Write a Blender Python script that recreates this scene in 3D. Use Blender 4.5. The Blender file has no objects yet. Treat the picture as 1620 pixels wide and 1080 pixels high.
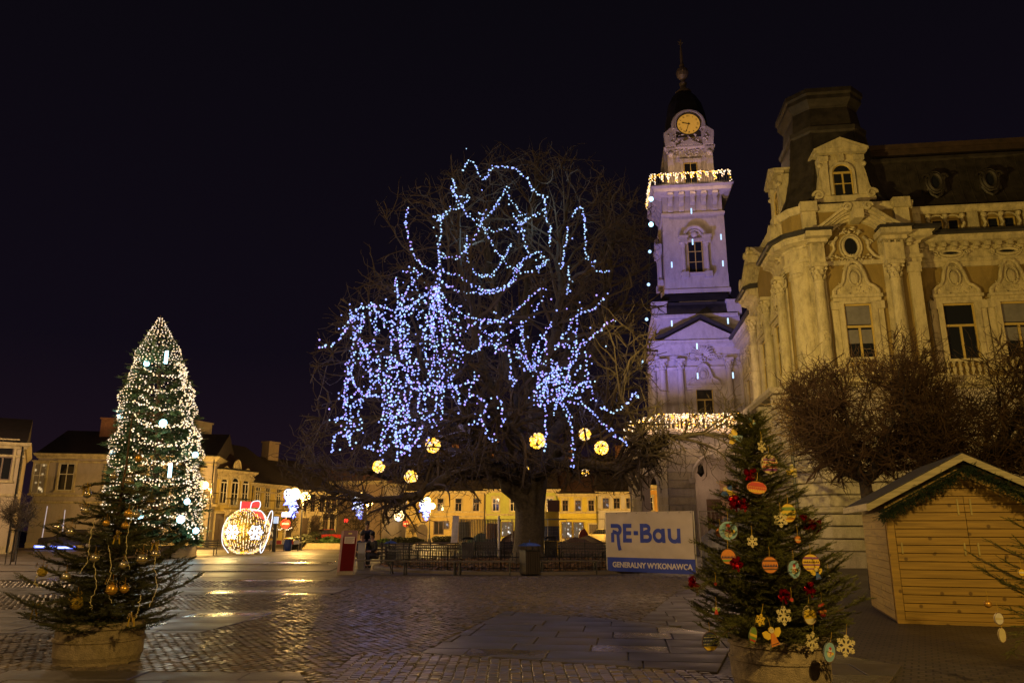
import bpy, math, random
import numpy as np
from mathutils import Vector, Matrix
R = math.radians
random.seed(7)
rng = np.random.default_rng(7)
sc = bpy.context.scene
col = sc.collection

# ------------------------------------------------------------------ camera
FOC = 1184.0                       # focal length in pixels of the 1620 px wide photograph
PITCH = math.atan(296 / FOC)
EYE = 1.5
cam_data = bpy.data.cameras.new("camera")
cam_data.sensor_width = 36.0
cam_data.lens = FOC / 1620 * 36.0
cam_data.clip_start = 0.1
cam_data.clip_end = 2000
cam = bpy.data.objects.new("camera", cam_data)
col.objects.link(cam)
cam.location = (0, 0, EYE)
cam.rotation_euler = (R(90) + PITCH, 0, 0)
sc.camera = cam

# ------------------------------------------------------------------ world: night sky with a faint town glow
world = bpy.data.worlds.new("World")
sc.world = world
world.use_nodes = True
wn, wl = world.node_tree.nodes, world.node_tree.links
wn.clear()
wout = wn.new("ShaderNodeOutputWorld")
wbg = wn.new("ShaderNodeBackground")
wsky = wn.new("ShaderNodeTexSky")
wsky.sky_type = 'NISHITA'
wsky.sun_disc = False
wsky.sun_elevation = R(-8)
wsky.sun_rotation = R(200)
wgeo = wn.new("ShaderNodeTexCoord")
wsep = wn.new("ShaderNodeSeparateXYZ")
wramp = wn.new("ShaderNodeValToRGB")
wramp.color_ramp.elements[0].position = 0.0
wramp.color_ramp.elements[0].color = (0.0125, 0.0062, 0.0110, 1)
e = wramp.color_ramp.elements.new(0.22); e.color = (0.0050, 0.0033, 0.0072, 1)
wramp.color_ramp.elements[-1].position = 0.65
wramp.color_ramp.elements[-1].color = (0.0030, 0.0024, 0.0042, 1)
wbg2 = wn.new("ShaderNodeBackground")
wadd = wn.new("ShaderNodeAddShader")
wl.new(wsky.outputs[0], wbg.inputs[0]); wbg.inputs[1].default_value = 0.01
wl.new(wgeo.outputs['Generated'], wsep.inputs[0])
wl.new(wsep.outputs[2], wramp.inputs[0])
wl.new(wramp.outputs[0], wbg2.inputs[0]); wbg2.inputs[1].default_value = 1.0
wl.new(wbg.outputs[0], wadd.inputs[0]); wl.new(wbg2.outputs[0], wadd.inputs[1])
wl.new(wadd.outputs[0], wout.inputs[0])

sc.view_settings.view_transform = 'Standard'
sc.view_settings.look = 'None'
sc.view_settings.gamma = 1
sc.view_settings.exposure = 0
sc.view_settings.use_curve_mapping = False
try:
    sc.cycles.use_denoising = True
    sc.cycles.max_bounces = 5
    sc.cycles.diffuse_bounces = 2
    sc.cycles.glossy_bounces = 2
    sc.cycles.transmission_bounces = 3
    sc.cycles.transparent_max_bounces = 6
    sc.cycles.sample_clamp_indirect = 2.0
    sc.cycles.sample_clamp_direct = 0.0
    sc.cycles.caustics_reflective = False
    sc.cycles.caustics_refractive = False
except Exception:
    pass

# ------------------------------------------------------------------ lamps of the place (sodium street lighting, tower projectors), added unseen floods
SODIUM = (1.0, 0.56, 0.14)
WARM = (1.0, 0.66, 0.30)
def lamp(name, loc, power, color, radius=0.25):
    l = bpy.data.lights.new(name, 'POINT')
    l.energy = power; l.color = color; l.shadow_soft_size = radius
    o = bpy.data.objects.new(name, l); o.location = loc; col.objects.link(o)
    return o
def flood(name, loc, target, power, color, size=60, radius=0.3, blend=0.6):
    l = bpy.data.lights.new(name, 'SPOT')
    l.energy = power; l.color = color; l.shadow_soft_size = radius
    l.spot_size = R(size); l.spot_blend = blend
    o = bpy.data.objects.new(name, l); o.location = loc
    o.rotation_euler = (Vector(target) - Vector(loc)).to_track_quat('-Z', 'Y').to_euler()
    col.objects.link(o)
    return o
# street lamps that stand outside the picture, and two added floods
lamp("street_light_behind_camera", (4.5, -1.5, 7.0), 3500, (1, .62, .15), .25)
lamp("street_light_left_behind", (-9.5, 1.5, 7.0), 1150, (1, .62, .24), .25)
lamp("street_light_hut_side", (17.5, 15.5, 7.0), 700, SODIUM, .25)
lamp("street_light_hall_corner", (27, 24, 8.0), 700, (1, .62, .18), .25)
flood("facade_added_flood", (-1.0, 17.0, 6.2), (18.0, 32, 10.5), 12000, (1, .69, .17), 62, .12)  # added unseen flood inside the view, rakes the facade for relief
lamp("street_light_corner_house", (-30, 37, 7.0), 3800, (1, .62, .30), .25)
flood("square_added_flood", (-3, 2, 8.5), (2.0, 28, 7.0), 6500, (1, .64, .34), 66, .3)  # added unseen flood, brightens the banner and the bare tree
lamp("street_light_left_edge", (-24, 27, 8.0), 4200, (1, .60, .27), .25)
lamp("street_light_far_left", (-44, 50, 8.0), 8000, (1, .60, .28), .25)
# projectors aimed at the tower
flood("tower_projector_violet", (3.5, 39.5, 5.0), (12.7, 51, 18.5), 15000, (.24, .21, 1.0), 44, .3)
flood("tower_projector_warm", (6.0, 33.0, 4.0), (14, 51, 16), 3000, (1, .68, .48), 56, .3)
flood("tower_top_projector", (8, 36, 3.0), (15.0, 51.5, 29), 5500, (1, .62, .28), 22, .3)

# ------------------------------------------------------------------ finding places: pixel of the 1620x1080 photograph -> point of the world
_F = np.array([0, math.cos(PITCH), math.sin(PITCH)])
_U = np.array([0, -math.sin(PITCH), math.cos(PITCH)])
def _ray(px, py):
    return (px - 810) / FOC * np.array([1., 0, 0]) + _F + (540 - py) / FOC * _U
def gr(px, py, z=0.0):             # point on the level z
    d = _ray(px, py); t = (z - EYE) / d[2]
    return np.array([0, 0, EYE]) + d * t
def at(px, py, Y):                 # point at the distance Y
    d = _ray(px, py); t = Y / d[1]
    return np.array([0, 0, EYE]) + d * t
def pix(P):                        # world points (n,3) -> photograph pixels
    P = np.atleast_2d(P) - np.array([0, 0, EYE])
    w = P @ _F
    return 810 + FOC * P[:, 0] / w, 540 - FOC * (P @ _U) / w
def inpoly(x, y, poly):
    x = np.asarray(x); y = np.asarray(y)
    c = np.zeros(x.shape, bool)
    n = len(poly)
    for i in range(n):
        x0, y0 = poly[i]; x1, y1 = poly[(i + 1) % n]
        if y0 == y1: continue
        k = ((y0 > y) != (y1 > y)) & (x < (x1 - x0) * (y - y0) / (y1 - y0) + x0)
        c ^= k
    return c

# ------------------------------------------------------------------ mesh collector
class G:
    def __init__(s): s.v = []; s.f = []; s.n = 0
    def add(s, V, Fs, m=0):        # V (n,3), Fs list of faces (lists or a 2-d array)
        V = np.asarray(V, float).reshape(-1, 3)
        if isinstance(Fs, np.ndarray): s.f.append((Fs + s.n, m))
        else:
            by = {}
            for f in Fs: by.setdefault(len(f), []).append(f)
            for k, L in by.items(): s.f.append((np.array(L, int) + s.n, m))
        s.v.append(V); s.n += len(V); return s
    def box(s, x0, x1, y0, y1, z0, z1, m=0):
        V = [(x0, y0, z0), (x1, y0, z0), (x1, y1, z0), (x0, y1, z0), (x0, y0, z1), (x1, y0, z1), (x1, y1, z1), (x0, y1, z1)]
        return s.add(V, [(0, 3, 2, 1), (4, 5, 6, 7), (0, 1, 5, 4), (1, 2, 6, 5), (2, 3, 7, 6), (3, 0, 4, 7)], m)
    def cbox(s, c, sz, m=0, rot=None):
        h = np.array(sz) / 2
        V = np.array([(-1, -1, -1), (1, -1, -1), (1, 1, -1), (-1, 1, -1), (-1, -1, 1), (1, -1, 1), (1, 1, 1), (-1, 1, 1)]) * h
        if rot is not None: V = V @ np.array(rot).T
        return s.add(V + np.array(c), [(0, 3, 2, 1), (4, 5, 6, 7), (0, 1, 5, 4), (1, 2, 6, 5), (2, 3, 7, 6), (3, 0, 4, 7)], m)
    def prism(s, pts, z0, z1, m=0, axis='z', top=None):
        # polygon in two axes pulled along the third; top = other polygon for the far end
        n = len(pts); top = top or pts
        def P(a, b, c):
            return {'z': (a, b, c), 'y': (a, c, b), 'x': (c, a, b)}[axis]
        V = [P(a, b, z0) for a, b in pts] + [P(a, b, z1) for a, b in top]
        Fs = [tuple(range(n - 1, -1, -1)), tuple(range(n, 2 * n))] + [(i, (i + 1) % n, n + (i + 1) % n, n + i) for i in range(n)]
        if axis == 'y': Fs = [f[::-1] for f in Fs]
        return s.add(V, Fs, m)
    def lathe(s, prof, k=16, c=(0, 0, 0), m=0, a0=0.0, a1=2 * math.pi, axis='z'):
        full = abs(a1 - a0 - 2 * math.pi) < 1e-6
        ks = k if full else k + 1
        an = a0 + (a1 - a0) * np.arange(ks) / k
        V = []
        for r, z in prof:
            for a in an:
                q = (r * math.cos(a), r * math.sin(a), z)
                if axis == 'y': q = (q[0], q[2], q[1])
                if axis == 'x': q = (q[2], q[0], q[1])
                V.append((q[0] + c[0], q[1] + c[1], q[2] + c[2]))
        Fs = []
        for i in range(len(prof) - 1):
            for j in range(k):
                j2 = (j + 1) % ks
                Fs.append((i * ks + j, i * ks + j2, (i + 1) * ks + j2, (i + 1) * ks + j))
        if full:
            if prof[0][0] > 1e-4: Fs.append(tuple(range(k - 1, -1, -1)))
            if prof[-1][0] > 1e-4: Fs.append(tuple((len(prof) - 1) * ks + j for j in range(k)))
        if axis == 'y': Fs = [f[::-1] for f in Fs]
        return s.add(V, Fs, m)
    def tube(s, pts, r, k=6, m=0, closed=False):
        pts = np.asarray(pts, float); n = len(pts)
        r = np.broadcast_to(np.asarray(r, float), (n,))
        T = np.gradient(pts, axis=0) if not closed else np.roll(pts, -1, 0) - np.roll(pts, 1, 0)
        T = T / (np.linalg.norm(T, axis=1, keepdims=True) + 1e-9)
        a = np.array([0, 0, 1.]) if abs(T[0][2]) < .9 else np.array([1., 0, 0])
        U = np.cross(T[0], a); U /= np.linalg.norm(U)
        V = []
        for i in range(n):
            U = U - T[i] * (U @ T[i]); U /= np.linalg.norm(U) + 1e-9
            W = np.cross(T[i], U)
            for j in range(k):
                t = 2 * math.pi * j / k
                V.append(pts[i] + r[i] * (math.cos(t) * U + math.sin(t) * W))
        Fs = []
        for i in range(n - 1 if not closed else n):
            i2 = (i + 1) % n
            for j in range(k):
                Fs.append((i * k + j, i * k + (j + 1) % k, i2 * k + (j + 1) % k, i2 * k + j))
        if not closed: Fs += [tuple(range(k - 1, -1, -1)), tuple((n - 1) * k + j for j in range(k))]
        return s.add(V, Fs, m)
    def sphere(s, c, r, k=10, h=6, m=0, sc_=(1, 1, 1)):
        prof = [(max(1e-5, math.sin(math.pi * i / h)) * 1.0, -math.cos(math.pi * i / h)) for i in range(h + 1)]
        g = G(); g.lathe(prof, k)
        V = np.concatenate(g.v) * np.array(sc_) * r + np.array(c)
        for f, mm in g.f: s.f.append((f + s.n, m))
        s.v.append(V); s.n += len(V); return s
    def segs(s, P0, P1, r0, r1, k=3, m=0):     # many tapered sticks at once
        P0 = np.asarray(P0, float); P1 = np.asarray(P1, float); n = len(P0)
        if n == 0: return s
        D = P1 - P0; D /= (np.linalg.norm(D, axis=1, keepdims=True) + 1e-9)
        A = np.where(np.abs(D[:, 2:3]) < .9, np.array([[0, 0, 1.]]), np.array([[1., 0, 0]]))
        U = np.cross(D, A); U /= np.linalg.norm(U, axis=1, keepdims=True); W = np.cross(D, U)
        t = 2 * np.pi * np.arange(k) / k
        C = np.cos(t)[None, :, None] * U[:, None] + np.sin(t)[None, :, None] * W[:, None]
        r0 = np.broadcast_to(r0, (n,)); r1 = np.broadcast_to(r1, (n,))
        V = np.concatenate([P0[:, None] + C * r0[:, None, None], P1[:, None] + C * r1[:, None, None]], 1)
        j = np.arange(k); j2 = (j + 1) % k
        Fq = np.stack([j, j2, j2 + k, j + k], 1)
        Fa = (np.arange(n) * 2 * k)[:, None, None] + Fq[None]
        return s.add(V.reshape(-1, 3), Fa.reshape(-1, 4), m)
    def inst(s, tv, tf, M, T, m=0):            # template verts (n,3), faces (f,k); M (N,3,3), T (N,3)
        V = np.einsum('nij,vj->nvi', M, tv) + T[:, None]
        Fa = (np.arange(len(T)) * len(tv))[:, None, None] + tf[None]
        return s.add(V.reshape(-1, 3), Fa.reshape(-1, tf.shape[1]), m)
    def xf(s, M, t=(0, 0, 0)):
        s.v = [v @ np.array(M).T + np.array(t) for v in s.v]; return s
    def join(s, g, m=None):
        for f, mm in g.f: s.f.append((f + s.n, mm if m is None else m))
        s.v += g.v; s.n += g.n; return s
    def mesh(s, name, mats, smooth=False):
        me = bpy.data.meshes.new(name)
        if s.n:
            V = np.concatenate(s.v)
            me.vertices.add(len(V)); me.vertices.foreach_set('co', V.astype(np.float32).ravel())
            tot = sum(f.size for f, _ in s.f); nf = sum(len(f) for f, _ in s.f)
            me.loops.add(tot); me.polygons.add(nf)
            me.loops.foreach_set('vertex_index', np.concatenate([f.ravel() for f, _ in s.f]).astype(np.int32))
            lt = np.concatenate([np.full(len(f), f.shape[1]) for f, _ in s.f])
            me.polygons.foreach_set('loop_start', np.concatenate([[0], np.cumsum(lt)[:-1]]).astype(np.int32))
            try: me.polygons.foreach_set('loop_total', lt.astype(np.int32))
            except Exception: pass
            me.polygons.foreach_set('material_index', np.concatenate([np.full(len(f), m) for f, m in s.f]).astype(np.int32))
            me.update(calc_edges=True)
            me.polygons.foreach_set('use_smooth', np.full(nf, smooth, dtype=bool))
        for m in (mats if isinstance(mats, (list, tuple)) else [mats]): me.materials.append(m)
        return me

def rotz(a):
    c, s_ = math.cos(a), math.sin(a)
    return np.array([[c, -s_, 0], [s_, c, 0], [0, 0, 1]])
def roty(a):
    c, s_ = math.cos(a), math.sin(a)
    return np.array([[c, 0, s_], [0, 1, 0], [-s_, 0, c]])
def rotx(a):
    c, s_ = math.cos(a), math.sin(a)
    return np.array([[1, 0, 0], [0, c, -s_], [0, s_, c]])

def thing(name, label, cat, loc=(0, 0, 0), rz=0.0, group=None):
    o = bpy.data.objects.new(name, None); o.empty_display_size = .1
    col.objects.link(o); o.location = tuple(loc); o.rotation_euler = (0, 0, rz)
    o['label'] = label; o['category'] = cat
    if group: o['group'] = group
    return o
def part(parent, name, geo, mats, loc=(0, 0, 0), rot=(0, 0, 0), label=None, kind=None, smooth=False, scale=None):
    me = geo if isinstance(geo, bpy.types.Mesh) else geo.mesh(name, mats, smooth)
    o = bpy.data.objects.new(name, me); col.objects.link(o)
    o.location = tuple(loc); o.rotation_euler = tuple(rot)
    if scale is not None: o.scale = scale
    if parent is not None: o.parent = parent
    if label: o['label'] = label
    if kind: o['kind'] = kind
    return o
def single(name, geo, mats, label, cat, group=None, loc=(0, 0, 0), rot=(0, 0, 0), smooth=False, kind=None):
    o = part(None, name, geo, mats, loc, rot, smooth=smooth)
    o['label'] = label; o['category'] = cat
    if group: o['group'] = group
    if kind: o['kind'] = kind
    return o
def struct(name, geo, mats, loc=(0, 0, 0), kind='structure'):
    o = part(None, name, geo, mats, loc); o['kind'] = kind
    return o
def copy_tree(o, parent=None):
    c = o.copy(); col.objects.link(c)
    if parent is not None: c.parent = parent
    for ch in list(o.children): copy_tree(ch, c)
    return c

# ------------------------------------------------------------------ materials
def mat(name, c, rough=.7, metal=0., var=.25, scale=6., bump=0., bscale=30., spec=None, c2=None, coat=0.0, detail=4, alpha=None):
    m = bpy.data.materials.new(name); m.use_nodes = True
    n, l = m.node_tree.nodes, m.node_tree.links
    b = n['Principled BSDF']
    b.inputs['Roughness'].default_value = rough; b.inputs['Metallic'].default_value = metal
    if spec is not None: b.inputs['Specular IOR Level'].default_value = spec
    if coat: b.inputs['Coat Weight'].default_value = coat
    tc = n.new('ShaderNodeTexCoord')
    if var > 0 or c2:
        no = n.new('ShaderNodeTexNoise'); no.inputs['Scale'].default_value = scale; no.inputs['Detail'].default_value = detail
        no.inputs['Roughness'].default_value = .65
        l.new(tc.outputs['Object'], no.inputs['Vector'])
        rp = n.new('ShaderNodeValToRGB')
        d = c2 or tuple(x * (1 - var) for x in c)
        rp.color_ramp.elements[0].color = (*d, 1); rp.color_ramp.elements[0].position = .32
        rp.color_ramp.elements[1].color = (*[min(1, x * (1 + (0 if c2 else var * .35))) for x in c], 1); rp.color_ramp.elements[1].position = .68
        l.new(no.outputs['Fac'], rp.inputs[0]); l.new(rp.outputs[0], b.inputs['Base Color'])
    else: b.inputs['Base Color'].default_value = (*c, 1)
    if bump > 0:
        nb = n.new('ShaderNodeTexNoise'); nb.inputs['Scale'].default_value = bscale; nb.inputs['Detail'].default_value = 5
        l.new(tc.outputs['Object'], nb.inputs['Vector'])
        bp = n.new('ShaderNodeBump'); bp.inputs['Strength'].default_value = bump; bp.inputs['Distance'].default_value = .02
        l.new(nb.outputs['Fac'], bp.inputs['Height']); l.new(bp.outputs[0], b.inputs['Normal'])
    if alpha is not None: b.inputs['Alpha'].default_value = alpha
    return m
def glow(name, c, strength, sample=False):
    m = bpy.data.materials.new(name); m.use_nodes = True
    b = m.node_tree.nodes['Principled BSDF']
    b.inputs['Base Color'].default_value = (*[x * .5 for x in c], 1)
    b.inputs['Emission Color'].default_value = (*c, 1); b.inputs['Emission Strength'].default_value = strength
    if not sample:
        try: m.cycles.emission_sampling = 'NONE'
        except Exception: pass
    return m
M = {}
def stone(name, c, rough=.85, dirt=.5, bump=.35):
    dirt *= .62
    # weathered render: broad stains and fine grain
    m = bpy.data.materials.new(name); m.use_nodes = True
    n, l = m.node_tree.nodes, m.node_tree.links; b = n['Principled BSDF']
    b.inputs['Roughness'].default_value = rough
    tc = n.new('ShaderNodeTexCoord')
    mp = n.new('ShaderNodeMapping'); mp.inputs['Scale'].default_value = (1, 1, .35)
    l.new(tc.outputs['Object'], mp.inputs['Vector'])
    n1 = n.new('ShaderNodeTexNoise'); n1.inputs['Scale'].default_value = 3.4; n1.inputs['Detail'].default_value = 7; n1.inputs['Roughness'].default_value = .7
    n2 = n.new('ShaderNodeTexNoise'); n2.inputs['Scale'].default_value = 22; n2.inputs['Detail'].default_value = 8
    l.new(mp.outputs[0], n1.inputs['Vector']); l.new(tc.outputs['Object'], n2.inputs['Vector'])
    rp = n.new('ShaderNodeValToRGB')
    rp.color_ramp.elements[0].position = .34; rp.color_ramp.elements[0].color = (*[x * (1 - dirt) for x in c], 1)
    rp.color_ramp.elements[1].position = .56; rp.color_ramp.elements[1].color = (*c, 1)
    l.new(n1.outputs['Fac'], rp.inputs[0])
    mx = n.new('ShaderNodeMixRGB'); mx.blend_type = 'MULTIPLY'; mx.inputs[0].default_value = .45
    l.new(rp.outputs[0], mx.inputs[1]); l.new(n2.outputs['Fac'], mx.inputs[2]); l.new(mx.outputs[0], b.inputs['Base Color'])
    bp = n.new('ShaderNodeBump'); bp.inputs['Strength'].default_value = bump; bp.inputs['Distance'].default_value = .03
    l.new(n2.outputs['Fac'], bp.inputs['Height']); l.new(bp.outputs[0], b.inputs['Normal'])
    return m
def timber(name, c, rough=.6, sx=(1.5, 1.5, 30)):
    m = bpy.data.materials.new(name); m.use_nodes = True
    n, l = m.node_tree.nodes, m.node_tree.links; b = n['Principled BSDF']
    b.inputs['Roughness'].default_value = rough
    tc = n.new('ShaderNodeTexCoord'); mp = n.new('ShaderNodeMapping'); mp.inputs['Scale'].default_value = sx
    oi = n.new('ShaderNodeObjectInfo')
    ad = n.new('ShaderNodeVectorMath'); ad.operation = 'ADD'
    l.new(tc.outputs['Object'], mp.inputs['Vector']); l.new(mp.outputs[0], ad.inputs[0])
    cm = n.new('ShaderNodeCombineXYZ'); ml = n.new('ShaderNodeMath'); ml.operation = 'MULTIPLY'; ml.inputs[1].default_value = 40
    l.new(oi.outputs['Random'], ml.inputs[0]); l.new(ml.outputs[0], cm.inputs[0]); l.new(ml.outputs[0], cm.inputs[2]); l.new(cm.outputs[0], ad.inputs[1])
    n1 = n.new('ShaderNodeTexNoise'); n1.inputs['Scale'].default_value = 1.0; n1.inputs['Detail'].default_value = 6; n1.inputs['Distortion'].default_value = .6
    l.new(ad.outputs[0], n1.inputs['Vector'])
    rp = n.new('ShaderNodeValToRGB')
    rp.color_ramp.elements[0].position = .35; rp.color_ramp.elements[0].color = (*[x * .72 for x in c], 1)
    rp.color_ramp.elements[1].position = .62; rp.color_ramp.elements[1].color = (*[x * 1.08 for x in c], 1)
    l.new(n1.outputs['Fac'], rp.inputs[0])
    vo = n.new('ShaderNodeTexVoronoi'); vo.voronoi_dimensions = '2D'; vo.inputs['Scale'].default_value = 2.3; sp = n.new('ShaderNodeSeparateXYZ'); l.new(tc.outputs['Object'], sp.inputs[0]); su = n.new('ShaderNodeMath'); l.new(sp.outputs[0], su.inputs[0]); l.new(sp.outputs[1], su.inputs[1]); cb = n.new('ShaderNodeCombineXYZ'); l.new(su.outputs[0], cb.inputs[0]); l.new(sp.outputs[2], cb.inputs[1]); l.new(cb.outputs[0], vo.inputs['Vector'])
    kr = n.new('ShaderNodeValToRGB'); kr.color_ramp.elements[0].position = .05; kr.color_ramp.elements[0].color = (.25, .2, .15, 1)
    kr.color_ramp.elements[1].position = .085; kr.color_ramp.elements[1].color = (1, 1, 1, 1)
    l.new(vo.outputs['Distance'], kr.inputs[0])
    mx = n.new('ShaderNodeMixRGB'); mx.blend_type = 'MULTIPLY'; mx.inputs[0].default_value = .8
    l.new(rp.outputs[0], mx.inputs[1]); l.new(kr.outputs[0], mx.inputs[2]); l.new(mx.outputs[0], b.inputs['Base Color'])
    return m

M['cream'] = stone('cream_render', (.50, .42, .32))
M['cream_trim'] = stone('cream_trim', (.57, .48, .28), dirt=.75)
M['ochre'] = stone('ochre_render', (.29, .20, .055), dirt=.4)
M['rust_stone'] = stone('rusticated_stone', (.48, .41, .33), dirt=.55)
M['tower_stone'] = stone('tower_render', (.52, .45, .42), dirt=.4)
M['roof_metal'] = mat('roof_sheet', (.045, .036, .03), .55, .3, .55, 2.5, .3, 8)
M['roof_dark'] = mat('dark_roof_sheet', (.03, .027, .028), .5, .2, .4, 3)
M['rust_roof'] = mat('rusty_roof_sheet', (.055, .032, .022), .7, .1, .5, 3)
M['frame_yel'] = mat('yellow_window_frame', (.42, .30, .08), .5, var=.2)
M['glass'] = mat('window_glass', (.012, .013, .016), .06, 0, 0, spec=.7)
M['glass_grey'] = mat('curtained_glass', (.16, .15, .15), .25, 0, .2, 3)
M['black_iron'] = mat('black_iron', (.018, .018, .02), .45, .5, .2)
M['bark'] = mat('bark', (.055, .043, .032), .9, 0, .6, 9, .9, 14)
M['twig'] = mat('twig_bark', (.060, .043, .028), .85, 0, .4, 4)
M['twig2'] = mat('pollard_twig', (.085, .048, .018), .85, 0, .4, 3)
# ================================================================== TOWN HALL (local axes: x along the front, y into depth)
YAW = R(7)
HU = np.array([math.cos(YAW), -math.sin(YAW), 0]); HV = np.array([math.sin(YAW), math.cos(YAW), 0])
HO = at(1260, 500, 31.5); HO[2] = 0
hall = thing('town_hall', 'ornate cream and ochre town hall with mansard roofs and a tall clock tower', 'town hall', HO, -YAW)
def HP(u, v, z): return HO + HU * u + HV * v + np.array([0, 0, z])

def sweep(g, path, prof, m=0, closed=False):
    # carries a profile [(out, z)] along a plan path; outward is to the right of travel
    P = [np.array(p, float) for p in path]; n = len(P); rings = []
    for i in range(n):
        if closed: a, b = P[i] - P[i - 1], P[(i + 1) % n] - P[i]
        else:
            a = P[i] - P[i - 1] if i > 0 else P[1] - P[0]
            b = P[i + 1] - P[i] if i < n - 1 else P[-1] - P[-2]
        a /= np.linalg.norm(a); b /= np.linalg.norm(b)
        na, nb = np.array([a[1], -a[0]]), np.array([b[1], -b[0]])
        mt = na + nb; mt /= max(1e-6, mt @ mt) / 2
        rings.append([(P[i][0] + mt[0] * o, P[i][1] + mt[1] * o, z) for o, z in prof])
    k = len(prof); V = [p for r in rings for p in r]; Fs = []
    for i in range(n if closed else n - 1):
        j = (i + 1) % n
        for q in range(k - 1): Fs.append((i * k + q, i * k + q + 1, j * k + q + 1, j * k + q))
    if not closed: Fs += [tuple(range(k - 1, -1, -1)), tuple((n - 1) * k + q for q in range(k))]
    g.add(V, [f[::-1] for f in Fs], m)

def spiral(g, c, r, turns=1.6, tw=.05, m=0, flip=1, y=-.1):
    pts = [(c[0] + flip * r * (1 - t) * math.cos(t * turns * 6.283), y, c[1] + r * (1 - t) * math.sin(t * turns * 6.283)) for t in np.linspace(0, .88, 22)]
    g.tube(pts, tw, 5, m)
def leafy(g, n, x0, x1, z0, z1, y=-.08, s=.07, m=0, rs=random):
    for _ in range(n):
        x, z = rs.uniform(x0, x1), rs.uniform(z0, z1)
        a = rs.uniform(0, 3.14)
        V = np.array([(-1, 0, 0), (0, -.5, -.45), (1, 0, 0), (0, -.5, .45), (0, -.9, 0)]) * s * rs.uniform(.7, 1.6)
        V = V @ roty(a).T + (x, y, z)
        g.add(V, [(0, 1, 4), (1, 2, 4), (2, 3, 4), (3, 0, 4)], m)

def crown_geo(w, h, rs):
    # ogee gable over a window: back plate, moulded rim, cartouche, scrolls and leaves
    g = G()
    pr_ = [(-1, .0), (-.98, .14), (-.8, .25), (-.62, .30), (-.52, .42), (-.44, .64), (-.33, .84), (-.17, .96), (0, 1.0)]
    full = pr_ + [(-x, z) for x, z in pr_[:-1]][::-1]
    P = [(x * w / 2, z * h) for x, z in full]
    g.prism(P[::-1], -.10, .02, 0, axis='y')
    g.tube([(x, -.15, z) for x, z in P], .075, 6)
    g.tube([(x * .93, -.19, z + .05) for x, z in P], .04, 5)
    g.box(-w / 2 - .1, w / 2 + .1, -.28, .02, -.12, .02)
    g.box(-w / 2 - .04, w / 2 + .04, -.2, .02, -.3, -.12)
    g.sphere((0, -.12, h * .52), 1, 12, 8, 0, (w * .10, .10, h * .2))
    g.tube([(math.cos(t) * w * .13, -.17, h * .52 + math.sin(t) * h * .25) for t in np.linspace(0, 6.283, 20)], .035, 5)
    for s_ in (-1, 1):
        spiral(g, (s_ * w * .30, h * .2), h * .14, 1.6, .03, 0, s_)
        spiral(g, (s_ * w * .42, .12), h * .08, 1.4, .03, 0, s_)
        spiral(g, (s_ * w * .14, h * .82), h * .09, 1.4, .03, 0, -s_)
    leafy(g, 26, -w * .36, w * .36, .05, h * .38, -.1, .07, 0, rs)
    leafy(g, 12, -w * .2, w * .2, h * .3, h * .85, -.1, .06, 0, rs)
    return g
_wc = {}
def win_meshes(w, h, style):
    k = (round(w, 3), round(h, 3), style)
    if k in _wc: return _wc[k]
    f = G(); p = G(); b = .07 if w > .9 else .05
    arch = style.startswith('arch')
    if arch:
        r = w / 2; zs = h - r
        an = np.linspace(0, math.pi, 11)
        f.tube([(-w / 2, -.03, 0), (-w / 2, -.03, zs)] + [(-math.cos(a) * r, -.03, zs + math.sin(a) * r) for a in an] + [(w / 2, -.03, 0)], b, 4)
        p.prism([(-w / 2, 0), (w / 2, 0)] + [(math.cos(a) * r, zs + math.sin(a) * r) for a in an], -.02, 0, 0, axis='y')
        f.box(-w / 2, w / 2, -.06, 0, zs - .05, zs + .05); f.box(-.035, .035, -.055, 0, .05, zs)
        f.box(-w / 2, w / 2, -.05, 0, zs * .5 - .02, zs * .5 + .02)
    else:
        f.box(-w / 2, -w / 2 + b, -.06, 0, 0, h); f.box(w / 2 - b, w / 2, -.06, 0, 0, h)
        f.box(-w / 2 + b, w / 2 - b, -.06, 0, 0, b); f.box(-w / 2 + b, w / 2 - b, -.06, 0, h - b, h)
        p.box(-w / 2 + .02, w / 2 - .02, -.025, 0, .02, h - .02)
        if style in ('casement', 'curtain'):
            zt = h * .62
            f.box(-w / 2 + b, w / 2 - b, -.075, 0, zt - .05, zt + .05); f.box(-.045, .045, -.07, 0, b, zt - .05)
        elif style == 'cross':
            zt = h * .6
            f.box(-w / 2 + b, w / 2 - b, -.065, 0, zt - .035, zt + .035)
            f.box(-.03, .03, -.06, 0, b, zt - .035); f.box(-.03, .03, -.06, 0, zt + .035, h - b)
        elif style == 'six':
            for t in (.34, .67): f.box(-w / 2 + b, w / 2 - b, -.055, 0, h * t - .025, h * t + .025)
            f.box(-.03, .03, -.065, 0, b, h - b)
    r_ = (f, p); _wc[k] = r_; return r_
_mc = {}
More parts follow.
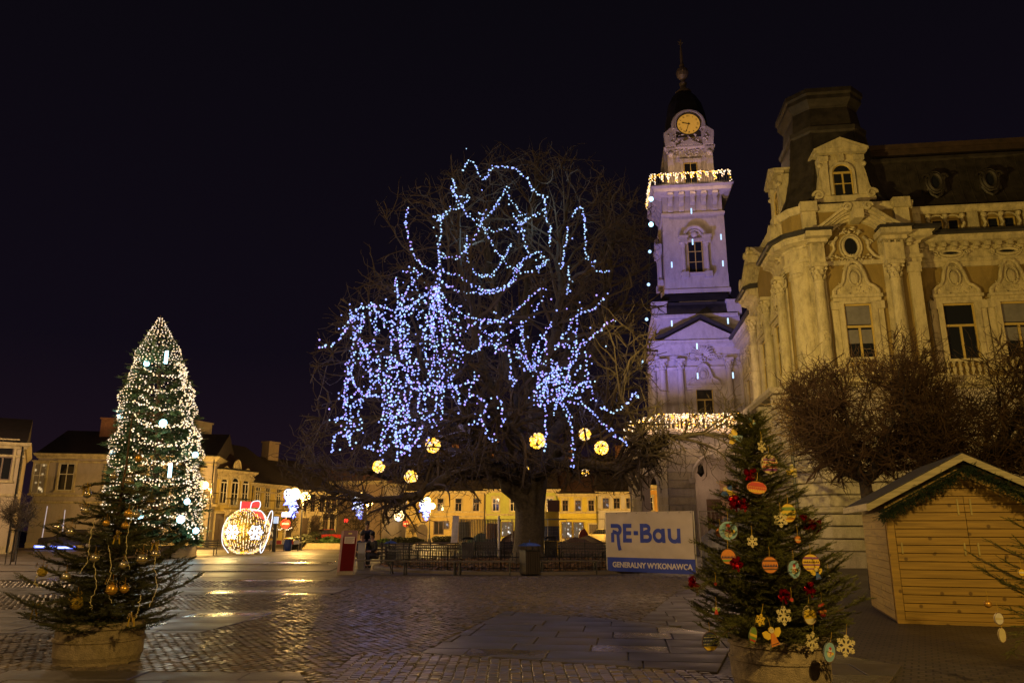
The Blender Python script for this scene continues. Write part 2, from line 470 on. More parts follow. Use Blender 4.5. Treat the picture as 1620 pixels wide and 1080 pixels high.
def window(parent, w, h, x, y, z, style='casement', fm=None, gm=None, rz=0., label=None):
    fm = fm or M['frame_yel']; gm = gm or M['glass']
    f, p = win_meshes(w, h, style)
    k1 = (id(f), fm.name); k2 = (id(p), gm.name)
    if k1 not in _mc: _mc[k1] = f.mesh('window', fm)
    if k2 not in _mc: _mc[k2] = p.mesh('pane', gm)
    o = part(parent, 'window', _mc[k1], None, (x, y, z), (0, 0, rz), label)
    part(o, 'pane', _mc[k2], None)
    if style == 'curtain':        # pale blinds behind the upper lights
        kk = ('bl', round(w, 2), round(h, 2))
        if kk not in _mc:
            g = G(); g.box(-w / 2 + .08, w / 2 - .08, -.032, -.026, h * .66, h - .08); g.box(-w / 2 + .08, -.06, -.032, -.026, h * .34, h * .57); g.box(.06, w / 2 - .08, -.032, -.026, h * .34, h * .57)
            _mc[kk] = g.mesh('blind', M['glass_grey'])
        part(o, 'blind', _mc[kk], None)
    return o
def surround_geo(w, h, t=.2, d=.14, sill=True, head=True):
    g = G()
    g.box(-w / 2 - t, -w / 2, -d, 0, 0, h); g.box(w / 2, w / 2 + t, -d, 0, 0, h)
    if head: g.box(-w / 2 - t, w / 2 + t, -d - .012, 0, h, h + t)
    if sill: g.box(-w / 2 - t - .06, w / 2 + t + .06, -d - .1, 0, -.14, 0)
    return g
def column_geo(h, r, rs):
    g = G()
    g.cbox((0, 0, .12), (r * 2.9, r * 2.9, .24)); 
    g.lathe([(r * 1.35, .24), (r * 1.4, .32), (r * 1.15, .4), (r * 1.05, .5), (r, h * .3 - .1), (r * 1.08, h * .3 - .08), (r * 1.1, h * .3), (r * 1.1, h * .3 + .35), (r * 1.08, h * .3 + .42), (r * .98, h * .3 + .46), (r * .86, h - .85), (r * .95, h - .82), (r * .95, h - .76), (r * .85, h - .72), (r * .95, h - .45), (r * 1.25, h - .16)], 16)
    g.cbox((0, 0, h - .08), (r * 2.8, r * 2.8, .16))
    for ring, zz in ((0, h - .62), (1, h - .40)):
        for k in range(8):
            a = k * math.pi / 4 + ring * .39
            V = np.array([(-.5, 0, -.6), (.5, 0, -.6), (.35, -.35, .6), (-.35, -.35, .6), (0, -.6, .35)]) * r * .7
            V = V @ rotz(a).T + (math.sin(a) * r * 1.0, -math.cos(a) * r * 1.0, zz)
            g.add(V, [(0, 1, 4), (1, 2, 4), (2, 3, 4), (3, 0, 4)])
    for s_ in (-1, 1):
        g.sphere((s_ * r * 1.15, -r * 1.1, h - .26), r * .28, 8, 5)
    leafy(g, 10, -r * .8, r * .8, h * .3, h * .3 + .35, -r * 1.1, .05, 0, rs)
    return g
CT, DK = M['cream_trim'], M['roof_dark']

# ---- ground floor: courses of rusticated stone, one object each
PLAN_PAV = [(1.0, 9.9), (-.05, 9.9), (-.3, 9.6), (-.3, .75), (.55, -.3), (5.45, -.3), (5.6, .5)]
def inset(poly, d):
    out = []
    n = len(poly); P = [np.array(p, float) for p in poly]
    for i in range(n):
        a = P[i] - P[i - 1] if i else P[1] - P[0]
        b = P[(i + 1)] - P[i] if i < n - 1 else P[-1] - P[-2]
        a /= np.linalg.norm(a); b /= np.linalg.norm(b)
        na, nb = np.array([a[1], -a[0]]), np.array([b[1], -b[0]]); mt = na + nb; mt /= (mt @ mt) / 2
        out.append(tuple(P[i] - mt * d))
    return out
def courses(path, z0, z1, h=.48, proud=.09, label=None):
    n = int(round((z1 - z0) / h)); h = (z1 - z0) / n
    g = G(); sweep(g, path, [(-.04, .012), (proud - .03, .012), (proud, .045), (proud, h - .075), (proud - .03, h - .04), (-.04, h - .04)])
    me = g.mesh('stone_course', M['rust_stone'])
    for i in range(n): part(hall, 'stone_course', me, None, (0, 0, z0 + i * h))
core = G()
pav_in = inset(PLAN_PAV, .09)
core.prism([tuple(p) for p in pav_in] + [(5.6, 9.9)], 0, 7.3, 0)
part(hall, 'ground_floor_wall', core, M['rust_stone'])
PAVP = [(-.21, 9.6), (-.21, .79), (.59, -.21), (5.36, -.21)]
courses([(-.3, 9.6)] + [(-.3, .75), (.55, -.3), (5.45, -.3)], .62, 2.1)
courses([(-.3, 9.6)] + [(-.3, .75), (.55, -.3), (5.45, -.3)], 2.36, 7.28)
courses([(5.55, .55), (22, .55)], .62, 2.1); courses([(5.55, .55), (22, .55)], 2.36, 7.28)
courses([(1.0, 14.0), (1.0, 9.95)][::1], .62, 7.28)
g = G(); g.box(5.55, 22, .6, 10, 0, 7.3); g.box(1.03, 8, 9.9, 30, 0, 7.3); part(hall, 'ground_floor_wall', g, M['rust_stone'])
g = G()
for pth in ([(-.3, 9.6), (-.3, .75), (.55, -.3), (5.45, -.3), (5.6, .5), (22, .5)],):
    sweep(g, pth, [(0, 0), (.38, 0), (.38, .42), (.28, .50), (.22, .52), (.12, .6), (0, .6)])
    sweep(g, pth, [(0, 2.1), (.1, 2.1), (.18, 2.16), (.18, 2.24), (.1, 2.28), (.1, 2.36), (0, 2.36)])
part(hall, 'plinth_moulding', g, M['rust_stone'])
g = G()
sweep(g, [(1.0, 19), (1.0, 9.8), (-.25, 9.8), (-.25, .75), (.55, -.25), (5.45, -.25), (5.6, .55), (22, .55)],
      [(-.3, 7.28), (.08, 7.28), (.12, 7.36), (.30, 7.42), (.36, 7.5), (.36, 7.6), (.42, 7.62), (.42, 7.7), (.05, 7.78), (-.3, 7.80)])
part(hall, 'floor_band', g, CT)
g = G()      # scrolled consoles under the balcony of the side
for v in (1.6, 4.9, 8.3):
    g.prism([(-.25, 7.28), (-1.0, 7.28), (-1.0, 7.1), (-.8, 6.75), (-.55, 6.6), (-.38, 6.2), (-.25, 6.05)], v - .22, v + .22, 0, axis='y')
    g.tube([(-.82 + .16 * math.cos(t), v, 6.95 + .16 * math.sin(t)) for t in np.linspace(0, 6.2, 12)], .09, 6)
sweep(g, [(-.25, 9.5), (-.25, .9)], [(0, 7.3), (.8, 7.3), (.95, 7.4), (.95, 7.55), (0, 7.55)])
part(hall, 'console', g, M['rust_stone'])

# ---- main floor
rs = random.Random(3)
g = G()
g.prism([(0, 9.7), (0, .85), (.25, .3), (.7, 0), (5.35, 0), (5.35, 9.7)], 7.3, 15.4)
part(hall, 'pavilion_wall', g, M['ochre'])
g = G(); g.box(5.35, 22, .8, 10, 7.3, 15.4); part(hall, 'wing_wall', g, M['ochre'])
g = G(); g.box(1.0, 8, 9.7, 34, 7.3, 14.3); part(hall, 'side_wing_wall', g, M['cream'])
# corner bay: rounded pale pier
g = G(); g.lathe([(.62, 7.8), (.62, 8.15), (.5, 8.25), (.48, 12.3), (.56, 12.36), (.56, 12.5), (.5, 12.55), (.5, 13.3)], 20, (.52, .55, 0))
g.lathe([(.58, 7.8), (.58, 8.15), (.46, 8.25), (.44, 13.3)], 20, (.62, .42, 0))
part(hall, 'corner_pier', g, CT, smooth=False)
ENT = [(0, 12.75), (.10, 12.75), (.10, 12.95), (.16, 12.98), (.16, 13.12), (.06, 13.14), (.06, 13.62), (.12, 13.66), (.16, 13.74), (.34, 13.8), (.50, 13.84), (.50, 13.98), (.58, 14.04), (.62, 14.14), (0, 14.16)]
LEAD = [(0, 14.165), (.74, 14.06), (.80, 14.12), (.80, 14.24), (.4, 14.42), (0, 14.46)]
g = G(); gl = G()
for pth in ([(0, 9.7), (0, 7.2)], [(0, 3.4), (0, .85), (.25, .3), (.7, 0), (1.42, 0)], [(3.72, 0), (5.35, 0), (5.35, .8)], [(5.4, .8), (22, .8)], [(1.0, 20), (1.0, 9.75)]):
    sweep(g, pth, ENT); sweep(gl, pth, LEAD)
for a, b in ((.75, 1.35), (3.85, 4.65)):
    g.box(a, b, -.42, 0, 12.76, 13.78); gl.box(a - .3, b + .28, -1.02, -.3, 14.12, 14.22)
    g.box(a - .12, b + .12, -.6, 0, 13.7, 13.86); g.box(a - .25, b + .22, -.92, 0, 13.86, 14.11)
part(hall, 'cornice', g, CT); part(hall, 'cornice_flashing', gl, DK)
# brackets under the cornice
bg = G(); bg.box(-.09, .09, -.42, -.06, 13.6, 13.79); bg.box(-.09, .09, -.26, -.06, 13.5, 13.6)
bm = bg.mesh('bracket', CT)
for i in range(30): part(hall, 'bracket', bm, None, (5.75 + i * .46, .8, -.0))
for i in range(26): part(hall, 'bracket', bm, None, (1.0, 10.0 + i * .36, 0), (0, 0, R(-90)))
for x in (.95, 1.18, 3.95, 4.2, 4.45, 4.95): part(hall, 'bracket', bm, None, (x, -.0, 0))
# columns
cg = column_geo(4.95, .24, rs).mesh('column', CT)
for x in (1.03, 4.2): 
    part(hall, 'column', cg, None, (x, -.24, 7.8)); 
for v in (1.45, 4.6, 8.2): part(hall, 'column', cg, None, (-.22, v, 7.8), (0, 0, R(-90)))
for x in (1.03, 4.2): part(hall, 'pilaster', G().box(x - .36, x + .36, -.06, .0, 7.8, 12.75), CT)
part(hall, 'pilaster', G().box(4.85, 5.3, -.14, 0, 7.8, 12.75).box(4.8, 5.35, -.2, 0, 12.3, 12.74), CT)
for v in (1.45, 4.6, 8.2): part(hall, 'pilaster', G().box(-.06, 0, v - .36, v + .36, 7.8, 12.75), CT)
for v in (10.2, 12.6, 15.0, 17.6):
    pg = G(); pg.box(.82, 1.0, v - .28, v + .28, 7.8, 12.74); pg.box(.76, 1.0, v - .33, v + .33, 12.2, 12.4); pg.box(.7, 1.0, v - .38, v + .38, 12.4, 12.73); pg.box(.74, 1.0, v - .34, v + .34, 7.8, 8.2)
    part(hall, 'side_wing_pilaster', pg, CT)
# windows of the main floor with their crowns
cr1 = crown_geo(1.9, 1.55, rs).mesh('window_crown', CT)
def big_window(x, y, z, w=1.15, h=2.65, rz=0., style='curtain', gm=None, cm=None):
    window(hall, w, h, x, y, z, style, gm=gm, rz=rz)
    k = ('sg', w, h)
    if k not in _mc:
        s_ = surround_geo(w, h, .22, .18, False); 
        for q in (-1, 1):
            s_.box(q * (w / 2 + .36) - .13, q * (w / 2 + .36) + .13, -.12, 0, -.4, h + .16)
            s_.box(q * (w / 2 + .36) - .17, q * (w / 2 + .36) + .17, -.2, 0, h - .25, h + .1)
        _mc[k] = s_.mesh('window_surround', CT)
    part(hall, 'window_surround', _mc[k], None, (x, y, z), (0, 0, rz))
    part(hall, 'window_crown', cm or cr1, None, (x, y, z + h + .38), (0, 0, rz))
big_window(2.55, 0, 8.3)
for i, x in enumerate((7.0, 9.35, 11.7, 14.05, 16.4)): big_window(x, .8, 8.45, 1.3, 2.6, style='curtain' if i % 2 else 'casement')
for v in (3.05, 6.4): big_window(0, v, 8.3, rz=R(-90), style='casement')
for v in (11.4, 13.8, 16.3): big_window(1.0, v, 8.3, 1.05, 2.5, rz=R(-90), style='casement')
# ornament panels on the side wall
for v in (1.5, 3.0, 6.4, 11.4, 13.8, 16.3):
    base = 0 if v < 9 else 1.0
    s_ = G(); leafy(s_, 40, -.7, .7, 0, 1.0, -.12, .10, 0, rs); spiral(s_, (-.5, .3), .25); spiral(s_, (.5, .3), .25, flip=-1)
    s_.xf(rotz(R(-90)), (base, v, 12.0)); part(hall, 'side_ornament', s_, CT)
# balustrades below the windows
bal = G(); bal.lathe([(.07, 0), (.07, .06), (.04, .1), (.085, .28), (.05, .42), (.035, .5), (.07, .55), (.07, .6)], 8)
balm = bal.mesh('baluster', CT)
def balustrade(x0, x1, y, z, rz=0., ox=0., oy=0.):
    g_ = G(); g_.box(x0 - .1, x1 + .1, -.16, .0, -.1, 0); g_.box(x0 - .1, x1 + .1, -.18, .02, .6, .72)
    g_.xf(rotz(rz), (ox, oy + y, z)); part(hall, 'balustrade_rail', g_, CT)
    n = max(2, int((x1 - x0) / .22))
    for i in range(n + 1):
        p = rotz(rz) @ np.array([x0 + (x1 - x0) * i / n, -.08, 0])
        part(hall, 'baluster', balm, None, (p[0] + ox, p[1] + oy + y, z))
balustrade(1.75, 3.35, -.02, 7.85)
for x in (7.0, 9.35, 11.7): balustrade(x - .75, x + .75, .78, 7.85)
# attic storey
g = G()
sweep(g, [(0, 9.7), (0, .85), (.25, .3), (.7, 0), (5.35, 0)], [(0, 15.3), (.08, 15.3), (.2, 15.42), (.26, 15.5), (.26, 15.6), (.1, 15.68), (-.6, 15.72)])
sweep(g, [(5.35, .8), (22, .8)], [(0, 15.3), (.08, 15.3), (.2, 15.42), (.26, 15.5), (.26, 15.6), (.1, 15.68), (-.6, 15.72)])
for x in (.9, 4.85): g.box(x - .3, x + .3, -.22, 0, 14.3, 15.3); g.box(x - .36, x + .36, -.36, 0, 15.28, 15.74)
for v in (1.4, 8.9): g.box(-.2, 0, v - .3, v + .3, 14.3, 15.3); g.box(-.34, 0, v - .36, v + .36, 15.28, 15.72)
for x in (5.75, 8.17, 10.5, 12.9, 15.2):
    g.box(x - .22, x + .22, .66, .8, 14.35, 15.3)
part(hall, 'attic_moulding', g, CT)
for x in (7.0, 9.35, 11.7, 14.05):
    g = G()
    for q in (-.34, .34):
        an = np.linspace(0, math.pi, 9)
        g.tube([(x + q + .3 * math.cos(a), .72, 15.0 + .2 * math.sin(a)) for a in an], .04, 5)
    for q in (-.72, 0, .72):
        g.tube([(x + q, .7, 14.35), (x + q - .05, .66, 14.55), (x + q + .05, .66, 14.75), (x + q - .03, .66, 14.95), (x + q, .68, 15.1)], .075, 6)
        g.sphere((x + q, .66, 15.15), .12, 8, 5)
    part(hall, 'attic_ornament', g, CT)
for x in (7.0, 9.35, 11.7, 14.05):
    for q in (-.34, .34): window(hall, .48, .66, x + q, .79, 14.34, 'plain')
# oval frieze windows
def oval_geo(rx, rz_, t=.07):
    f, p = G(), G()
    an = np.linspace(0, 2 * math.pi, 25)[:-1]
    f.tube([(rx * math.cos(a), -.06, rz_ * math.sin(a)) for a in an], t, 6, closed=True)
    f.tube([((rx + .12) * math.cos(a), -.03, (rz_ + .12) * math.sin(a)) for a in an], t * .7, 6, closed=True)
    p.prism([(rx * math.cos(a), rz_ * math.sin(a)) for a in an], -.03, 0, axis='y')
    return f, p
def oval(x, y, z, rx, rz_, rz=0., orn=True):
    f, p = oval_geo(rx, rz_)
    if orn:
        for s_ in (-1, 1): spiral(f, (s_ * (rx + .22), -.02), .13, 1.4, .03, 0, s_); leafy(f, 5, s_ * (rx + .2) - .12, s_ * (rx + .2) + .12, -.18, .18, -.06, .06, 0, rs)
    o = part(hall, 'oval_window', f, CT, (x, y, z), (0, 0, rz)); part(o, 'pane', p, M['glass'])
for x in (7.0, 9.35, 11.7, 14.05): oval(x, .7, 13.36, .42, .13)
# big curved gable over the pavilion with its bull's-eye
def gable(x0, x1, z0, zt, y0, rz, ox, oy):
    g_ = G(); n = 26
    pts = []
    for i in range(n + 1):
        t = i / n; s_ = abs(2 * t - 1)
        pts.append((x0 + (x1 - x0) * t, z0 + (zt - z0) * (.5 + .5 * math.cos(s_ * math.pi))))
    low = [(x, z - .62 if i not in (0, n) else z - .2) for i, (x, z) in enumerate(pts)]
    for k, (dz0, dz1, y) in enumerate(((0, -.14, -.72), (-.14, -.28, -.56), (-.28, -.36, -.46), (-.36, -.50, -.3), (-.50, -.62, -.18))):
        for i in range(n):
            (xa, za), (xb, zb) = pts[i], pts[i + 1]
            V = [(xa, y, za + dz0), (xb, y, zb + dz0), (xb, y, zb + dz1), (xa, y, za + dz1), (xa, .1, za + dz0), (xb, .1, zb + dz0), (xb, .1, zb + dz1), (xa, .1, za + dz1)]
            Fs = [(0, 3, 2, 1), (3, 7, 6, 2)] + ([(0, 1, 5, 4)] if k == 0 else []) + ([(0, 4, 7, 3)] if i == 0 else []) + ([(1, 2, 6, 5)] if i == n - 1 else [])
            g_.add(V, Fs)
    xm = (x0 + x1) / 2
    for s_ in (-1, 1):
        spiral(g_, (xm + s_ * .42, zt - .22), .2, 1.6, .07, 0, s_, -.82)
    g_.box(xm - .4, xm + .4, -.8, 0, zt - .34, zt + .02); g_.box(xm - .22, xm + .22, -.86, 0, zt - .75, zt - .34)
    g_.xf(rotz(rz), (ox, oy, 0)); return g_
part(hall, 'curved_gable', gable(.55, 5.05, 14.25, 15.4, 0, 0, 0, 0), CT)
sg = gable(-4.0, 4.0, 14.2, 15.7, 0, R(-90), 0, 5.5)
for v_, s_ in ((9.5, 1), (1.5, -1)):
    q = G(); spiral(q, (0, 0), .42, 1.6, .12, 0, s_, -.3); q.lathe([(.4, -.5), (.4, 0)], 16, (0, 0, 0), axis='y'); q.xf(rotz(R(-90)), (0, v_, 15.0)); sg.join(q)
part(hall, 'side_gable', sg, CT)
g = G(); 
for s_ in (-1, 1):
    g.tube([(2.57 + s_ * x, -.1, z) for x, z in ((.55, 14.05), (.75, 13.8), (.72, 13.5), (.95, 13.15), (1.3, 12.95))], .07, 6)
    spiral(g, (2.57 + s_ * .78, 13.75), .16, 1.5, .04, 0, s_)
leafy(g, 36, 1.7, 3.5, 12.95, 13.2, -.1, .08, 0, rs); leafy(g, 20, 2.1, 3.0, 14.15, 14.45, -.15, .1, 0, rs)
g.box(1.42, 3.72, -.1, 0, 12.75, 12.95)
part(hall, 'bulls_eye_ornament', g, CT)
oval(2.57, -.03, 13.6, .34, .46, orn=False)
# roofs
def loft(g_, cx, cy, secs, ch, m=0):
    rings = []
    for hw, hd, z in secs:
        c = ch * hw
        rings.append([(cx - hw, cy - hd + c, z), (cx - hw + c, cy - hd, z), (cx + hw - c, cy - hd, z), (cx + hw, cy - hd + c, z), (cx + hw, cy + hd - c, z), (cx + hw - c, cy + hd, z), (cx - hw + c, cy + hd, z), (cx - hw, cy + hd - c, z)])
    V = [p for r in rings for p in r]; Fs = []
    for i in range(len(secs) - 1):
        for j in range(8): Fs.append((i * 8 + j, i * 8 + (j + 1) % 8, (i + 1) * 8 + (j + 1) % 8, (i + 1) * 8 + j))
    Fs.append(tuple((len(secs) - 1) * 8 + j for j in range(8))); g_.add(V, Fs, m)
g = G(); loft(g, 2.75, 3.0, [(2.75, 2.9, 15.7), (2.55, 2.7, 15.9), (2.3, 2.45, 16.6), (2.04, 2.2, 17.6), (1.84, 2.0, 18.8), (1.70, 1.85, 19.9), (1.78, 1.92, 20.0), (1.8, 1.95, 20.2), (1.62, 1.78, 20.3), (1.5, 1.66, 21.3), (1.54, 1.7, 21.4), (1.64, 1.8, 21.55), (1.74, 1.9, 21.7), (1.74, 1.9, 21.9), (1.82, 1.98, 22.0), (1.82, 1.98, 22.22), (1.4, 1.5, 22.45)], .42)
part(hall, 'pavilion_roof', g, M['roof_metal'])
g = G()
for sx_, sy_ in ((-1, -1), (1, -1)):
    for (h1, d1, z1), (h2, d2, z2) in zip([(2.75, 2.9, 15.72), (2.3, 2.45, 16.6), (2.04, 2.2, 17.6), (1.84, 2.0, 18.8)], [(2.3, 2.45, 16.6), (2.04, 2.2, 17.6), (1.84, 2.0, 18.8), (1.70, 1.85, 19.9)]):
        for cx_ in (1, 1 - .42):
            pa = (2.75 + sx_ * h1 * cx_, 3 + sy_ * (d1 - (0 if cx_ < 1 else .42 * h1)), z1); pb = (2.75 + sx_ * h2 * cx_, 3 + sy_ * (d2 - (0 if cx_ < 1 else .42 * h2)), z2)
            part(hall, 'roof_rib', G().tube([pa, pb], .07, 5), M['roof_metal'])
g = G()
mans = [(0.95, 15.7), (1.05, 15.8), (1.3, 16.4), (1.5, 17.2), (1.62, 18.0), (1.65, 18.35), (1.55, 18.42), (1.55, 18.55), (1.72, 18.6), (2.2, 19.15)]
g.prism([(v, z) for v, z in mans] + [(9, 19.2), (9, 15.7)], 4.3, 22, 0, axis='x')
part(hall, 'wing_roof', g, M['roof_metal'])
g = G(); g.box(4.3, 22, 2.0, 2.25, 18.62, 19.2); g.box(4.3, 22, 1.9, 2.3, 19.2, 19.45); part(hall, 'ridge_parapet', g, M['rust_roof'])
g = G()
for i in range(36):
    x = 5.6 + i * .44
    g.tube([(x, v - .01, z) for v, z in mans[:6]], .018, 4)
part(hall, 'standing_seam', g, M['roof_metal'], kind='stuff')
g = G(); g.prism([(1.2, 14.3), (1.5, 15.2), (3.0, 16.2), (8, 16.2), (8, 14.3)], 9.7, 34, 0, axis='y'); part(hall, 'side_wing_roof', g, DK)
for x in (6.95, 9.3, 11.6, 13.9):
    f, p = oval_geo(.26, .4, .09)
    for s_ in (-1, 1): spiral(f, (s_ * .36, .2), .2, 1.3, .05, 0, s_)
    f.tube([(-.34, 0, -.3), (-.2, -.04, -.6), (0, -.06, -.75), (.2, -.04, -.6), (.34, 0, -.3)], .07, 5)
    f.prism([(-.5, -.45), (.5, -.45), (.42, .35), (.2, .62), (-.2, .62), (-.42, .35)][::1], 0.02, .9, axis='y')
    o = part(hall, 'oval_dormer', f, M['roof_metal'], (x, 1.02, 16.95)); part(o, 'pane', p, M['glass'])
# attic dormers
def dormer_geo():
    g_ = G()
    g_.box(-.95, .95, 0, 2.6, 0, 2.3); g_.box(-1.05, 1.05, -.12, .0, -.05, .25)
    for s_ in (-1, 1):
        g_.box(min(s_ * .62, s_ * .95), max(s_ * .62, s_ * .95), -.16, 0, .25, 2.15)
        g_.box(min(s_ * .58, s_ * 1.0), max(s_ * .58, s_ * 1.0), -.22, 0, 1.95, 2.2)
        g_.prism([(s_ * .95, 1.7), (s_ * 1.05, 1.2), (s_ * 1.12, .7), (s_ * 1.35, .1), (s_ * 1.35, 0), (s_ * .95, 0)][::s_], -.14, .2, axis='y')
        spiral(g_, (s_ * 1.15, .27), .25, 1.7, .07, 0, s_, -.18); g_.sphere((s_ * .97, -.15, 1.75), .12, 8, 5)
    g_.box(-.12, .12, -.2, 0, 1.95, 2.3)
    g_.box(-1.12, 1.12, -.34, .1, 2.3, 2.42)
    g_.prism([(-1.2, 2.42), (1.2, 2.42), (1.2, 2.52), (0, 3.05), (-1.2, 2.52)], -.36, 2.4, axis='y')
    g_.prism([(-.8, 2.50), (.8, 2.50), (0, 2.86)], -.41, -.36, axis='y')
    an = np.linspace(0, math.pi, 13)
    g_.tube([(-.5, -.08, .3)] + [(-.5 * math.cos(a), -.08, 1.35 + .5 * math.sin(a)) for a in an] + [(.5, -.08, .3)], .08, 5)
    return g_
dm = dormer_geo().mesh('dormer', CT)
for x, y, z, rz in ((2.68, .35, 15.95, 0), (.42, 2.9, 15.95, R(-90))):
    o = part(hall, 'dormer', dm, None, (x, y, z), (0, 0, rz))
    f, p = win_meshes(.84, 1.5, 'arch')
    part(o, 'window', f, M['frame_yel'], (0, -.04, .3)); part(o, 'pane', p, M['glass'], (0, -.04, .3))
g = G(); g.tube([(5.42, .62, 15.4), (5.42, .62, 14.3), (5.42, .1, 13.9), (5.5, .55, 12.5), (5.5, .6, 7.9)], .09, 8); part(hall, 'downpipe', g, M['black_iron']); g = G(); g.tube([(5.52, .3, 7.2), (5.52, .35, .3)], .09, 8); part(hall, 'downpipe', g, M['black_iron']); g = G()
g.tube([(-.42, 1.1, 7.1), (-.42, 1.1, .3)], .09, 8)
part(hall, 'downpipe', g, M['black_iron'])

# ================================================================== the tower
TC, TY = -1.62, 21.3          # centre of the shaft
TS = M['tower_stone']
g = G()
g.box(-4.75, 1.15, 19.0, 24.6, 0, 14.2)
part(hall, 'tower_base_wall', g, TS)
g = G()
TP = [(-4.75, 24.6), (-4.75, 19.0), (1.0, 19.0)]
sweep(g, TP, [(0, 12.9), (.1, 12.9), (.1, 13.05), (.16, 13.12), (.06, 13.15), (.06, 13.7), (.25, 13.82), (.42, 13.9), (.42, 14.05), (.5, 14.15), (0, 14.2)])
part(hall, 'tower_cornice', g, TS); g = G()
sweep(g, TP, [(0, 12.15), (.08, 12.15), (.14, 12.25), (.14, 12.35), (0, 12.4)])
part(hall, 'tower_string_course', g, TS); g = G()
sweep(g, TP, [(-.4, 15.85), (.1, 15.85), (.18, 15.95), (.18, 16.1), (-.6, 16.15)])
part(hall, 'attic_cap', g, TS); g = G()
sweep(g, TP, [(0, 8.2), (.12, 8.2), (.12, 8.45), (0, 8.55)])
part(hall, 'tower_string_course', g, TS); g = G()
g.box(-4.6, 1.15, 19.15, 24.4, 14.2, 16.1)
part(hall, 'tower_attic_wall', g, TS)
# triangular gable with shell
g = G()
g.prism([(-4.35, 14.2), (.95, 14.2), (TC, 15.55)], 18.62, 19.05, 0, axis='y')
part(hall, 'tower_gable', g, TS)
g = G()
for s_, xe in ((-1, -4.75), (1, 1.35)):
    xs = [xe, xe + (TC - xe) * .18, TC]; zs = [14.25, 14.42, 15.72]
    for i in range(2):
        xa, xb, za, zb = xs[i], xs[i + 1], zs[i], zs[i + 1]
        V = [(xa, 18.35, za), (xb, 18.35, zb), (xb, 18.35, zb + .22), (xa, 18.35, za + .22), (xa, 19.1, za), (xb, 19.1, zb), (xb, 19.1, zb + .22), (xa, 19.1, za + .22)]
        Fs = [(0, 1, 2, 3), (4, 7, 6, 5), (3, 2, 6, 7), (0, 4, 5, 1), (0, 3, 7, 4), (1, 5, 6, 2)]
        g.add(V, Fs if s_ < 0 else [f[::-1] for f in Fs])
part(hall, 'gable_coping', g, DK)
g = G()
for k in range(11):
    a = math.pi * (k + .5) / 11
    g.tube([(TC + .15 * math.cos(a), 18.85, 13.1 + .15 * math.sin(a)), (TC + .5 * math.cos(a), 18.72, 13.1 + .55 * math.sin(a)), (TC + .78 * math.cos(a), 18.8, 13.1 + .8 * math.sin(a))], [.04, .08, .1], 5)
s_ = G(); leafy(s_, 50, -1.3, 1.3, 0, .5, -.1, .1, 0, rs); spiral(s_, (-1.1, .25), .25, flip=-1); spiral(s_, (1.1, .25), .25); s_.xf(np.eye(3), (TC, 18.95, 12.7)); g.join(s_)
part(hall, 'shell_ornament', g, TS)
part(hall, 'window_crown', crown_geo(2.2, 1.5, rs), TS, (TC, 18.95, 11.0))
tcol = column_geo(4.3, .23, rs).mesh('column', TS)
for x in (-4.35, -3.15, .1, .95): part(hall, 'column', tcol, None, (x, 18.78, 8.55))
for v in (19.4, 21.2, 23): part(hall, 'column', tcol, None, (-4.95, v, 8.55), (0, 0, R(-90)))
window(hall, 1.15, 2.3, TC, 18.99, 8.6, 'casement', gm=M['glass'])
window(hall, 1.0, 2.3, -4.76, 21.8, 8.6, 'casement', rz=R(-90))
sgm = surround_geo(1.15, 2.3, .25, .2, False); part(hall, 'window_surround', sgm, TS, (TC, 18.99, 8.6))
# set-back with dark sheet roofs
g = G(); loft(g, TC - .1, 21.6, [(3.1, 2.7, 16.1), (2.65, 2.35, 16.9), (2.65, 2.35, 17.1)], .12); loft(g, TC - .1, 21.6, [(2.75, 2.5, 17.12), (2.3, 2.2, 17.75)], .12)
part(hall, 'tower_apron_roof', g, DK)
g = G()
for x in (-4.3, .85): g.box(x - .55, x + .45, 18.95, 19.8, 16.1, 17.0); g.box(x - .62, x + .52, 18.85, 19.9, 16.95, 17.1)
g.box(-2.9, -.3, 19.35, 19.6, 17.12, 17.45)
part(hall, 'tower_pedestal', g, TS)
# shaft
g = G(); loft(g, TC, 21.3, [(2.3, 2.3, 17.7), (2.3, 2.3, 18.0), (2.22, 2.22, 18.1), (2.12, 2.12, 24.1)], .0)
part(hall, 'tower_shaft', g, TS)
g = G()
for (x0, y0, x1, y1) in ((-3.82, 19.12, -3.32, 19.3), (.08, 19.12, .58, 19.3)):
    g.box(x0, x1, y0, y1, 18.1, 23.9)
sweep(g, [(-3.78, 23.4), (-3.78, 19.15), (.54, 19.15), (.54, 23.4)], [(-.1, 23.6), (.08, 23.6), (.12, 23.75), (.1, 23.85), (-.1, 23.9)])
part(hall, 'shaft_moulding', g, TS)
# window of the shaft with little columns and round head
window(hall, 1.05, 2.4, TC, 19.1, 19.2, 'six')
window(hall, 1.0, 2.4, -3.85, 21.3, 19.2, 'six', rz=R(-90))
def aedicule():
    g_ = G()
    for q in (-1, 1):
        g_.lathe([(.2, 0), (.2, .12), (.13, .2), (.12, 1.9), (.17, 2.05), (.2, 2.25)], 10, (q * .82, -.15, .05))
        g_.box(q * .82 - .28, q * .82 + .28, -.42, 0, 2.25, 2.62); g_.box(q * .82 - .34, q * .82 + .34, -.5, 0, 2.62, 2.78)
        g_.box(q * .82 - .26, q * .82 + .26, -.4, 0, -.35, .05)
    g_.box(-1.15, 1.15, -.3, 0, -.12, .0); g_.box(-.6, .6, -.2, 0, 2.4, 2.62)
    an = np.linspace(0, math.pi, 15)
    g_.tube([(-.72 * math.cos(a), -.28, 2.75 + .72 * math.sin(a)) for a in an], .14, 6); g_.tube([(-.5 * math.cos(a), -.2, 2.75 + .5 * math.sin(a)) for a in an], .07, 6)
    g_.sphere((0, -.1, 2.95), .25, 10, 6)
    return g_
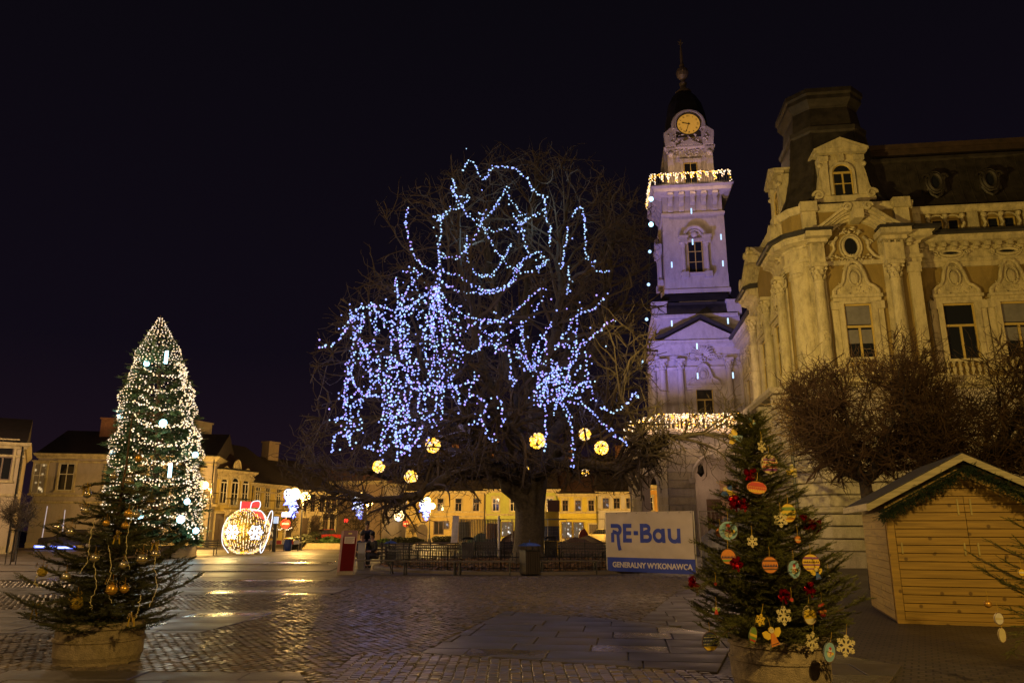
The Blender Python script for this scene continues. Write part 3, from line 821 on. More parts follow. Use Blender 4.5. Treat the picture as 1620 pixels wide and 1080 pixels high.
am = aedicule().mesh('aedicule', TS)
part(hall, 'aedicule', am, None, (TC, 19.08, 19.15)); part(hall, 'aedicule', am, None, (-3.86, 21.3, 19.15), (0, 0, R(-90)))
# brackets and slab of the gallery
cb = G(); cb.prism([(0, 0), (-.62, 0), (-.62, -.2), (-.4, -.35), (-.3, -.7), (-.12, -.9), (-.12, -1.25), (0, -1.4)], -.17, .17, axis='x'); cb.tube([(-.2, -.5, -.18), (.2, -.5, -.18)], .14, 8)
cbm = cb.mesh('gallery_bracket', TS)
for k in range(5): part(hall, 'gallery_bracket', cbm, None, (-3.2 + k * .8, 19.2, 25.3))
for k in range(4): part(hall, 'gallery_bracket', cbm, None, (-3.72, 20.0 + k * .9, 25.3), (0, 0, R(-90)))
g = G(); loft(g, TC, 21.3, [(2.12, 2.12, 24.1), (2.14, 2.14, 25.2), (2.3, 2.3, 25.25), (2.75, 2.75, 25.35), (2.8, 2.8, 25.6), (2.95, 2.95, 25.75)], .0)
part(hall, 'gallery_slab', g, TS)
g = G(); loft(g, TC, 21.3, [(2.97, 2.97, 25.76), (2.97, 2.97, 25.82)], .0); part(hall, 'gallery_floor', g, DK)
g = G()
GP = [(TC - 2.8, 24.1), (TC - 2.8, 18.5), (TC + 2.8, 18.5), (TC + 2.8, 24.1)]
for (xa, ya), (xb, yb) in zip(GP[:-1], GP[1:]):
    for z in (25.95, 26.65): g.tube([(xa, ya, z), (xb, yb, z)], .025, 5)
    n = 34
    for i in range(n + 1):
        t = i / n; g.tube([(xa + (xb - xa) * t, ya + (yb - ya) * t, 25.82), (xa + (xb - xa) * t, ya + (yb - ya) * t, 26.65)], .012, 4)
part(hall, 'gallery_railing', g, M['black_iron'])
# lantern storey with clock
LC, LY = TC + .12, 21.3
g = G(); loft(g, LC, LY, [(1.7, 1.7, 25.8), (1.66, 1.66, 30.2)], .12); part(hall, 'lantern_wall', g, TS)
g = G()
for q in (-1, 1):
    g.box(LC + q * 1.42 - .24, LC + q * 1.42 + .24, 19.45, 19.7, 25.9, 28.9)
    g.box(LC + q * 1.42 - .3, LC + q * 1.42 + .3, 19.35, 19.7, 28.9, 29.25); g.sphere((LC + q * 1.42, 19.42, 28.75), .24, 8, 6)
    for vv in (20.0, 22.6): g.box(LC - 1.9, LC - 1.6, vv - .24, vv + .24, 25.9, 29.2)
    g.prism([(LC + q * 1.0, 29.4), (LC + q * 1.75, 29.4), (LC + q * 1.85, 30.5), (LC + q * 1.3, 30.95), (LC + q * .9, 31.2)][::q], 19.35, 19.75, axis='y')
sweep(g, [(LC - 1.68, 22.9), (LC - 1.68, 19.64), (LC + 1.68, 19.64), (LC + 1.68, 22.9)], [(0, 29.15), (.12, 29.15), (.2, 29.3), (.2, 29.4), (0, 29.45)])
g.prism([(LC - .9, 29.45), (LC + .9, 29.45), (LC, 29.95)], 19.4, 19.7, axis='y')
s_ = G(); leafy(s_, 40, -1.2, 1.2, 0, .6, -.08, .1, 0, rs); s_.xf(np.eye(3), (LC, 19.6, 28.5)); g.join(s_)
s_ = G(); leafy(s_, 46, -1.6, 1.6, 0, 1.0, -.1, .12, 0, rs); s_.xf(np.eye(3), (LC, 19.45, 29.6)); g.join(s_)
an = np.linspace(-.25, math.pi + .25, 21)
g.prism([(LC + 1.16 * math.cos(a), 31.05 + 1.16 * math.sin(a)) for a in an], 19.3, 19.9, axis='y')
g.tube([(LC + 1.16 * math.cos(a), 19.3, 31.05 + 1.16 * math.sin(a)) for a in an], .13, 7)
g.box(LC - .75, LC - .52, 19.5, 19.62, 25.9, 28.3); g.box(LC + .52, LC + .75, 19.5, 19.62, 25.9, 28.3); g.box(LC - .8, LC + .8, 19.45, 19.62, 28.1, 28.35)
part(hall, 'lantern_ornament', g, TS)
window(hall, 1.0, 2.1, LC, 19.61, 25.95, 'cross', gm=M['glass'])
M['clock_face'] = mat('clock_face', (.62, .40, .08), .35, 0, .15, 3)
M['clock_face'].node_tree.nodes['Principled BSDF'].inputs['Emission Color'].default_value = (1, .48, .05, 1)
M['clock_face'].node_tree.nodes['Principled BSDF'].inputs['Emission Strength'].default_value = .28
g = G(); g.lathe([(0.001, 0), (.86, 0), (.86, -.05)][::-1], 36, (0, 0, 0), axis='y')
ck = part(hall, 'clock_face', g, M['clock_face'], (LC, 19.24, 31.05))
g = G(); g.tube([(.88 * math.cos(a), -.05, .88 * math.sin(a)) for a in np.linspace(0, 6.283, 37)[:-1]], .045, 6, closed=True)
part(ck, 'clock_rim', g, M['black_iron'])
NUM = ['III', 'II', 'I', 'XII', 'XI', 'X', 'IX', 'VIII', 'VII', 'VI', 'V', 'IV']
g = G()
for k in range(12):
    a = k * math.pi / 6; s = NUM[k]; n = len(s); wd = .055
    for i, chx in enumerate(s):
        off = (i - (n - 1) / 2) * .075
        def put(dx, tilt):
            V = np.array([(-.011, 0, -.075), (.011, 0, -.075), (.011, 0, .075), (-.011, 0, .075)])
            V = V @ roty(tilt).T + (dx, 0, 0)
            Rm = roty(-(a - math.pi / 2))
            V = (V + (off, 0, .68)) @ Rm.T
            g.add([(x, -.056, z) for x, _, z in V], [(0, 1, 2, 3)])
        if chx == 'I': put(0, 0)
        elif chx == 'V': put(-.016, -.2); put(.016, .2)
        else: put(0, .35); put(0, -.35)
part(ck, 'clock_numeral', g, M['black_iron'])
def hand(ang, ln, w):
    g_ = G(); g_.prism([(-w, -.12), (w, -.12), (w * .7, ln * .7), (w * 1.8, ln * .75), (0, ln), (-w * 1.8, ln * .75), (-w * .7, ln * .7)], -.09, -.07, axis='y'); g_.xf(roty(ang)); return g_
part(ck, 'clock_hand', hand(R(-74), .52, .035), M['black_iron']); part(ck, 'clock_hand', hand(R(198), .74, .025), M['black_iron'])
# dome and spire
g = G(); loft(g, LC, LY, [(1.66, 1.66, 30.2), (1.68, 1.68, 30.6), (1.58, 1.58, 31.6), (1.46, 1.46, 32.6), (1.24, 1.24, 33.6), (.88, .88, 34.4), (.5, .5, 34.9), (.42, .42, 35.0)], .42)
part(hall, 'dome', g, M['roof_dark'])
g = G(); g.lathe([(.62, 34.9), (.62, 35.05), (.3, 35.2), (.22, 35.6), (.3, 35.75), (.3, 35.85), (.15, 36), (.2, 36.2), (.42, 36.45), (.5, 36.75), (.42, 37.05), (.15, 37.3), (.2, 37.5), (.12, 37.6), (.1, 38.6), (.05, 39.2), (.03, 39.9)], 12, (LC + .05, LY, 0))
for q in range(5):
    a = q * 1.257; g.tube([(LC + .05, LY, 39.5), (LC + .05 + .22 * math.cos(a), LY, 39.55 + .22 * math.sin(a))], .035, 5)
part(hall, 'finial', g, mat('aged_copper', (.20, .15, .10), .5, .3, .4, 4))

# ================================================================== portico with lit balcony
PO = [(1.0, 14.1), (-4.85, 13.53), (-6.95, 17.2), (-6.95, 24.0), (-4.75, 24.6)]
PW = [(1.0, 14.25), (-4.75, 13.75), (-6.7, 17.25), (-6.7, 24.0)][::-1]
AX, AR, AZ = -1.85, 1.35, 4.45       # arch of the front
g = G()
def arch_wall(xa, xb, ax, ar, az, zt, t=.6):
    # wall in x/z with a round arched opening, thickness t towards +y
    g_ = G(); n = 14
    L = [(xa, 0), (ax - ar, 0)]; 
    g_.box(xa, ax - ar, 0, t, 0, zt); g_.box(ax + ar, xb, 0, t, 0, zt)
    an = [math.pi - math.pi * i / n for i in range(n + 1)]
    for a, b in zip(an[:-1], an[1:]):
        x0, z0, x1, z1 = ax + ar * math.cos(a), az + ar * math.sin(a), ax + ar * math.cos(b), az + ar * math.sin(b)
        V = [(x0, 0, z0), (x1, 0, z1), (x1, 0, zt), (x0, 0, zt), (x0, t, z0), (x1, t, z1), (x1, t, zt), (x0, t, zt)]
        g_.add(V, [(0, 1, 2, 3), (4, 7, 6, 5), (0, 4, 5, 1), (3, 2, 6, 7)])
    return g_
def place_seg(g_, p0, p1):
    p0, p1 = np.array(p0, float), np.array(p1, float); d = p1 - p0
    return g_.xf(rotz(math.atan2(d[1], d[0])), (p0[0], p0[1], 0)), np.linalg.norm(d)
segL = [((-4.75, 13.75), (1.0, 14.25)), ((-6.7, 17.25), (-4.75, 13.75)), ((-6.7, 24.0), (-6.7, 17.25))]
for (a, b), (ax, ar, az) in zip(segL, ((2.95, 1.35, 4.45), (2.0, .95, 3.9), (3.4, 1.35, 4.2))):
    ln = math.dist(a, b)
    q, _ = place_seg(arch_wall(0, ln, ax, ar, az, 7.0), a, b)
    part(hall, 'portico_wall', q, TS)
    o = G(); n = 14
    an = [math.pi * i / n for i in range(n + 1)]
    o.tube([(ax + (ar + .12) * math.cos(t), -.06, az + (ar + .12) * math.sin(t)) for t in an], .12, 6)
    for sx_ in (-1, 1): o.box(ax + sx_ * (ar + .16) - .2, ax + sx_ * (ar + .16) + .2, -.14, 0, az - .3, az)
    o.prism([(ax - .18, az + ar - .15), (ax + .18, az + ar - .15), (ax + .26, az + ar + .45), (ax - .26, az + ar + .45)], -.22, 0, axis='y')
    q, _ = place_seg(o, a, b); part(hall, 'archivolt', q, TS)
    # rusticated bands beside the opening
    hgt = .48
    for i in range(13):
        z = .5 + i * hgt
        for x0, x1 in ((.0, ax - ar - .02), (ax + ar + .02, ln)):
            if z + hgt > az:
                dz = max(0., min(1, (z + hgt / 2 - az) / ar)); w = ar * math.sqrt(max(0, 1 - dz * dz)) + .28
                if z > az + ar + .2: w = 0.02
                if x0 == 0: x1 = max(.3, ax - w)
                else: x0 = min(ln - .3, ax + w)
            if x1 - x0 < .15: continue
            s_ = G(); s_.box(x0, x1, -.07, 0, z, z + hgt - .05); q, _ = place_seg(s_, a, b); part(hall, 'stone_course', q, M['rust_stone'] if i % 3 else TS)
g = G(); sweep(g, PO[::-1][1:], [(-.5, 6.9), (.05, 6.9), (.15, 7.0), (.3, 7.05), (.34, 7.15), (.34, 7.24), (-.5, 7.28)])
g.prism([(p[0], p[1]) for p in [(1.0, 14.2), (-4.7, 13.8), (-6.6, 17.3), (-6.6, 24), (1, 24)]][::-1], 7.0, 7.26)
part(hall, 'balcony_slab', g, TS)
# balustrade along the balcony
g = G(); PB = PO[::-1][1:]
sweep(g, PB, [(-.12, 8.0), (.12, 8.0), (.15, 8.06), (.15, 8.16), (-.12, 8.18)]); sweep(g, PB, [(-.1, 7.26), (.12, 7.26), (.12, 7.4), (-.1, 7.4)])
part(hall, 'balcony_rail', g, TS)
for (a, b) in zip(PB[:-1], PB[1:]):
    a, b = np.array(a), np.array(b); n = int(np.linalg.norm(b - a) / .26)
    for i in range(n): 
        p = a + (b - a) * (i + .5) / n; part(hall, 'baluster', balm, None, (p[0], p[1], 7.4))
# inside the porch
g = G(); g.box(-1.0, .9, 18.8, 19.0, 0, 4.6); part(hall, 'porch_door_wall', g, mat('porch_wall', (.45, .28, .18), .8))
g = G(); g.box(-.62, .62, -.06, 0, 0, 3.4); g.box(-.02, .02, -.1, 0, 0, 3.4)
for q in (-.32, .32):
    for z in (.4, 1.5, 2.5): g.box(q - .2, q + .2, -.1, -.06, z, z + .75)
o = part(hall, 'door', g, timber('door_wood', (.10, .05, .025)), (-1.3, 18.96, 0))
k = G(); k.sphere((.08, -.12, 1.1), .04, 8, 5); part(o, 'handle', k, M['black_iron'])
ln_ = G(); ln_.lathe([(.02, 0), (.16, -.12), (.22, -.55), (.1, -.7), (.02, -.78)][::-1], 8); ln_.tube([(0, 0, 0), (0, 0, .5)], .012, 4)
single('hanging_lantern', ln_, M['black_iron'], 'dark unlit lantern hanging in the arch of the town hall porch', 'lantern', loc=HP(-2.7, 14.6, 5.35))

lamp('porch_light', HP(-2.2, 16.6, 4.6), 90, (1, .62, .35), .15)
# ================================================================== GROUND
def ground_mat():
    m = bpy.data.materials.new('square_paving'); m.use_nodes = True
    n, l = m.node_tree.nodes, m.node_tree.links; b = n['Principled BSDF']
    tc = n.new('ShaderNodeTexCoord'); mp = n.new('ShaderNodeMapping'); mp.inputs['Rotation'].default_value = (0, 0, R(28)); mp.inputs['Scale'].default_value = (1, 1, 1)
    l.new(tc.outputs['Object'], mp.inputs['Vector'])
    br = n.new('ShaderNodeTexBrick'); br.inputs['Scale'].default_value = 3.0; br.inputs['Mortar Size'].default_value = .03
    br.inputs['Brick Width'].default_value = .42; br.inputs['Row Height'].default_value = .38
    br.inputs['Color1'].default_value = (.125, .10, .09, 1); br.inputs['Color2'].default_value = (.085, .07, .066, 1); br.inputs['Mortar'].default_value = (.025, .02, .018, 1)
    l.new(mp.outputs[0], br.inputs['Vector']); 
    no = n.new('ShaderNodeTexNoise'); no.inputs['Scale'].default_value = .35; no.inputs['Detail'].default_value = 6; l.new(tc.outputs['Object'], no.inputs['Vector'])
    mx = n.new('ShaderNodeMixRGB'); mx.blend_type = 'MULTIPLY'; mx.inputs[0].default_value = .6
    l.new(br.outputs['Color'], mx.inputs[1]); l.new(no.outputs['Fac'], mx.inputs[2]); l.new(mx.outputs[0], b.inputs['Base Color'])
    rr = n.new('ShaderNodeMapRange'); rr.inputs[1].default_value = .35; rr.inputs[2].default_value = .65; rr.inputs[3].default_value = .44; rr.inputs[4].default_value = .66
    l.new(no.outputs['Fac'], rr.inputs[0]); l.new(rr.outputs[0], b.inputs['Roughness'])
    nb = n.new('ShaderNodeTexNoise'); nb.inputs['Scale'].default_value = 7; nb.inputs['Detail'].default_value = 4; l.new(tc.outputs['Object'], nb.inputs['Vector'])
    bp = n.new('ShaderNodeBump'); bp.inputs['Strength'].default_value = .5; bp.inputs['Distance'].default_value = .03
    l.new(nb.outputs['Fac'], bp.inputs['Height']); l.new(bp.outputs[0], b.inputs['Normal'])
    return m
M['paving'] = ground_mat()
g = G(); g.add([(-400, -60, 0), (400, -60, 0), (400, 700, 0), (-400, 700, 0)], [(0, 1, 2, 3)])
struct('ground', g, M['paving'])
def wet(name, c, r0, r1, sc_=1.5, var=.4):
    m = mat(name, c, .5, var=var, scale=sc_ * 2, bump=.25, bscale=18)
    n, l = m.node_tree.nodes, m.node_tree.links; b = n['Principled BSDF']
    tc = n.new('ShaderNodeTexCoord'); no = n.new('ShaderNodeTexNoise'); no.inputs['Scale'].default_value = sc_; no.inputs['Detail'].default_value = 5
    l.new(tc.outputs['Object'], no.inputs['Vector'])
    rr = n.new('ShaderNodeMapRange'); rr.inputs[1].default_value = .35; rr.inputs[2].default_value = .65; rr.inputs[3].default_value = r0; rr.inputs[4].default_value = r1
    l.new(no.outputs['Fac'], rr.inputs[0]); l.new(rr.outputs[0], b.inputs['Roughness'])
    return m
SLABM = [wet('slab_dark', (.070, .059, .057), .40, .6), wet('slab_mid', (.092, .077, .072), .38, .6), wet('slab_bluish', (.075, .066, .072), .16, .34), wet('slab_brown', (.086, .067, .055), .42, .65)]
SETTM = [wet('sett_grey', (.125, .103, .092), .32, .5, 3), wet('sett_dark', (.080, .067, .062), .28, .55, 3), wet('sett_warm', (.155, .120, .094), .32, .5, 3)]
def G2(px, py): p = gr(px, py); return (p[0], p[1])
# slab fields, as convex outlines on the ground
SL = [[G2(665, 1035), G2(800, 968), G2(1010, 985), G2(1165, 1010), G2(1135, 1066)],
      [G2(1010, 985), G2(1075, 935), G2(1170, 925), G2(1280, 925), G2(1280, 1030), G2(1165, 1010)],
      [G2(1280, 925), G2(1520, 925), (8.8, 16), (7.5, 9.0), (3.4, 7.5), G2(1135, 1066), G2(1165, 1010), G2(1280, 1030)],
      [G2(-60, 1004), G2(310, 1004), G2(462, 967), G2(-60, 965)],
      [G2(-60, 942), G2(520, 942), G2(560, 930), G2(-60, 930)],
      [G2(-60, 920), G2(560, 920), G2(590, 911), G2(-60, 911)],
      [G2(-60, 904), G2(520, 904), G2(535, 898), G2(-60, 898)],
      [G2(-60, 893), G2(520, 893), G2(530, 889), G2(-60, 889)],
      [(-9, 8.75), (-2.25, 8.55), (-1.7, 7.2), (-9, 7.0)]]
def clip(poly, reg):
    a = sum(reg[i][0] * reg[(i + 1) % len(reg)][1] - reg[(i + 1) % len(reg)][0] * reg[i][1] for i in range(len(reg)))
    if a < 0: reg = reg[::-1]
    out = list(poly)
    for i in range(len(reg)):
        A, B = reg[i], reg[(i + 1) % len(reg)]; inp = out; out = []
        def side(p): return (B[0] - A[0]) * (p[1] - A[1]) - (B[1] - A[1]) * (p[0] - A[0])
        for j in range(len(inp)):
            P, Q = inp[j], inp[(j + 1) % len(inp)]; sp, sq = side(P), side(Q)
            if sp >= 0: out.append(P)
            if sp * sq < 0: t = sp / (sp - sq); out.append((P[0] + (Q[0] - P[0]) * t, P[1] + (Q[1] - P[1]) * t))
        if not out: return []
    return out
rs = random.Random(11)
slab_root = struct('paving_slabs_bed', G().prism([(-.01, 0), (.01, 0), (0, .01)], -.05, -.04), SLABM[0])
nslab = 0
def lay_slabs(reg, sx, sy, ang=0., big=True):
    global nslab
    xs = [p[0] for p in reg]; ys = [p[1] for p in reg]; cx, cy = sum(xs) / len(xs), sum(ys) / len(ys)
    c, s_ = math.cos(ang), math.sin(ang); rad = max(math.dist((cx, cy), p) for p in reg) + sx
    y = -rad
    while y < rad:
        h = sy * rs.uniform(.8, 1.25); x = -rad + rs.uniform(0, sx)
        while x < rad:
            w = sx * rs.uniform(.7, 1.35)
            q = [(x + .008, y + .008), (x + w - .008, y + .008), (x + w - .008, y + h - .008), (x + .008, y + h - .008)]
            q = [(cx + a * c - b * s_, cy + a * s_ + b * c) for a, b in q]
            q = clip(q, reg)
            if len(q) >= 3:
                ar = abs(sum(q[i][0] * q[(i + 1) % len(q)][1] - q[(i + 1) % len(q)][0] * q[i][1] for i in range(len(q)))) / 2
                if ar > .03:
                    g_ = G(); z = .026 + rs.uniform(-.002, .003); m0 = (sum(p[0] for p in q) / len(q), sum(p[1] for p in q) / len(q))
                    a2 = sum(q[i][0] * q[(i + 1) % len(q)][1] - q[(i + 1) % len(q)][0] * q[i][1] for i in range(len(q)))
                    if a2 < 0: q = q[::-1]
                    lo = [(p[0] - m0[0], p[1] - m0[1]) for p in q]
                    hi = [(p[0] * .985, p[1] * .985) for p in lo]
                    g_.prism(lo, -.01, z - .008); 
                    n = len(lo)
                    V = [(a, b, z - .008) for a, b in lo] + [(a, b, z) for a, b in hi]
                    g_.add(V, [tuple(range(n, 2 * n))] + [(i, (i + 1) % n, n + (i + 1) % n, n + i) for i in range(n)])
                    o = part(slab_root, 'paving_slab', g_, SLABM[rs.choice([0, 0, 1, 2, 3])], (m0[0], m0[1], 0)); nslab += 1
            x += w
        y += h
lay_slabs(SL[0], 1.0, .62, R(-8)); lay_slabs(SL[1], 1.05, .7, R(-8)); lay_slabs(SL[2], 1.2, .8, R(-8))
lay_slabs(SL[3], 1.1, .75, 0); lay_slabs(SL[4], 1.6, .8); lay_slabs(SL[5], 2.2, 1.0); lay_slabs(SL[6], 2.6, 1.2); lay_slabs(SL[7], 3.0, 1.4); lay_slabs(SL[8], 1.2, .7)
# setts: every one a block of its own; the nearest are objects
def sett_field():
    pts = []; ang = R(60)
    u = np.array([math.cos(ang), math.sin(ang)]); v = np.array([-math.sin(ang), math.cos(ang)])
    S, L = .105, .125
    A, B = np.meshgrid(np.arange(-260, 330), np.arange(-260, 330), indexing='ij')
    r2 = np.random.default_rng(5)
    off = (B % 2) * .5
    P = (A + off)[..., None] * L * u + B[..., None] * S * v + np.array([0, 14.])
    P = P.reshape(-1, 2); 
    px, py = pix(np.c_[P, np.zeros(len(P))])
    k = (P[:, 1] > 7.9) & (P[:, 1] < 25.3) & (px > -60) & (px < 1330) & (py < 1120)
    P = P[k]; an = np.full(len(P), ang)
    # straight rows in the strip before the camera
    strip = (P[:, 1] < 9.75 - .02 * P[:, 0]) & (P[:, 0] > -1.9)
    P, an = P[~strip], an[~strip]
    X, Y = np.meshgrid(np.arange(-1.85, 4.5, .118), np.arange(7.9, 10, .105), indexing='xy')
    Y = Y + .0; P2 = np.c_[X.ravel(), Y.ravel()]; k = (P2[:, 1] < 9.70 - .02 * P2[:, 0]); P2 = P2[k]
    P = np.r_[P, P2]; an = np.r_[an, np.zeros(len(P2))]
    ok = np.ones(len(P), bool)
    for reg in SL: ok &= ~inpoly(P[:, 0], P[:, 1], [(x + (x - sum(q[0] for q in reg) / len(reg)) * .01, y + (y - sum(q[1] for q in reg) / len(reg)) * .01) for x, y in reg])
    ok &= np.hypot(P[:, 0] - .65, P[:, 1] - 32.6) > 7.1
    return P[ok], an[ok]
SP, SA = sett_field()
def sett_tpl():
    a, b = .057, .048
    lo = [(-a, -b), (a, -b), (a, b), (-a, b)]; hi = [(x * .80, y * .78) for x, y in lo]
    V = np.array([(x, y, -.01) for x, y in lo] + [(x * .97, y * .97, .014) for x, y in lo] + [(x, y, .024) for x, y in hi])
    Fs = []
    for k in (0, 4): Fs += [(k + i, k + (i + 1) % 4, k + 4 + (i + 1) % 4, k + 4 + i) for i in range(4)]
    Fs.append((8, 9, 10, 11)); return V, np.array(Fs)
tv, tf = sett_tpl()
r2 = np.random.default_rng(9); N = len(SP)
d = np.hypot(SP[:, 0], SP[:, 1]); order = np.argsort(d); near = order[:300]; rest = order[300:]
def sett_M(idx):
    a = SA[idx] + r2.normal(0, .05, len(idx)); s_ = r2.uniform(.9, 1.05, (len(idx), 2))
    tx, ty = r2.normal(0, .05, (2, len(idx)))
    Mx = np.zeros((len(idx), 3, 3)); Mx[:, 0, 0] = np.cos(a) * s_[:, 0]; Mx[:, 0, 1] = -np.sin(a) * s_[:, 1]; Mx[:, 1, 0] = np.sin(a) * s_[:, 0]; Mx[:, 1, 1] = np.cos(a) * s_[:, 1]
    Mx[:, 2, 0] = tx; Mx[:, 2, 1] = ty; Mx[:, 2, 2] = 1
    return Mx, np.c_[SP[idx] + r2.normal(0, .003, (len(idx), 2)), r2.normal(0, .0022, len(idx))]
g = G(); tone = r2.integers(0, 3, len(rest))
for k in range(3):
    idx = rest[tone == k]; Mx, T = sett_M(idx); g.inst(tv, tf, Mx, T, k)
setts = struct('cobbled_paving', g, SETTM, kind='stuff')
sm = [G().add(tv, tf).mesh('sett', SETTM[k]) for k in range(3)]
Mx, T = sett_M(near)
sett_bed = struct('sett_bed', G().prism([(-.01, 0), (.01, 0), (0, .01)], -.05, -.04), SETTM[1])
for i in range(len(near)):
    o = part(sett_bed, 'sett', sm[int(r2.integers(0, 3))], None, T[i], (float(Mx[i][2, 1]), -float(Mx[i][2, 0]), math.atan2(Mx[i][1, 0], Mx[i][0, 0])))
print('setts', N, 'slabs', nslab)
# road and far kerbs
M['asphalt'] = wet('asphalt', (.05, .045, .045), .3, .55, .5)
g = G(); g.add([(-120, 58.5, .004), (-30, 58.5, .004), (-22, 62, .004), (-22, 84, .004), (-120, 84, .004)], [(0, 1, 2, 3, 4)]); struct('road', g, M['asphalt'])
g = G(); g.box(-70, -21, 58.0, 58.35, 0, .12); struct('kerb', g, mat('kerb_stone', (.22, .2, .18), .8))
g = G(); g.box(-22, 40, 83.6, 83.9, 0, .12); struct('kerb', g, bpy.data.materials['kerb_stone'])

# ================================================================== HOUSES ROUND THE SQUARE
def plaster(name, c): M[name] = stone(name, c, dirt=.25, bump=.15); return M[name]
plaster('pl_cream', (.50, .42, .30)); plaster('pl_grey', (.42, .36, .30)); plaster('pl_yellow', (.60, .46, .13)); plaster('pl_ochre', (.55, .42, .16))
plaster('pl_sand', (.55, .45, .26)); plaster('pl_green', (.46, .48, .12)); plaster('pl_lemon', (.62, .50, .07)); plaster('pl_white', (.52, .48, .44)); plaster('pl_orange', (.62, .33, .06)); plaster('pl_blue', (.30, .34, .38)); plaster('pl_brown', (.34, .25, .17))
M['white_frame'] = mat('white_frame', (.5, .47, .40), .5, var=.1); M['brown_frame'] = mat('brown_frame', (.09, .05, .035), .5, var=.2)
M['tile'] = mat('dark_roof_tiles', (.040, .028, .026), .7, 0, .5, 3, .5, 12); M['tile_red'] = mat('brown_roof_tiles', (.075, .036, .028), .75, 0, .5, 3, .5, 12)
M['brick_ch'] = mat('chimney_brick', (.22, .10, .055), .85, 0, .4, 10, .5, 30)
M['shop_dark'] = mat('dark_shop_glass', (.02, .018, .018), .1, 0, 0)
def shop_glow(name, c, s):
    m = bpy.data.materials.new(name); m.use_nodes = True
    n, l = m.node_tree.nodes, m.node_tree.links; b = n['Principled BSDF']; b.inputs['Roughness'].default_value = .1
    b.inputs['Base Color'].default_value = (.03, .03, .03, 1)
    tc = n.new('ShaderNodeTexCoord'); vo = n.new('ShaderNodeTexVoronoi'); vo.inputs['Scale'].default_value = 2.6; l.new(tc.outputs['Object'], vo.inputs['Vector'])
    rp = n.new('ShaderNodeValToRGB'); rp.color_ramp.interpolation = 'LINEAR'
    rp.color_ramp.elements[0].position = .0; rp.color_ramp.elements[0].color = (1, .95, .85, 1)
    rp.color_ramp.elements[1].position = .42; rp.color_ramp.elements[1].color = (.05, .035, .02, 1)
    l.new(vo.outputs['Distance'], rp.inputs[0])
    mx = n.new('ShaderNodeMixRGB'); mx.blend_type = 'MULTIPLY'; mx.inputs[0].default_value = 1; l.new(rp.outputs[0], mx.inputs[1]); mx.inputs[2].default_value = (*c, 1)
    l.new(mx.outputs[0], b.inputs['Emission Color']); b.inputs['Emission Strength'].default_value = s
    try: m.cycles.emission_sampling = 'NONE'
    except Exception: pass
    return m
M['shop_lit'] = shop_glow('lit_shop_window', (.85, .9, 1), 2.2); M['shop_warm'] = shop_glow('warm_lit_window', (1, .75, .4), 1.4); M['shop_blue'] = shop_glow('bluish_window', (.5, .6, 1), .8)
M['door'] = mat('house_door', (.07, .045, .03), .5, var=.3)
_hm = {}
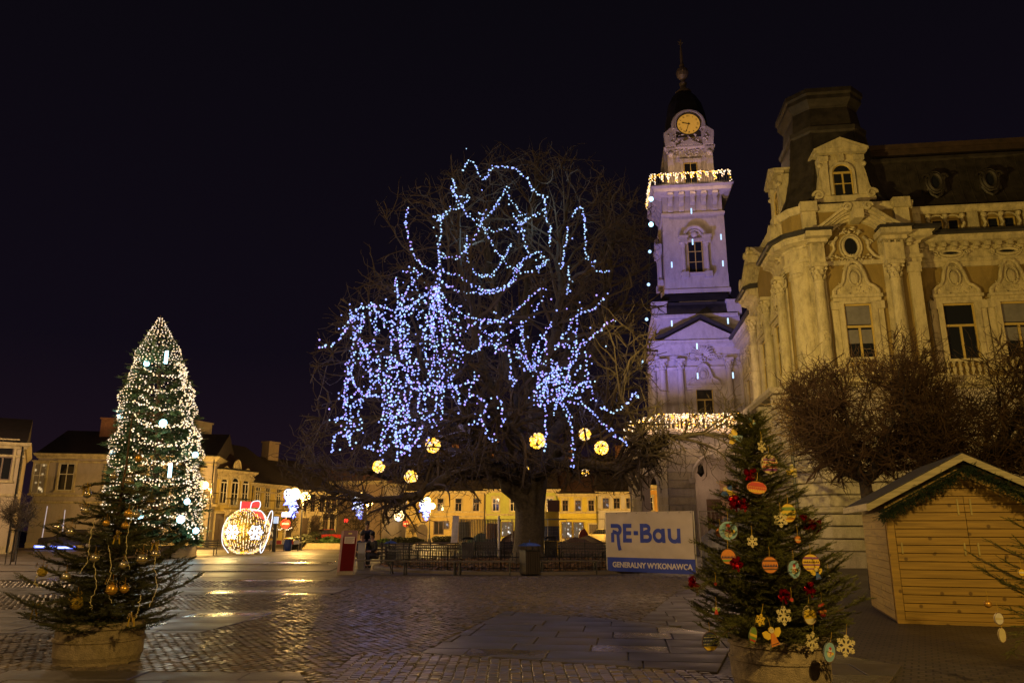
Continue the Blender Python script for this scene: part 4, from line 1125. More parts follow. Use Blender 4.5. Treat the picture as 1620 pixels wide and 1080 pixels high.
def house(label, pa, pb, eave, ridge, depth, wall, roof, wins=(), doors=(), group=None, bands=(), trim=None, frame=None, shops=(), name='town_house', roof_hip=0., cat='house'):
    """front wall from pa to pb (seen left to right); wins = (fraction, sill height, width, height, style[, glass])"""
    pa, pb = np.array(pa[:2], float), np.array(pb[:2], float); d = pb - pa; L = float(np.linalg.norm(d)); a = math.atan2(d[1], d[0])
    t = thing(name, label, cat, (pa[0], pa[1], 0), a, group); trim = trim or CT; frame = frame or M['white_frame']
    g_ = G(); g_.box(0, L, 0, depth, 0, eave); part(t, 'wall', g_, wall)
    g_ = G(); ov = .35
    if roof_hip:
        V = [(-ov, -ov, eave), (L + ov, -ov, eave), (L + ov, depth + ov, eave), (-ov, depth + ov, eave), (roof_hip, depth / 2, ridge), (L - roof_hip, depth / 2, ridge)]
        g_.add(V, [(0, 1, 5, 4), (1, 2, 5), (2, 3, 4, 5), (3, 0, 4), (3, 2, 1, 0)])
    else:
        V = [(-.1, -ov, eave), (L + .1, -ov, eave), (L + .1, depth + ov, eave), (-.1, depth + ov, eave), (-.1, depth / 2, ridge), (L + .1, depth / 2, ridge)]
        g_.add(V, [(0, 1, 5, 4), (1, 2, 5), (2, 3, 4, 5), (3, 0, 4), (3, 2, 1, 0)])
    r_ = part(t, 'roof', g_, roof)
    g_ = G(); sweep(g_, [(0, depth), (0, 0), (L, 0), (L, depth)], [(0, eave - .42), (.1, eave - .42), (.16, eave - .3), (.28, eave - .2), (.34, eave - .06), (.34, eave - .02), (0, eave - .02)])
    for z in bands: sweep(g_, [(0, .3), (0, 0), (L, 0), (L, .3)], [(0, z), (.08, z + .03), (.1, z + .1), (.08, z + .16), (0, z + .2)])
    g_.box(-.03, L + .03, -.06, .1, 0, .45)
    part(t, 'cornice', g_, trim)
    for w_ in wins:
        fr, z, w, h, st = w_[:5]; gm = w_[5] if len(w_) > 5 else M['glass']
        x = fr * L
        window(t, w, h, x, -.01, z, st, frame, gm)
        k = (round(w, 2), round(h, 2), trim.name)
        if k not in _hm:
            s_ = G(); s_.box(-w / 2 - .13, -w / 2, -.09, 0, -.02, h + .02); s_.box(w / 2, w / 2 + .13, -.09, 0, -.02, h + .02); s_.box(-w / 2 - .2, w / 2 + .2, -.16, 0, -.16, -.02); s_.box(-w / 2 - .13, w / 2 + .13, -.1, 0, h + .02, h + .16); s_.box(-w / 2 - .22, w / 2 + .22, -.18, 0, h + .16, h + .26)
            _hm[k] = s_.mesh('window_surround', trim)
        part(t, 'window_surround', _hm[k], None, (x, -.0, z))
    for fr, w, h, arch in doors:
        x = fr * L; g_ = G()
        if arch:
            an = np.linspace(0, math.pi, 11); g_.prism([(-w / 2, 0), (w / 2, 0)] + [(w / 2 * math.cos(q), h - w / 2 + w / 2 * math.sin(q)) for q in an], -.06, 0, axis='y')
            g2 = G(); g2.tube([(-w / 2, -.08, 0), (-w / 2, -.08, h - w / 2)] + [(-w / 2 * math.cos(q), -.08, h - w / 2 + w / 2 * math.sin(q)) for q in an] + [(w / 2, -.08, 0)], .09, 5)
        else:
            g_.box(-w / 2, w / 2, -.05, 0, 0, h); g2 = G(); g2.box(-w / 2 - .12, -w / 2, -.1, 0, 0, h); g2.box(w / 2, w / 2 + .12, -.1, 0, 0, h); g2.box(-w / 2 - .12, w / 2 + .12, -.11, 0, h, h + .15)
        g_.box(-.02, .02, -.08, -.05, .1, h - w / 2)
        o = part(t, 'door', g_, M['door'], (x, -.01, 0)); part(o, 'door_frame', g2, trim)
    for fr, z, w, h, gm in shops:
        x = fr * L; g_ = G(); g_.box(-w / 2, w / 2, -.05, 0, 0, h)
        g2 = G(); g2.box(-w / 2 - .1, -w / 2, -.1, 0, -.1, h + .1); g2.box(w / 2, w / 2 + .1, -.1, 0, -.1, h + .1); g2.box(-w / 2, w / 2, -.1, 0, h, h + .1); g2.box(-w / 2, w / 2, -.1, 0, -.1, 0); g2.box(-.03, .03, -.08, 0, 0, h)
        o = part(t, 'shop_window', g2, M['brown_frame'], (x, -.01, z)); part(o, 'pane', g_, gm)
    g_ = G(); g_.tube([(L - .12, -.16, eave - .1), (L - .12, -.12, .1)], .05, 6); g_.tube([(-.1, -.40, eave + .02), (L + .1, -.40, eave + .02)], .07, 6); part(t, 'gutter_pipe', g_, M['black_iron'])
    t['_L'] = L
    return t
def chimney(t, x, y, z0, z1, w=.8, d=.6, m=None, cap=True, label=None):
    g_ = G(); g_.box(-w / 2, w / 2, -d / 2, d / 2, z0, z1)
    if cap: g_.box(-w / 2 - .1, w / 2 + .1, -d / 2 - .1, d / 2 + .1, z1, z1 + .15)
    rf = [c for c in t.children if c.name.startswith('roof')][0]
    part(rf, 'chimney', g_, m or M['brick_ch'], (x, y, 0), label=label)
def balcony(t, x, z, w, dpt=.9, m=None):
    g_ = G(); g_.box(x - w / 2, x + w / 2, -dpt, 0, z - .18, z); 
    for s_ in (-1, 1): g_.prism([(0, z - .18), (-dpt + .1, z - .18), (0, z - .8)], x + s_ * w * .4 - .1, x + s_ * w * .4 + .1, axis='x')
    b_ = part(t, 'balcony', g_, m or CT)
    g2 = G()
    for zz in (z + .08, z + .95): g2.tube([(x - w / 2, 0, zz), (x - w / 2, -dpt, zz), (x + w / 2, -dpt, zz), (x + w / 2, 0, zz)], .025, 4)
    n = int(w / .14)
    for i in range(n + 1): xx = x - w / 2 + w * i / n; g2.tube([(xx, -dpt, z), (xx, -dpt, z + .95)], .012, 3)
    part(b_, 'railing', g2, M['black_iron'])
def zat(px, py, Y): return float(at(px, py, Y)[2])

# --- left edge: cream corner house, seen at an angle
YA = 46.
a0, a1 = at(-60, 860, YA - 1.5), at(40, 700, YA + 2)
A0 = (a0[0], a0[1]); A1 = (at(28, 780, 48)[0], 48.)
h1 = house('cream corner house cut by the left edge of the picture', (-44, 40), A1, zat(48, 700, 48), zat(20, 660, 52), 12, M['pl_cream'], M['tile'],
           [(.93 - i * .115, zat(10, 758, 47), 1.05, 2.3, 'casement') for i in range(6)], [], bands=(zat(10, 785, 47), zat(10, 722, 47)), frame=M['brown_frame'])
# --- broad grey-beige house behind the big fir
Y = 62.
b0, b1 = at(42, 850, Y), at(330, 850, Y + 3)
ev, rd = zat(110, 716, Y), zat(110, 681, Y + 6)
h2 = house('wide grey beige house with brick chimneys and one upper window, left of the great fir', (b0[0], Y), (b1[0], Y + 3), ev, rd, 12, M['pl_grey'], M['tile'],
           [(.165, zat(95, 775, Y), 1.15, 2.2, 'cross'), (.42, zat(95, 775, Y), 1.15, 2.2, 'cross'), (.66, zat(95, 775, Y), 1.15, 2.2, 'cross'), (.02, zat(45, 780, Y), .9, 2.4, 'cross', M['shop_warm'])], bands=(zat(100, 796, Y), zat(100, 790, Y) + .25, zat(100, 731, Y)))
L = h2['_L']
chimney(h2, L * .27, 4.8, rd - 2.1, rd + .9, 1.3, .9); chimney(h2, L * .36, 7, rd - 1.2, rd + 1.9, 1.3, .9); chimney(h2, L * .5, 6.5, rd - 1, rd + 1.7, 1.4, .9)
# --- row running away from the left
def rowpt(px, Y): p = at(px, 800, Y); return (p[0], Y)
q0, q1, q2, q3, q4 = rowpt(300, 64), rowpt(337, 66.5), rowpt(397, 71), rowpt(462, 78), rowpt(534, 85)
e1 = zat(337, 741, 66.5)
h3 = house('narrow pale house with iron balcony just right of the great fir', q0, q1, e1, e1 + 3.0, 10, M['pl_cream'], M['tile_red'], [(.55, zat(330, 783, 65), .9, 1.9, 'cross')], [(.45, 1.4, 2.9, False)], bands=(e1 - 1.3,))
balcony(h3, 1.2, zat(325, 797, 65), 2.0)
e2 = zat(368, 744, 69)
h4 = house('yellow house with three round headed windows and stucco above the lit ball', q1, q2, e2, e2 + 3.2, 11, M['pl_yellow'], M['tile_red'],
           [(.22, zat(352, 795, 68), .78, 2.15, 'arch'), (.51, zat(352, 798, 68), .85, 2.4, 'arch'), (.79, zat(352, 795, 68), .78, 2.15, 'arch')], [(.18, 1.1, 2.8, False), (.78, 1.1, 2.8, False)], bands=(zat(360, 812, 69),), shops=[(.5, .6, 1.3, 2.0, M['shop_dark'])])
L = h4['_L']; balcony(h4, L * .51, zat(365, 806, 69), 2.3)
s_ = G(); rs = random.Random(2)
for fr in (.22, .51, .79): 
    q = crown_geo(1.7, 1.25 if fr == .51 else .8, rs); q.xf(np.eye(3), (fr * L, 0, zat(352, 795, 68) + (2.55 if fr == .51 else 2.3))); s_.join(q)
part(h4, 'stucco_ornament', s_, CT)
chimney(h4, L * .62, 5.5, e2 + 1, e2 + 4.6, 2.2, 1.4, M['pl_cream'], label='pale attic turret chimney'); chimney(h4, L * .95, 6, e2 + 1, e2 + 3.9, .45, .45, M['pl_cream'], False)
e3 = zat(430, 766, 74.5)
h5 = house('long yellow house with four narrow upper windows behind the no entry sign', q2, q3, e3, e3 + 4.2, 12, M['pl_yellow'], M['tile'],
           [(f, zat(430, 803, 74.5), .72, 1.95, 'cross') for f in (.12, .35, .62, .84)], [(.12, 1.1, 2.6, False), (.9, 1.2, 2.7, False)], bands=(e3 - .9, zat(430, 812, 74.5)), shops=[(.5, .7, 2.2, 1.9, M['shop_warm'])])
balcony(h5, h5['_L'] * .62, zat(430, 806, 74.5) - .1, 3.4)
e4 = zat(500, 775, 81)
h6 = house('pale yellow corner house with tall dark windows and arched gate behind the red car', q3, q4, e4, e4 + 3.6, 12, M['pl_sand'], M['tile'],
           [(f, zat(500, 809, 81), .75, 1.9, 'casement') for f in (.1, .24, .42, .62, .76, .9)] + [(.72, zat(500, 842, 81), .9, 2.0, 'casement'), (.88, zat(500, 842, 81), .9, 2.0, 'casement')], [(.3, 1.3, 2.6, False), (.48, 1.9, 3.0, True)], frame=M['brown_frame'])
chimney(h6, 3.0, 6, e4 + 1, e4 + 5.2, 1.6, 1.0, M['pl_brown'])
# --- in the gap: bluish house, ornate house, street going back
Yb = 98.
b = at(530, 850, Yb); b2 = at(565, 850, Yb)
h7 = house('bluish grey house seen far back in the gap between the rows', (b[0], Yb), (b2[0] + 1, Yb), zat(550, 770, Yb), zat(550, 750, Yb + 6), 12, M['pl_blue'], M['tile'], [(.3, zat(550, 812, Yb), 1.0, 1.8, 'cross', M['shop_blue']), (.75, zat(550, 812, Yb), 1.0, 1.8, 'cross')], [(.5, 1.2, 2.4, False)], bands=(zat(550, 822, Yb),))
c0, c1 = rowpt(565, 94), rowpt(606, 90)
h8 = house('greyish stone house with pilasters, third house back beneath the drooping branches', c0, c1, zat(590, 765, 92), zat(590, 748, 97), 12, M['pl_grey'], M['tile_red'], [(f, zat(590, 810, 92), .8, 1.9, 'casement') for f in (.2, .5, .8)] + [(.25, .9, 1.2, 2.0, 'casement', M['shop_warm']), (.75, .9, 1.2, 2.0, 'casement')], [(.5, 1.1, 2.6, False)], bands=(zat(590, 818, 92),))
c2 = rowpt(641, 96)
h9 = house('brown stone house with balcony windows where the side street opens, lit shop below', c1, c2, zat(620, 762, 93), zat(620, 742, 98), 12, M['pl_brown'], M['tile_red'], [(f, zat(620, 812, 93), .8, 2.0, 'cross') for f in (.15, .4, .65, .88)], [(.88, 1.1, 2.6, False)], bands=(zat(620, 822, 93),), shops=[(.22, .5, 1.5, 2.3, M['shop_warm']), (.56, .5, 1.5, 2.3, M['shop_warm'])])
# --- far side of the square
YF = 88.
def xa(px): return float(at(px, 815, YF)[0])
ef = zat(700, 776, YF)
zs1 = zat(700, 808, YF); wh = zat(700, 788, YF) - zs1
def fr(px, p0, p1): return (px - p0) / (p1 - p0)
h10 = house('long yellow house with an arched door behind the lamp, facing us across the square', (xa(643), YF), (xa(768), YF), ef, ef + 5.2, 14, M['pl_ochre'], M['tile'],
            [(fr(p, 643, 768), zs1, .72, wh, 'casement') for p in (669, 696.5, 725, 753)], [(fr(669, 643, 768), 1.35, 2.1, True)], bands=(zat(700, 818, YF), zat(700, 811, YF)), frame=M['brown_frame'],
            shops=[(fr(694.5, 643, 768), .95, 1.0, 1.35, M['shop_dark']), (fr(706, 643, 768), 1.55, .55, .75, M['shop_blue']), (fr(735, 643, 768), .2, 1.3, 2.0, M['shop_dark'])])
L = h10['_L']; g = G()
for i in range(7): sweep(g, [(0, .1), (0, 0), (L, 0), (L, .1)], [(0, .5 + i * .42), (.03, .53 + i * .42), (.03, .84 + i * .42), (0, .87 + i * .42)])
part(h10, 'rusticated_band', g, M['pl_ochre'])
ef2 = zat(820, 773, YF)
h11 = house('green yellow house half hidden behind the trunk of the great bare tree', (xa(768.5), YF), (xa(883), YF), ef2, ef2 + 5.0, 14, M['pl_green'], M['tile'],
            [(fr(784, 768, 883), zs1, .75, wh, 'cross'), (fr(812, 768, 883), zs1, .75, wh, 'cross'), (fr(840, 768, 883), zs1, .75, wh, 'cross'), (fr(869.5, 768, 883), zs1, .8, wh, 'cross', M['shop_lit'])], [(fr(780, 768, 883), .9, 2.1, False)],
            bands=(zat(820, 815, YF),), shops=[(fr(802.5, 768, 883), .75, 1.2, 1.45, M['shop_lit']), (fr(846, 768, 883), .75, 1.2, 1.45, M['shop_warm'])])
ef3 = zat(900, 780, YF)
h12 = house('bright yellow house with three upper windows and two lit shop windows', (xa(883.5), YF), (xa(946), YF), ef3, ef3 + 4.8, 14, M['pl_lemon'], M['tile_red'],
            [(fr(p, 883, 946), zat(900, 808, YF), .65, wh * .85, 'cross', gm_) for p, gm_ in ((894, M['glass']), (914.5, M['shop_blue']), (935.5, M['glass']))], [(fr(938, 883, 946), .95, 2.0, False)], bands=(zat(900, 812, YF),),
            shops=[(fr(896, 883, 946), .55, 1.0, 1.65, M['shop_lit']), (fr(914.5, 883, 946), .55, 1.0, 1.6, M['shop_lit'])], frame=M['brown_frame'])
ef4 = zat(970, 777, YF)
h13 = house('pale grey house with three dark framed upper windows above the banner', (xa(946.5), YF), (xa(1007), YF), ef4, ef4 + 4.8, 14, M['pl_white'], M['tile'],
            [(fr(p, 946, 1007), zat(970, 804, YF), .72, wh * .82, 'cross', gm_) for p, gm_ in ((958.5, M['shop_blue']), (976, M['glass']), (996, M['glass']))], [(.5, 1.0, 2.1, False)], frame=M['brown_frame'], bands=(zat(970, 807, YF),))
ef5 = zat(1020, 766, YF - 1)
h14 = house('orange house lit by a street lamp beside the porch of the town hall', (xa(1007.5), YF - 1), (xa(1090), YF - 1), ef5, ef5 + 4.5, 14, M['pl_orange'], M['tile'], [(.22, zs1 + .1, .8, wh, 'cross'), (.6, zs1 + .1, .8, wh, 'cross')], [(.4, 1.0, 2.1, False)], bands=(zat(1020, 776, YF),))
for t, fs in ((h10, (.15, .55, .85)), (h11, (.1, .5)), (h12, (.4,)), (h13, (.8,))):
    rz_ = max(v.co.z for v in [c for c in t.children if c.name.startswith('roof')][0].data.vertices)
    for f in fs: chimney(t, t['_L'] * f, 6.2, rz_ - 1.2, rz_ + 1.0, .9, .6)
# ================================================================== STREET LAMPS
M['lamp_glow'] = glow('sodium_lamp_glass', (1.0, .62, .16), 14); M['led_white'] = glow('led_white', (.72, .80, 1.0), 1.8); M['led_blue'] = glow('led_blue', (.12, .18, 1.0), 3.0)
M['pole'] = mat('painted_pole', (.05, .05, .045), .45, .4, .2)
def star_pts(cx, cz, r, n=6, q=.5, a0=math.pi / 2):
    return [(cx + (r if i % 2 == 0 else r * q) * math.cos(a0 + math.pi * i / n), cz + (r if i % 2 == 0 else r * q) * math.sin(a0 + math.pi * i / n)) for i in range(2 * n)]
def street_lamp(label, px, base_y, heads, Y, W, group='street lamps round the square', color=SODIUM):
    b = at(px, base_y, Y); t = thing('street_lamp', label, 'street lamp', (b[0], Y, 0), 0, group)
    hs = [at(hx, hy, Y) - (b[0], Y, 0) for hx, hy in heads]; top = max(h[2] for h in hs)
    g = G(); g.lathe([(.16, 0), (.16, .5), (.11, .6), (.09, .9), (.06, 1.0), (.05, top + .05)], 10); g.sphere((0, 0, top + .12), .09, 8, 6)
    part(t, 'pole', g, M['pole'])
    for h in hs:
        g = G(); g.tube([(0, 0, top - .5), (h[0] * .5, 0, top - .15), (h[0], 0, h[2] + .32), (h[0], 0, h[2] + .2)], .03, 6); part(t, 'arm', g, M['pole'])
        hd = G(); hd.lathe([(.02, .34), (.12, .26), (.24, .16), (.26, .13)][::-1], 12); o = part(t, 'lamp_head', hd, M['pole'], h)
        s_ = G(); s_.sphere((0, 0, 0), .38, 12, 8, 0, (1, 1, .85)); part(o, 'lamp_globe', s_, M['lamp_glow'], smooth=True)
        lamp('street_lamp_light', (b[0] + h[0], Y - .0, h[2] - .35), W / len(hs), color, .22)
    return t
def lamp_motif(label, Y, cx, stars, balls):
    # LED motif hung on a lamp post: outlined stars and rings
    c = at(cx, stars[0][1], Y); t = thing('star_motif', label, 'light decoration', (c[0], Y - .15, c[2]), 0, 'LED star motifs on the lamp posts')
    g = G()
    for sx, sy, r in stars:
        p = at(sx, sy, Y) - c; pts = star_pts(p[0], p[2], r); 
        part(t, 'star', G().prism(pts, -.02, .02, axis='y'), M['led_white'])
        part(t, 'star_outline', G().tube([(x * 1.0, -.02, z) for x, z in star_pts(p[0], p[2], r * 1.08)], .035, 5, closed=True), M['led_blue'])
    for sx, sy, r in balls:
        p = at(sx, sy, Y) - c
        part(t, 'ring', G().tube([(p[0] + r * math.cos(a), -.02, p[2] + r * math.sin(a)) for a in np.linspace(0, 6.283, 17)[:-1]], .05, 5, closed=True), M['led_white'])
        part(t, 'snow_cross', G().tube([(p[0] - r * .8, 0, p[2]), (p[0] + r * .8, 0, p[2])], .06, 4).tube([(p[0], 0, p[2] - r * .8), (p[0], 0, p[2] + r * .8)], .06, 4), M['led_white'])
    frm = G(); frm.tube([(.1, .06, 1.0), (.0, .06, -1.2)], .02, 4); part(t, 'frame', frm, M['pole'])
street_lamp('double sodium street lamp beside the no entry sign with a star motif hung on it', 474, 868, [(467, 779), (483, 785)], 56, 6500)
lamp_motif('white LED star motif on the lamp by the no entry sign', 56, 461, [(461, 792, .56), (465, 806, .38), (465, 815, .2)], [(457, 780, .28), (469, 783, .28)])
street_lamp('double sodium street lamp with a star motif, above the red kiosk', 578, 858, [(572, 784), (584, 795)], 76, 3800)
lamp_motif('white LED star motif on the lamp behind the red kiosk', 76, 567, [(567, 800, .66), (569, 812, .42), (570, 818, .22)], [(563, 792, .34), (572, 792, .34)])
street_lamp('double sodium street lamp with a star motif before the long yellow house', 679, 858, [(676, 791), (683, 800)], 78, 7500)
lamp_motif('white LED star motif on the lamp before the long yellow house', 78, 672, [(672, 804, .62), (674, 814, .38), (674.5, 820, .2)], [(669, 796, .3), (676, 797, .3)])
street_lamp('single sodium street lamp at the right edge of the great fir', 327, 860, [(322, 767)], 59, 5200)
street_lamp('bright sodium street lamp against the orange house by the porch', 1023, 852, [(1023, 798), (1021, 808)], 80, 3600)
# lights in the far row that stand behind the trunk and the banner
street_lamp('sodium street lamp on the far pavement behind the trunk of the bare tree', 850, 856, [(845, 792), (855, 792)], 78, 5200)
street_lamp('sodium street lamp hidden behind the construction banner', 985, 856, [(985, 815)], 79, 3200)
# small bright things along the side street
def small_light(name, label, px, py, Y, r, m, cat='light'): 
    c = at(px, py, Y); g = G(); g.sphere((0, 0, 0), r, 10, 7); t = single(name, g, m, label, cat, loc=c, smooth=True); 
    return t
M['led_warm'] = glow('led_warm', (1, .72, .32), 4.0); M['led_gold'] = glow('led_gold', (1.0, .50, .04), 2.2); M['led_red'] = glow('led_red', (1.0, .03, .03), 2.2); M['neon'] = glow('green_neon', (.02, .75, .55), 1.6)
small_light('globe_light', 'white globe light at the mouth of the side street', 630, 821, 90, .26, M['led_white'])
small_light('globe_light', 'small white globe light over the roof edge left of the long yellow house', 646, 794, 90, .2, M['led_white'])
g = G(); an = np.linspace(0, 6.283, 21)[:-1]
g.tube([(.55 * math.cos(a), 0, .55 * math.sin(a)) for a in an], .10, 5, closed=True); g.tube([(.22 * math.cos(a), 0, .22 * math.sin(a)) for a in an[::3]], .07, 4, closed=True)
single('light_wreath', g, M['led_warm'], 'round golden light wreath over the side street', 'light decoration', loc=at(631, 815, 90))
g = G(); 
for i in range(4): g.sphere((i * .45, 0, .1 * (i % 2)), .14, 6, 4)
single('light_garland', g, M['led_warm'], 'short golden light garland beside the wreath over the side street', 'light decoration', loc=at(637, 812, 90))
g = G(); g.tube([(0, 0, 0), (.05, 0, 1.0), (.12, 0, 2.0), (.1, 0, 2.7)], .09, 5); single('blue_light_column', g, M['led_blue'], 'thin vertical blue light strip on the brown house of the side street', 'light strip', loc=at(597, 852, 91))
small_light('traffic_light', 'small red traffic light above the red kiosk', 547.5, 823, 80, .22, M['led_red'], 'traffic light')

# ================================================================== TREES without leaves
def grow(root_pts, env, yc, yr, n2, n3, n4, len2=3.2, seed=1, droop=.25, r2_=.06, up=.35, soft=1.0, twig=.8, thin=1.0):
    """side branches from the given limb points, kept within an outline env (photo pixels) and a depth band"""
    r = np.random.default_rng(seed); P0s, P1s, R0s, R1s = [], [], [], []
    JX = soft * 600 / yc
    def inside(P, j):
        x, y = pix(P); return inpoly(x + j[:, 0], y + j[:, 1], env) & (np.abs(P[:, 1] - yc) < yr)
    def walk(start, dirs, length, nseg, r0, wob, dr):
        n = len(start); p = start.copy(); d = dirs.copy(); st = length / nseg; nodes = [p.copy()]; ds = []
        alive = np.ones(n, bool); j = r.normal(0, 1, (n, 2)) * JX * .8; j[:, 1] += np.abs(r.normal(0, 1, n)) * JX * .5
        for s in range(nseg):
            d = d + r.normal(0, wob, (n, 3)); d[:, 2] += dr * (s / nseg - .2); d /= np.linalg.norm(d, axis=1, keepdims=True)
            q = p + d * (st[:, None] if np.ndim(st) else st)
            ok = inside(q, j); alive &= ok
            ra = r0 * (1 - .8 * s / nseg); rb = r0 * (1 - .8 * (s + 1) / nseg)
            P0s.append(p[alive]); P1s.append(q[alive]); R0s.append((np.broadcast_to(ra, (n,)))[alive]); R1s.append((np.broadcast_to(rb, (n,)))[alive])
            p = np.where(alive[:, None], q, p); nodes.append(p.copy()); ds.append(d.copy())
        return nodes, ds
    def rnd_dirs(n, base=None, mix=.5):
        a = r.normal(0, 1, (n, 3)); a /= np.linalg.norm(a, axis=1, keepdims=True)
        if base is not None: a = a + base * mix
        a[:, 2] += up * .3; return a / np.linalg.norm(a, axis=1, keepdims=True)
    S, Dr, Rr = root_pts
    idx = r.integers(0, len(S), n2); out = S[idx] - np.array([S[:, 0].mean(), yc, S[:, 2].mean()]); out /= np.linalg.norm(out, axis=1, keepdims=True) + 1e-6
    nodes, ds = walk(S[idx], rnd_dirs(n2, out * 1.0 + Dr[idx] * .6, .8), r.uniform(.6, 1.2, n2) * len2, 7, np.minimum(Rr[idx] * .55, r2_ * 1.3), .22, -droop)
    A = np.concatenate(nodes[2:]); Da = np.concatenate(ds[1:]); idx = r.integers(0, len(A), n3)
    nodes, ds = walk(A[idx], rnd_dirs(n3, Da[idx], 1.0), r.uniform(.5, 1.2, n3) * len2 * .5, 5, r2_ * .38 * thin, .3, up - droop)
    A = np.concatenate(nodes[1:]); Da = np.concatenate(ds + ds[-1:])[:len(A)]; idx = r.integers(0, len(A), n4)
    walk(A[idx], rnd_dirs(n4, Da[idx], 1.0), r.uniform(.5, 1.2, n4) * twig, 4, r2_ * .17 * thin, .35, up)
    return [np.concatenate(z) for z in (P0s, P1s, R0s, R1s)]
def chain(pts, Ys, n=24):
    """a curved limb through photo points at given depths"""
    P = np.array([at(x, y, Y) for (x, y), Y in zip(pts, Ys)]); return smooth_line(P, n)
def smooth_line(P, n):
    P = np.asarray(P, float); Q = np.vstack([2 * P[0] - P[1], P, 2 * P[-1] - P[-2]]); m = len(P) - 1; out = []
    for t in np.linspace(0, m - 1e-6, n):
        i = int(t); f = t - i; a, b, c, d = Q[i], Q[i + 1], Q[i + 2], Q[i + 3]
        out.append(.5 * ((2 * b) + (-a + c) * f + (2 * a - 5 * b + 4 * c - d) * f * f + (-a + 3 * b - 3 * c + d) * f ** 3))
    return np.array(out)
ENV = [(486, 650), (505, 560), (560, 480), (598, 420), (602, 340), (640, 312), (700, 292), (740, 258), (800, 247), (880, 252), (930, 262), (985, 300), (1015, 335), (1034, 400), (1040, 480), (1028, 560), (1032, 640), (1050, 700), (1035, 765), (960, 775), (840, 760), (760, 768), (640, 764), (540, 762), (470, 748), (474, 700)]
TB = at(835, 893, 32.0)
bare = thing('bare_tree', 'huge bare tree draped with blue fairy lights inside the railed ring', 'tree', (TB[0], 32.0, 0))
off = np.array([TB[0], 32.0, 0])
g = G(); tr = chain([(836, 893), (836, 870), (838, 830), (838, 800), (840, 770), (842, 742)], [32] * 6, 18)
tr[0][2] = -.05
rad = np.interp(np.linspace(0, 1, 18), [0, .08, .2, .5, .8, 1], [.98, .76, .61, .57, .62, .58])
k = 22; V = []; rr = np.random.default_rng(4); ph = rr.uniform(0, 6, 6)
for i, p in enumerate(tr):
    for j in range(k):
        a = 2 * math.pi * j / k; z = i / 17
        q = rad[i] * (1 + .07 * math.sin(5 * a + ph[0] + z * 2) + .05 * math.sin(9 * a + ph[1] - z * 3) + .22 * math.exp(-z * 9) * max(0, math.sin(4 * a + ph[2])))
        V.append((p[0] + q * math.cos(a) - off[0], p[1] + q * math.sin(a) - off[1], p[2]))
g.add(V, [(i * k + j, i * k + (j + 1) % k, (i + 1) * k + (j + 1) % k, (i + 1) * k + j) for i in range(17) for j in range(k)])
part(bare, 'trunk', g, M['bark'], smooth=True)
LIMBS = [
 ([(838, 815), (815, 775), (790, 745), (755, 720), (735, 660), (712, 560), (700, 470), (694, 380)], [32, 31.5, 31, 30, 29, 28.5, 29, 30], .42),
 ([(838, 790), (825, 720), (815, 650), (800, 560), (785, 470), (770, 380), (775, 300)], [32, 32, 33, 34, 35, 35.5, 35], .36),
 ([(840, 790), (846, 720), (850, 640), (872, 560), (888, 470), (884, 400), (900, 320)], [32, 31.8, 31, 30.6, 30, 30.5, 31], .40),
 ([(842, 780), (868, 700), (905, 640), (940, 560), (960, 480), (965, 400), (955, 330)], [32, 32.5, 33, 33.5, 34, 34, 34], .33),
 ([(838, 780), (820, 700), (770, 640), (700, 600), (620, 560), (560, 540)], [32, 31, 29, 28, 28, 29], .30),
 ([(838, 770), (800, 720), (740, 680), (660, 660), (590, 660), (530, 670)], [32, 33, 34, 35, 35.5, 36], .28),
 ([(842, 775), (880, 720), (930, 690), (975, 640), (1005, 560)], [32, 30.5, 29, 28.5, 29], .26),
 ([(838, 760), (845, 680), (830, 560), (835, 450), (840, 350), (850, 280)], [32, 34, 36.5, 38, 38, 37], .30),
 ([(836, 780), (822, 740), (805, 690), (770, 590), (745, 500), (725, 400), (730, 320)], [32, 30.5, 29, 28, 28, 29, 30], .30),
 ([(840, 770), (858, 690), (890, 610), (905, 520), (925, 440), (985, 360)], [32, 33, 35, 36.5, 37.5, 37], .26),
 ([(842, 760), (880, 730), (940, 735), (1000, 742), (1025, 705), (1060, 690), (1110, 684), (1150, 690)], [32, 30, 28, 27, 26.8, 26.6, 26.4, 26.2], .24),
 ([(836, 770), (800, 745), (750, 742), (705, 752), (668, 778), (628, 790), (590, 788), (545, 780), (500, 775)], [32, 30, 28.5, 27.5, 27, 26.8, 26.6, 26.6, 27], .24),
 ([(838, 770), (790, 735), (720, 730), (640, 735), (570, 745), (500, 735)], [32, 31, 30, 30, 31, 32], .22)]
S, Dd, Rr_ = [], [], []
for pts, Ys, r0 in LIMBS:
    L = chain(pts, Ys, 30); L[1:-1] += np.random.default_rng(len(S)).normal(0, .06, (28, 3)); rd_ = np.linspace(r0, .05, 30) ** 1.0
    g = G(); g.tube(L - off, rd_, 9); part(bare, 'limb', g, M['bark'], smooth=True)
    D = np.gradient(L, axis=0); D /= np.linalg.norm(D, axis=1, keepdims=True)
    S.append(L[8:]); Dd.append(D[8:]); Rr_.append(rd_[8:])
S_, D_, R_ = np.concatenate(S), np.concatenate(Dd), np.concatenate(Rr_)
A = grow((S_, D_, R_), ENV, 32.5, 7.0, 400, 2100, 8200, 4.2, 21, .18, .085, .30, twig=1.0)
g = G(); big = A[2] > .03
g.segs(A[0][big] - off, A[1][big] - off, A[2][big], A[3][big], 5); g.segs(A[0][~big] - off, A[1][~big] - off, np.maximum(A[2][~big], .011), np.maximum(A[3][~big], .007), 3)
part(bare, 'crown', g, M['twig'], kind='stuff')
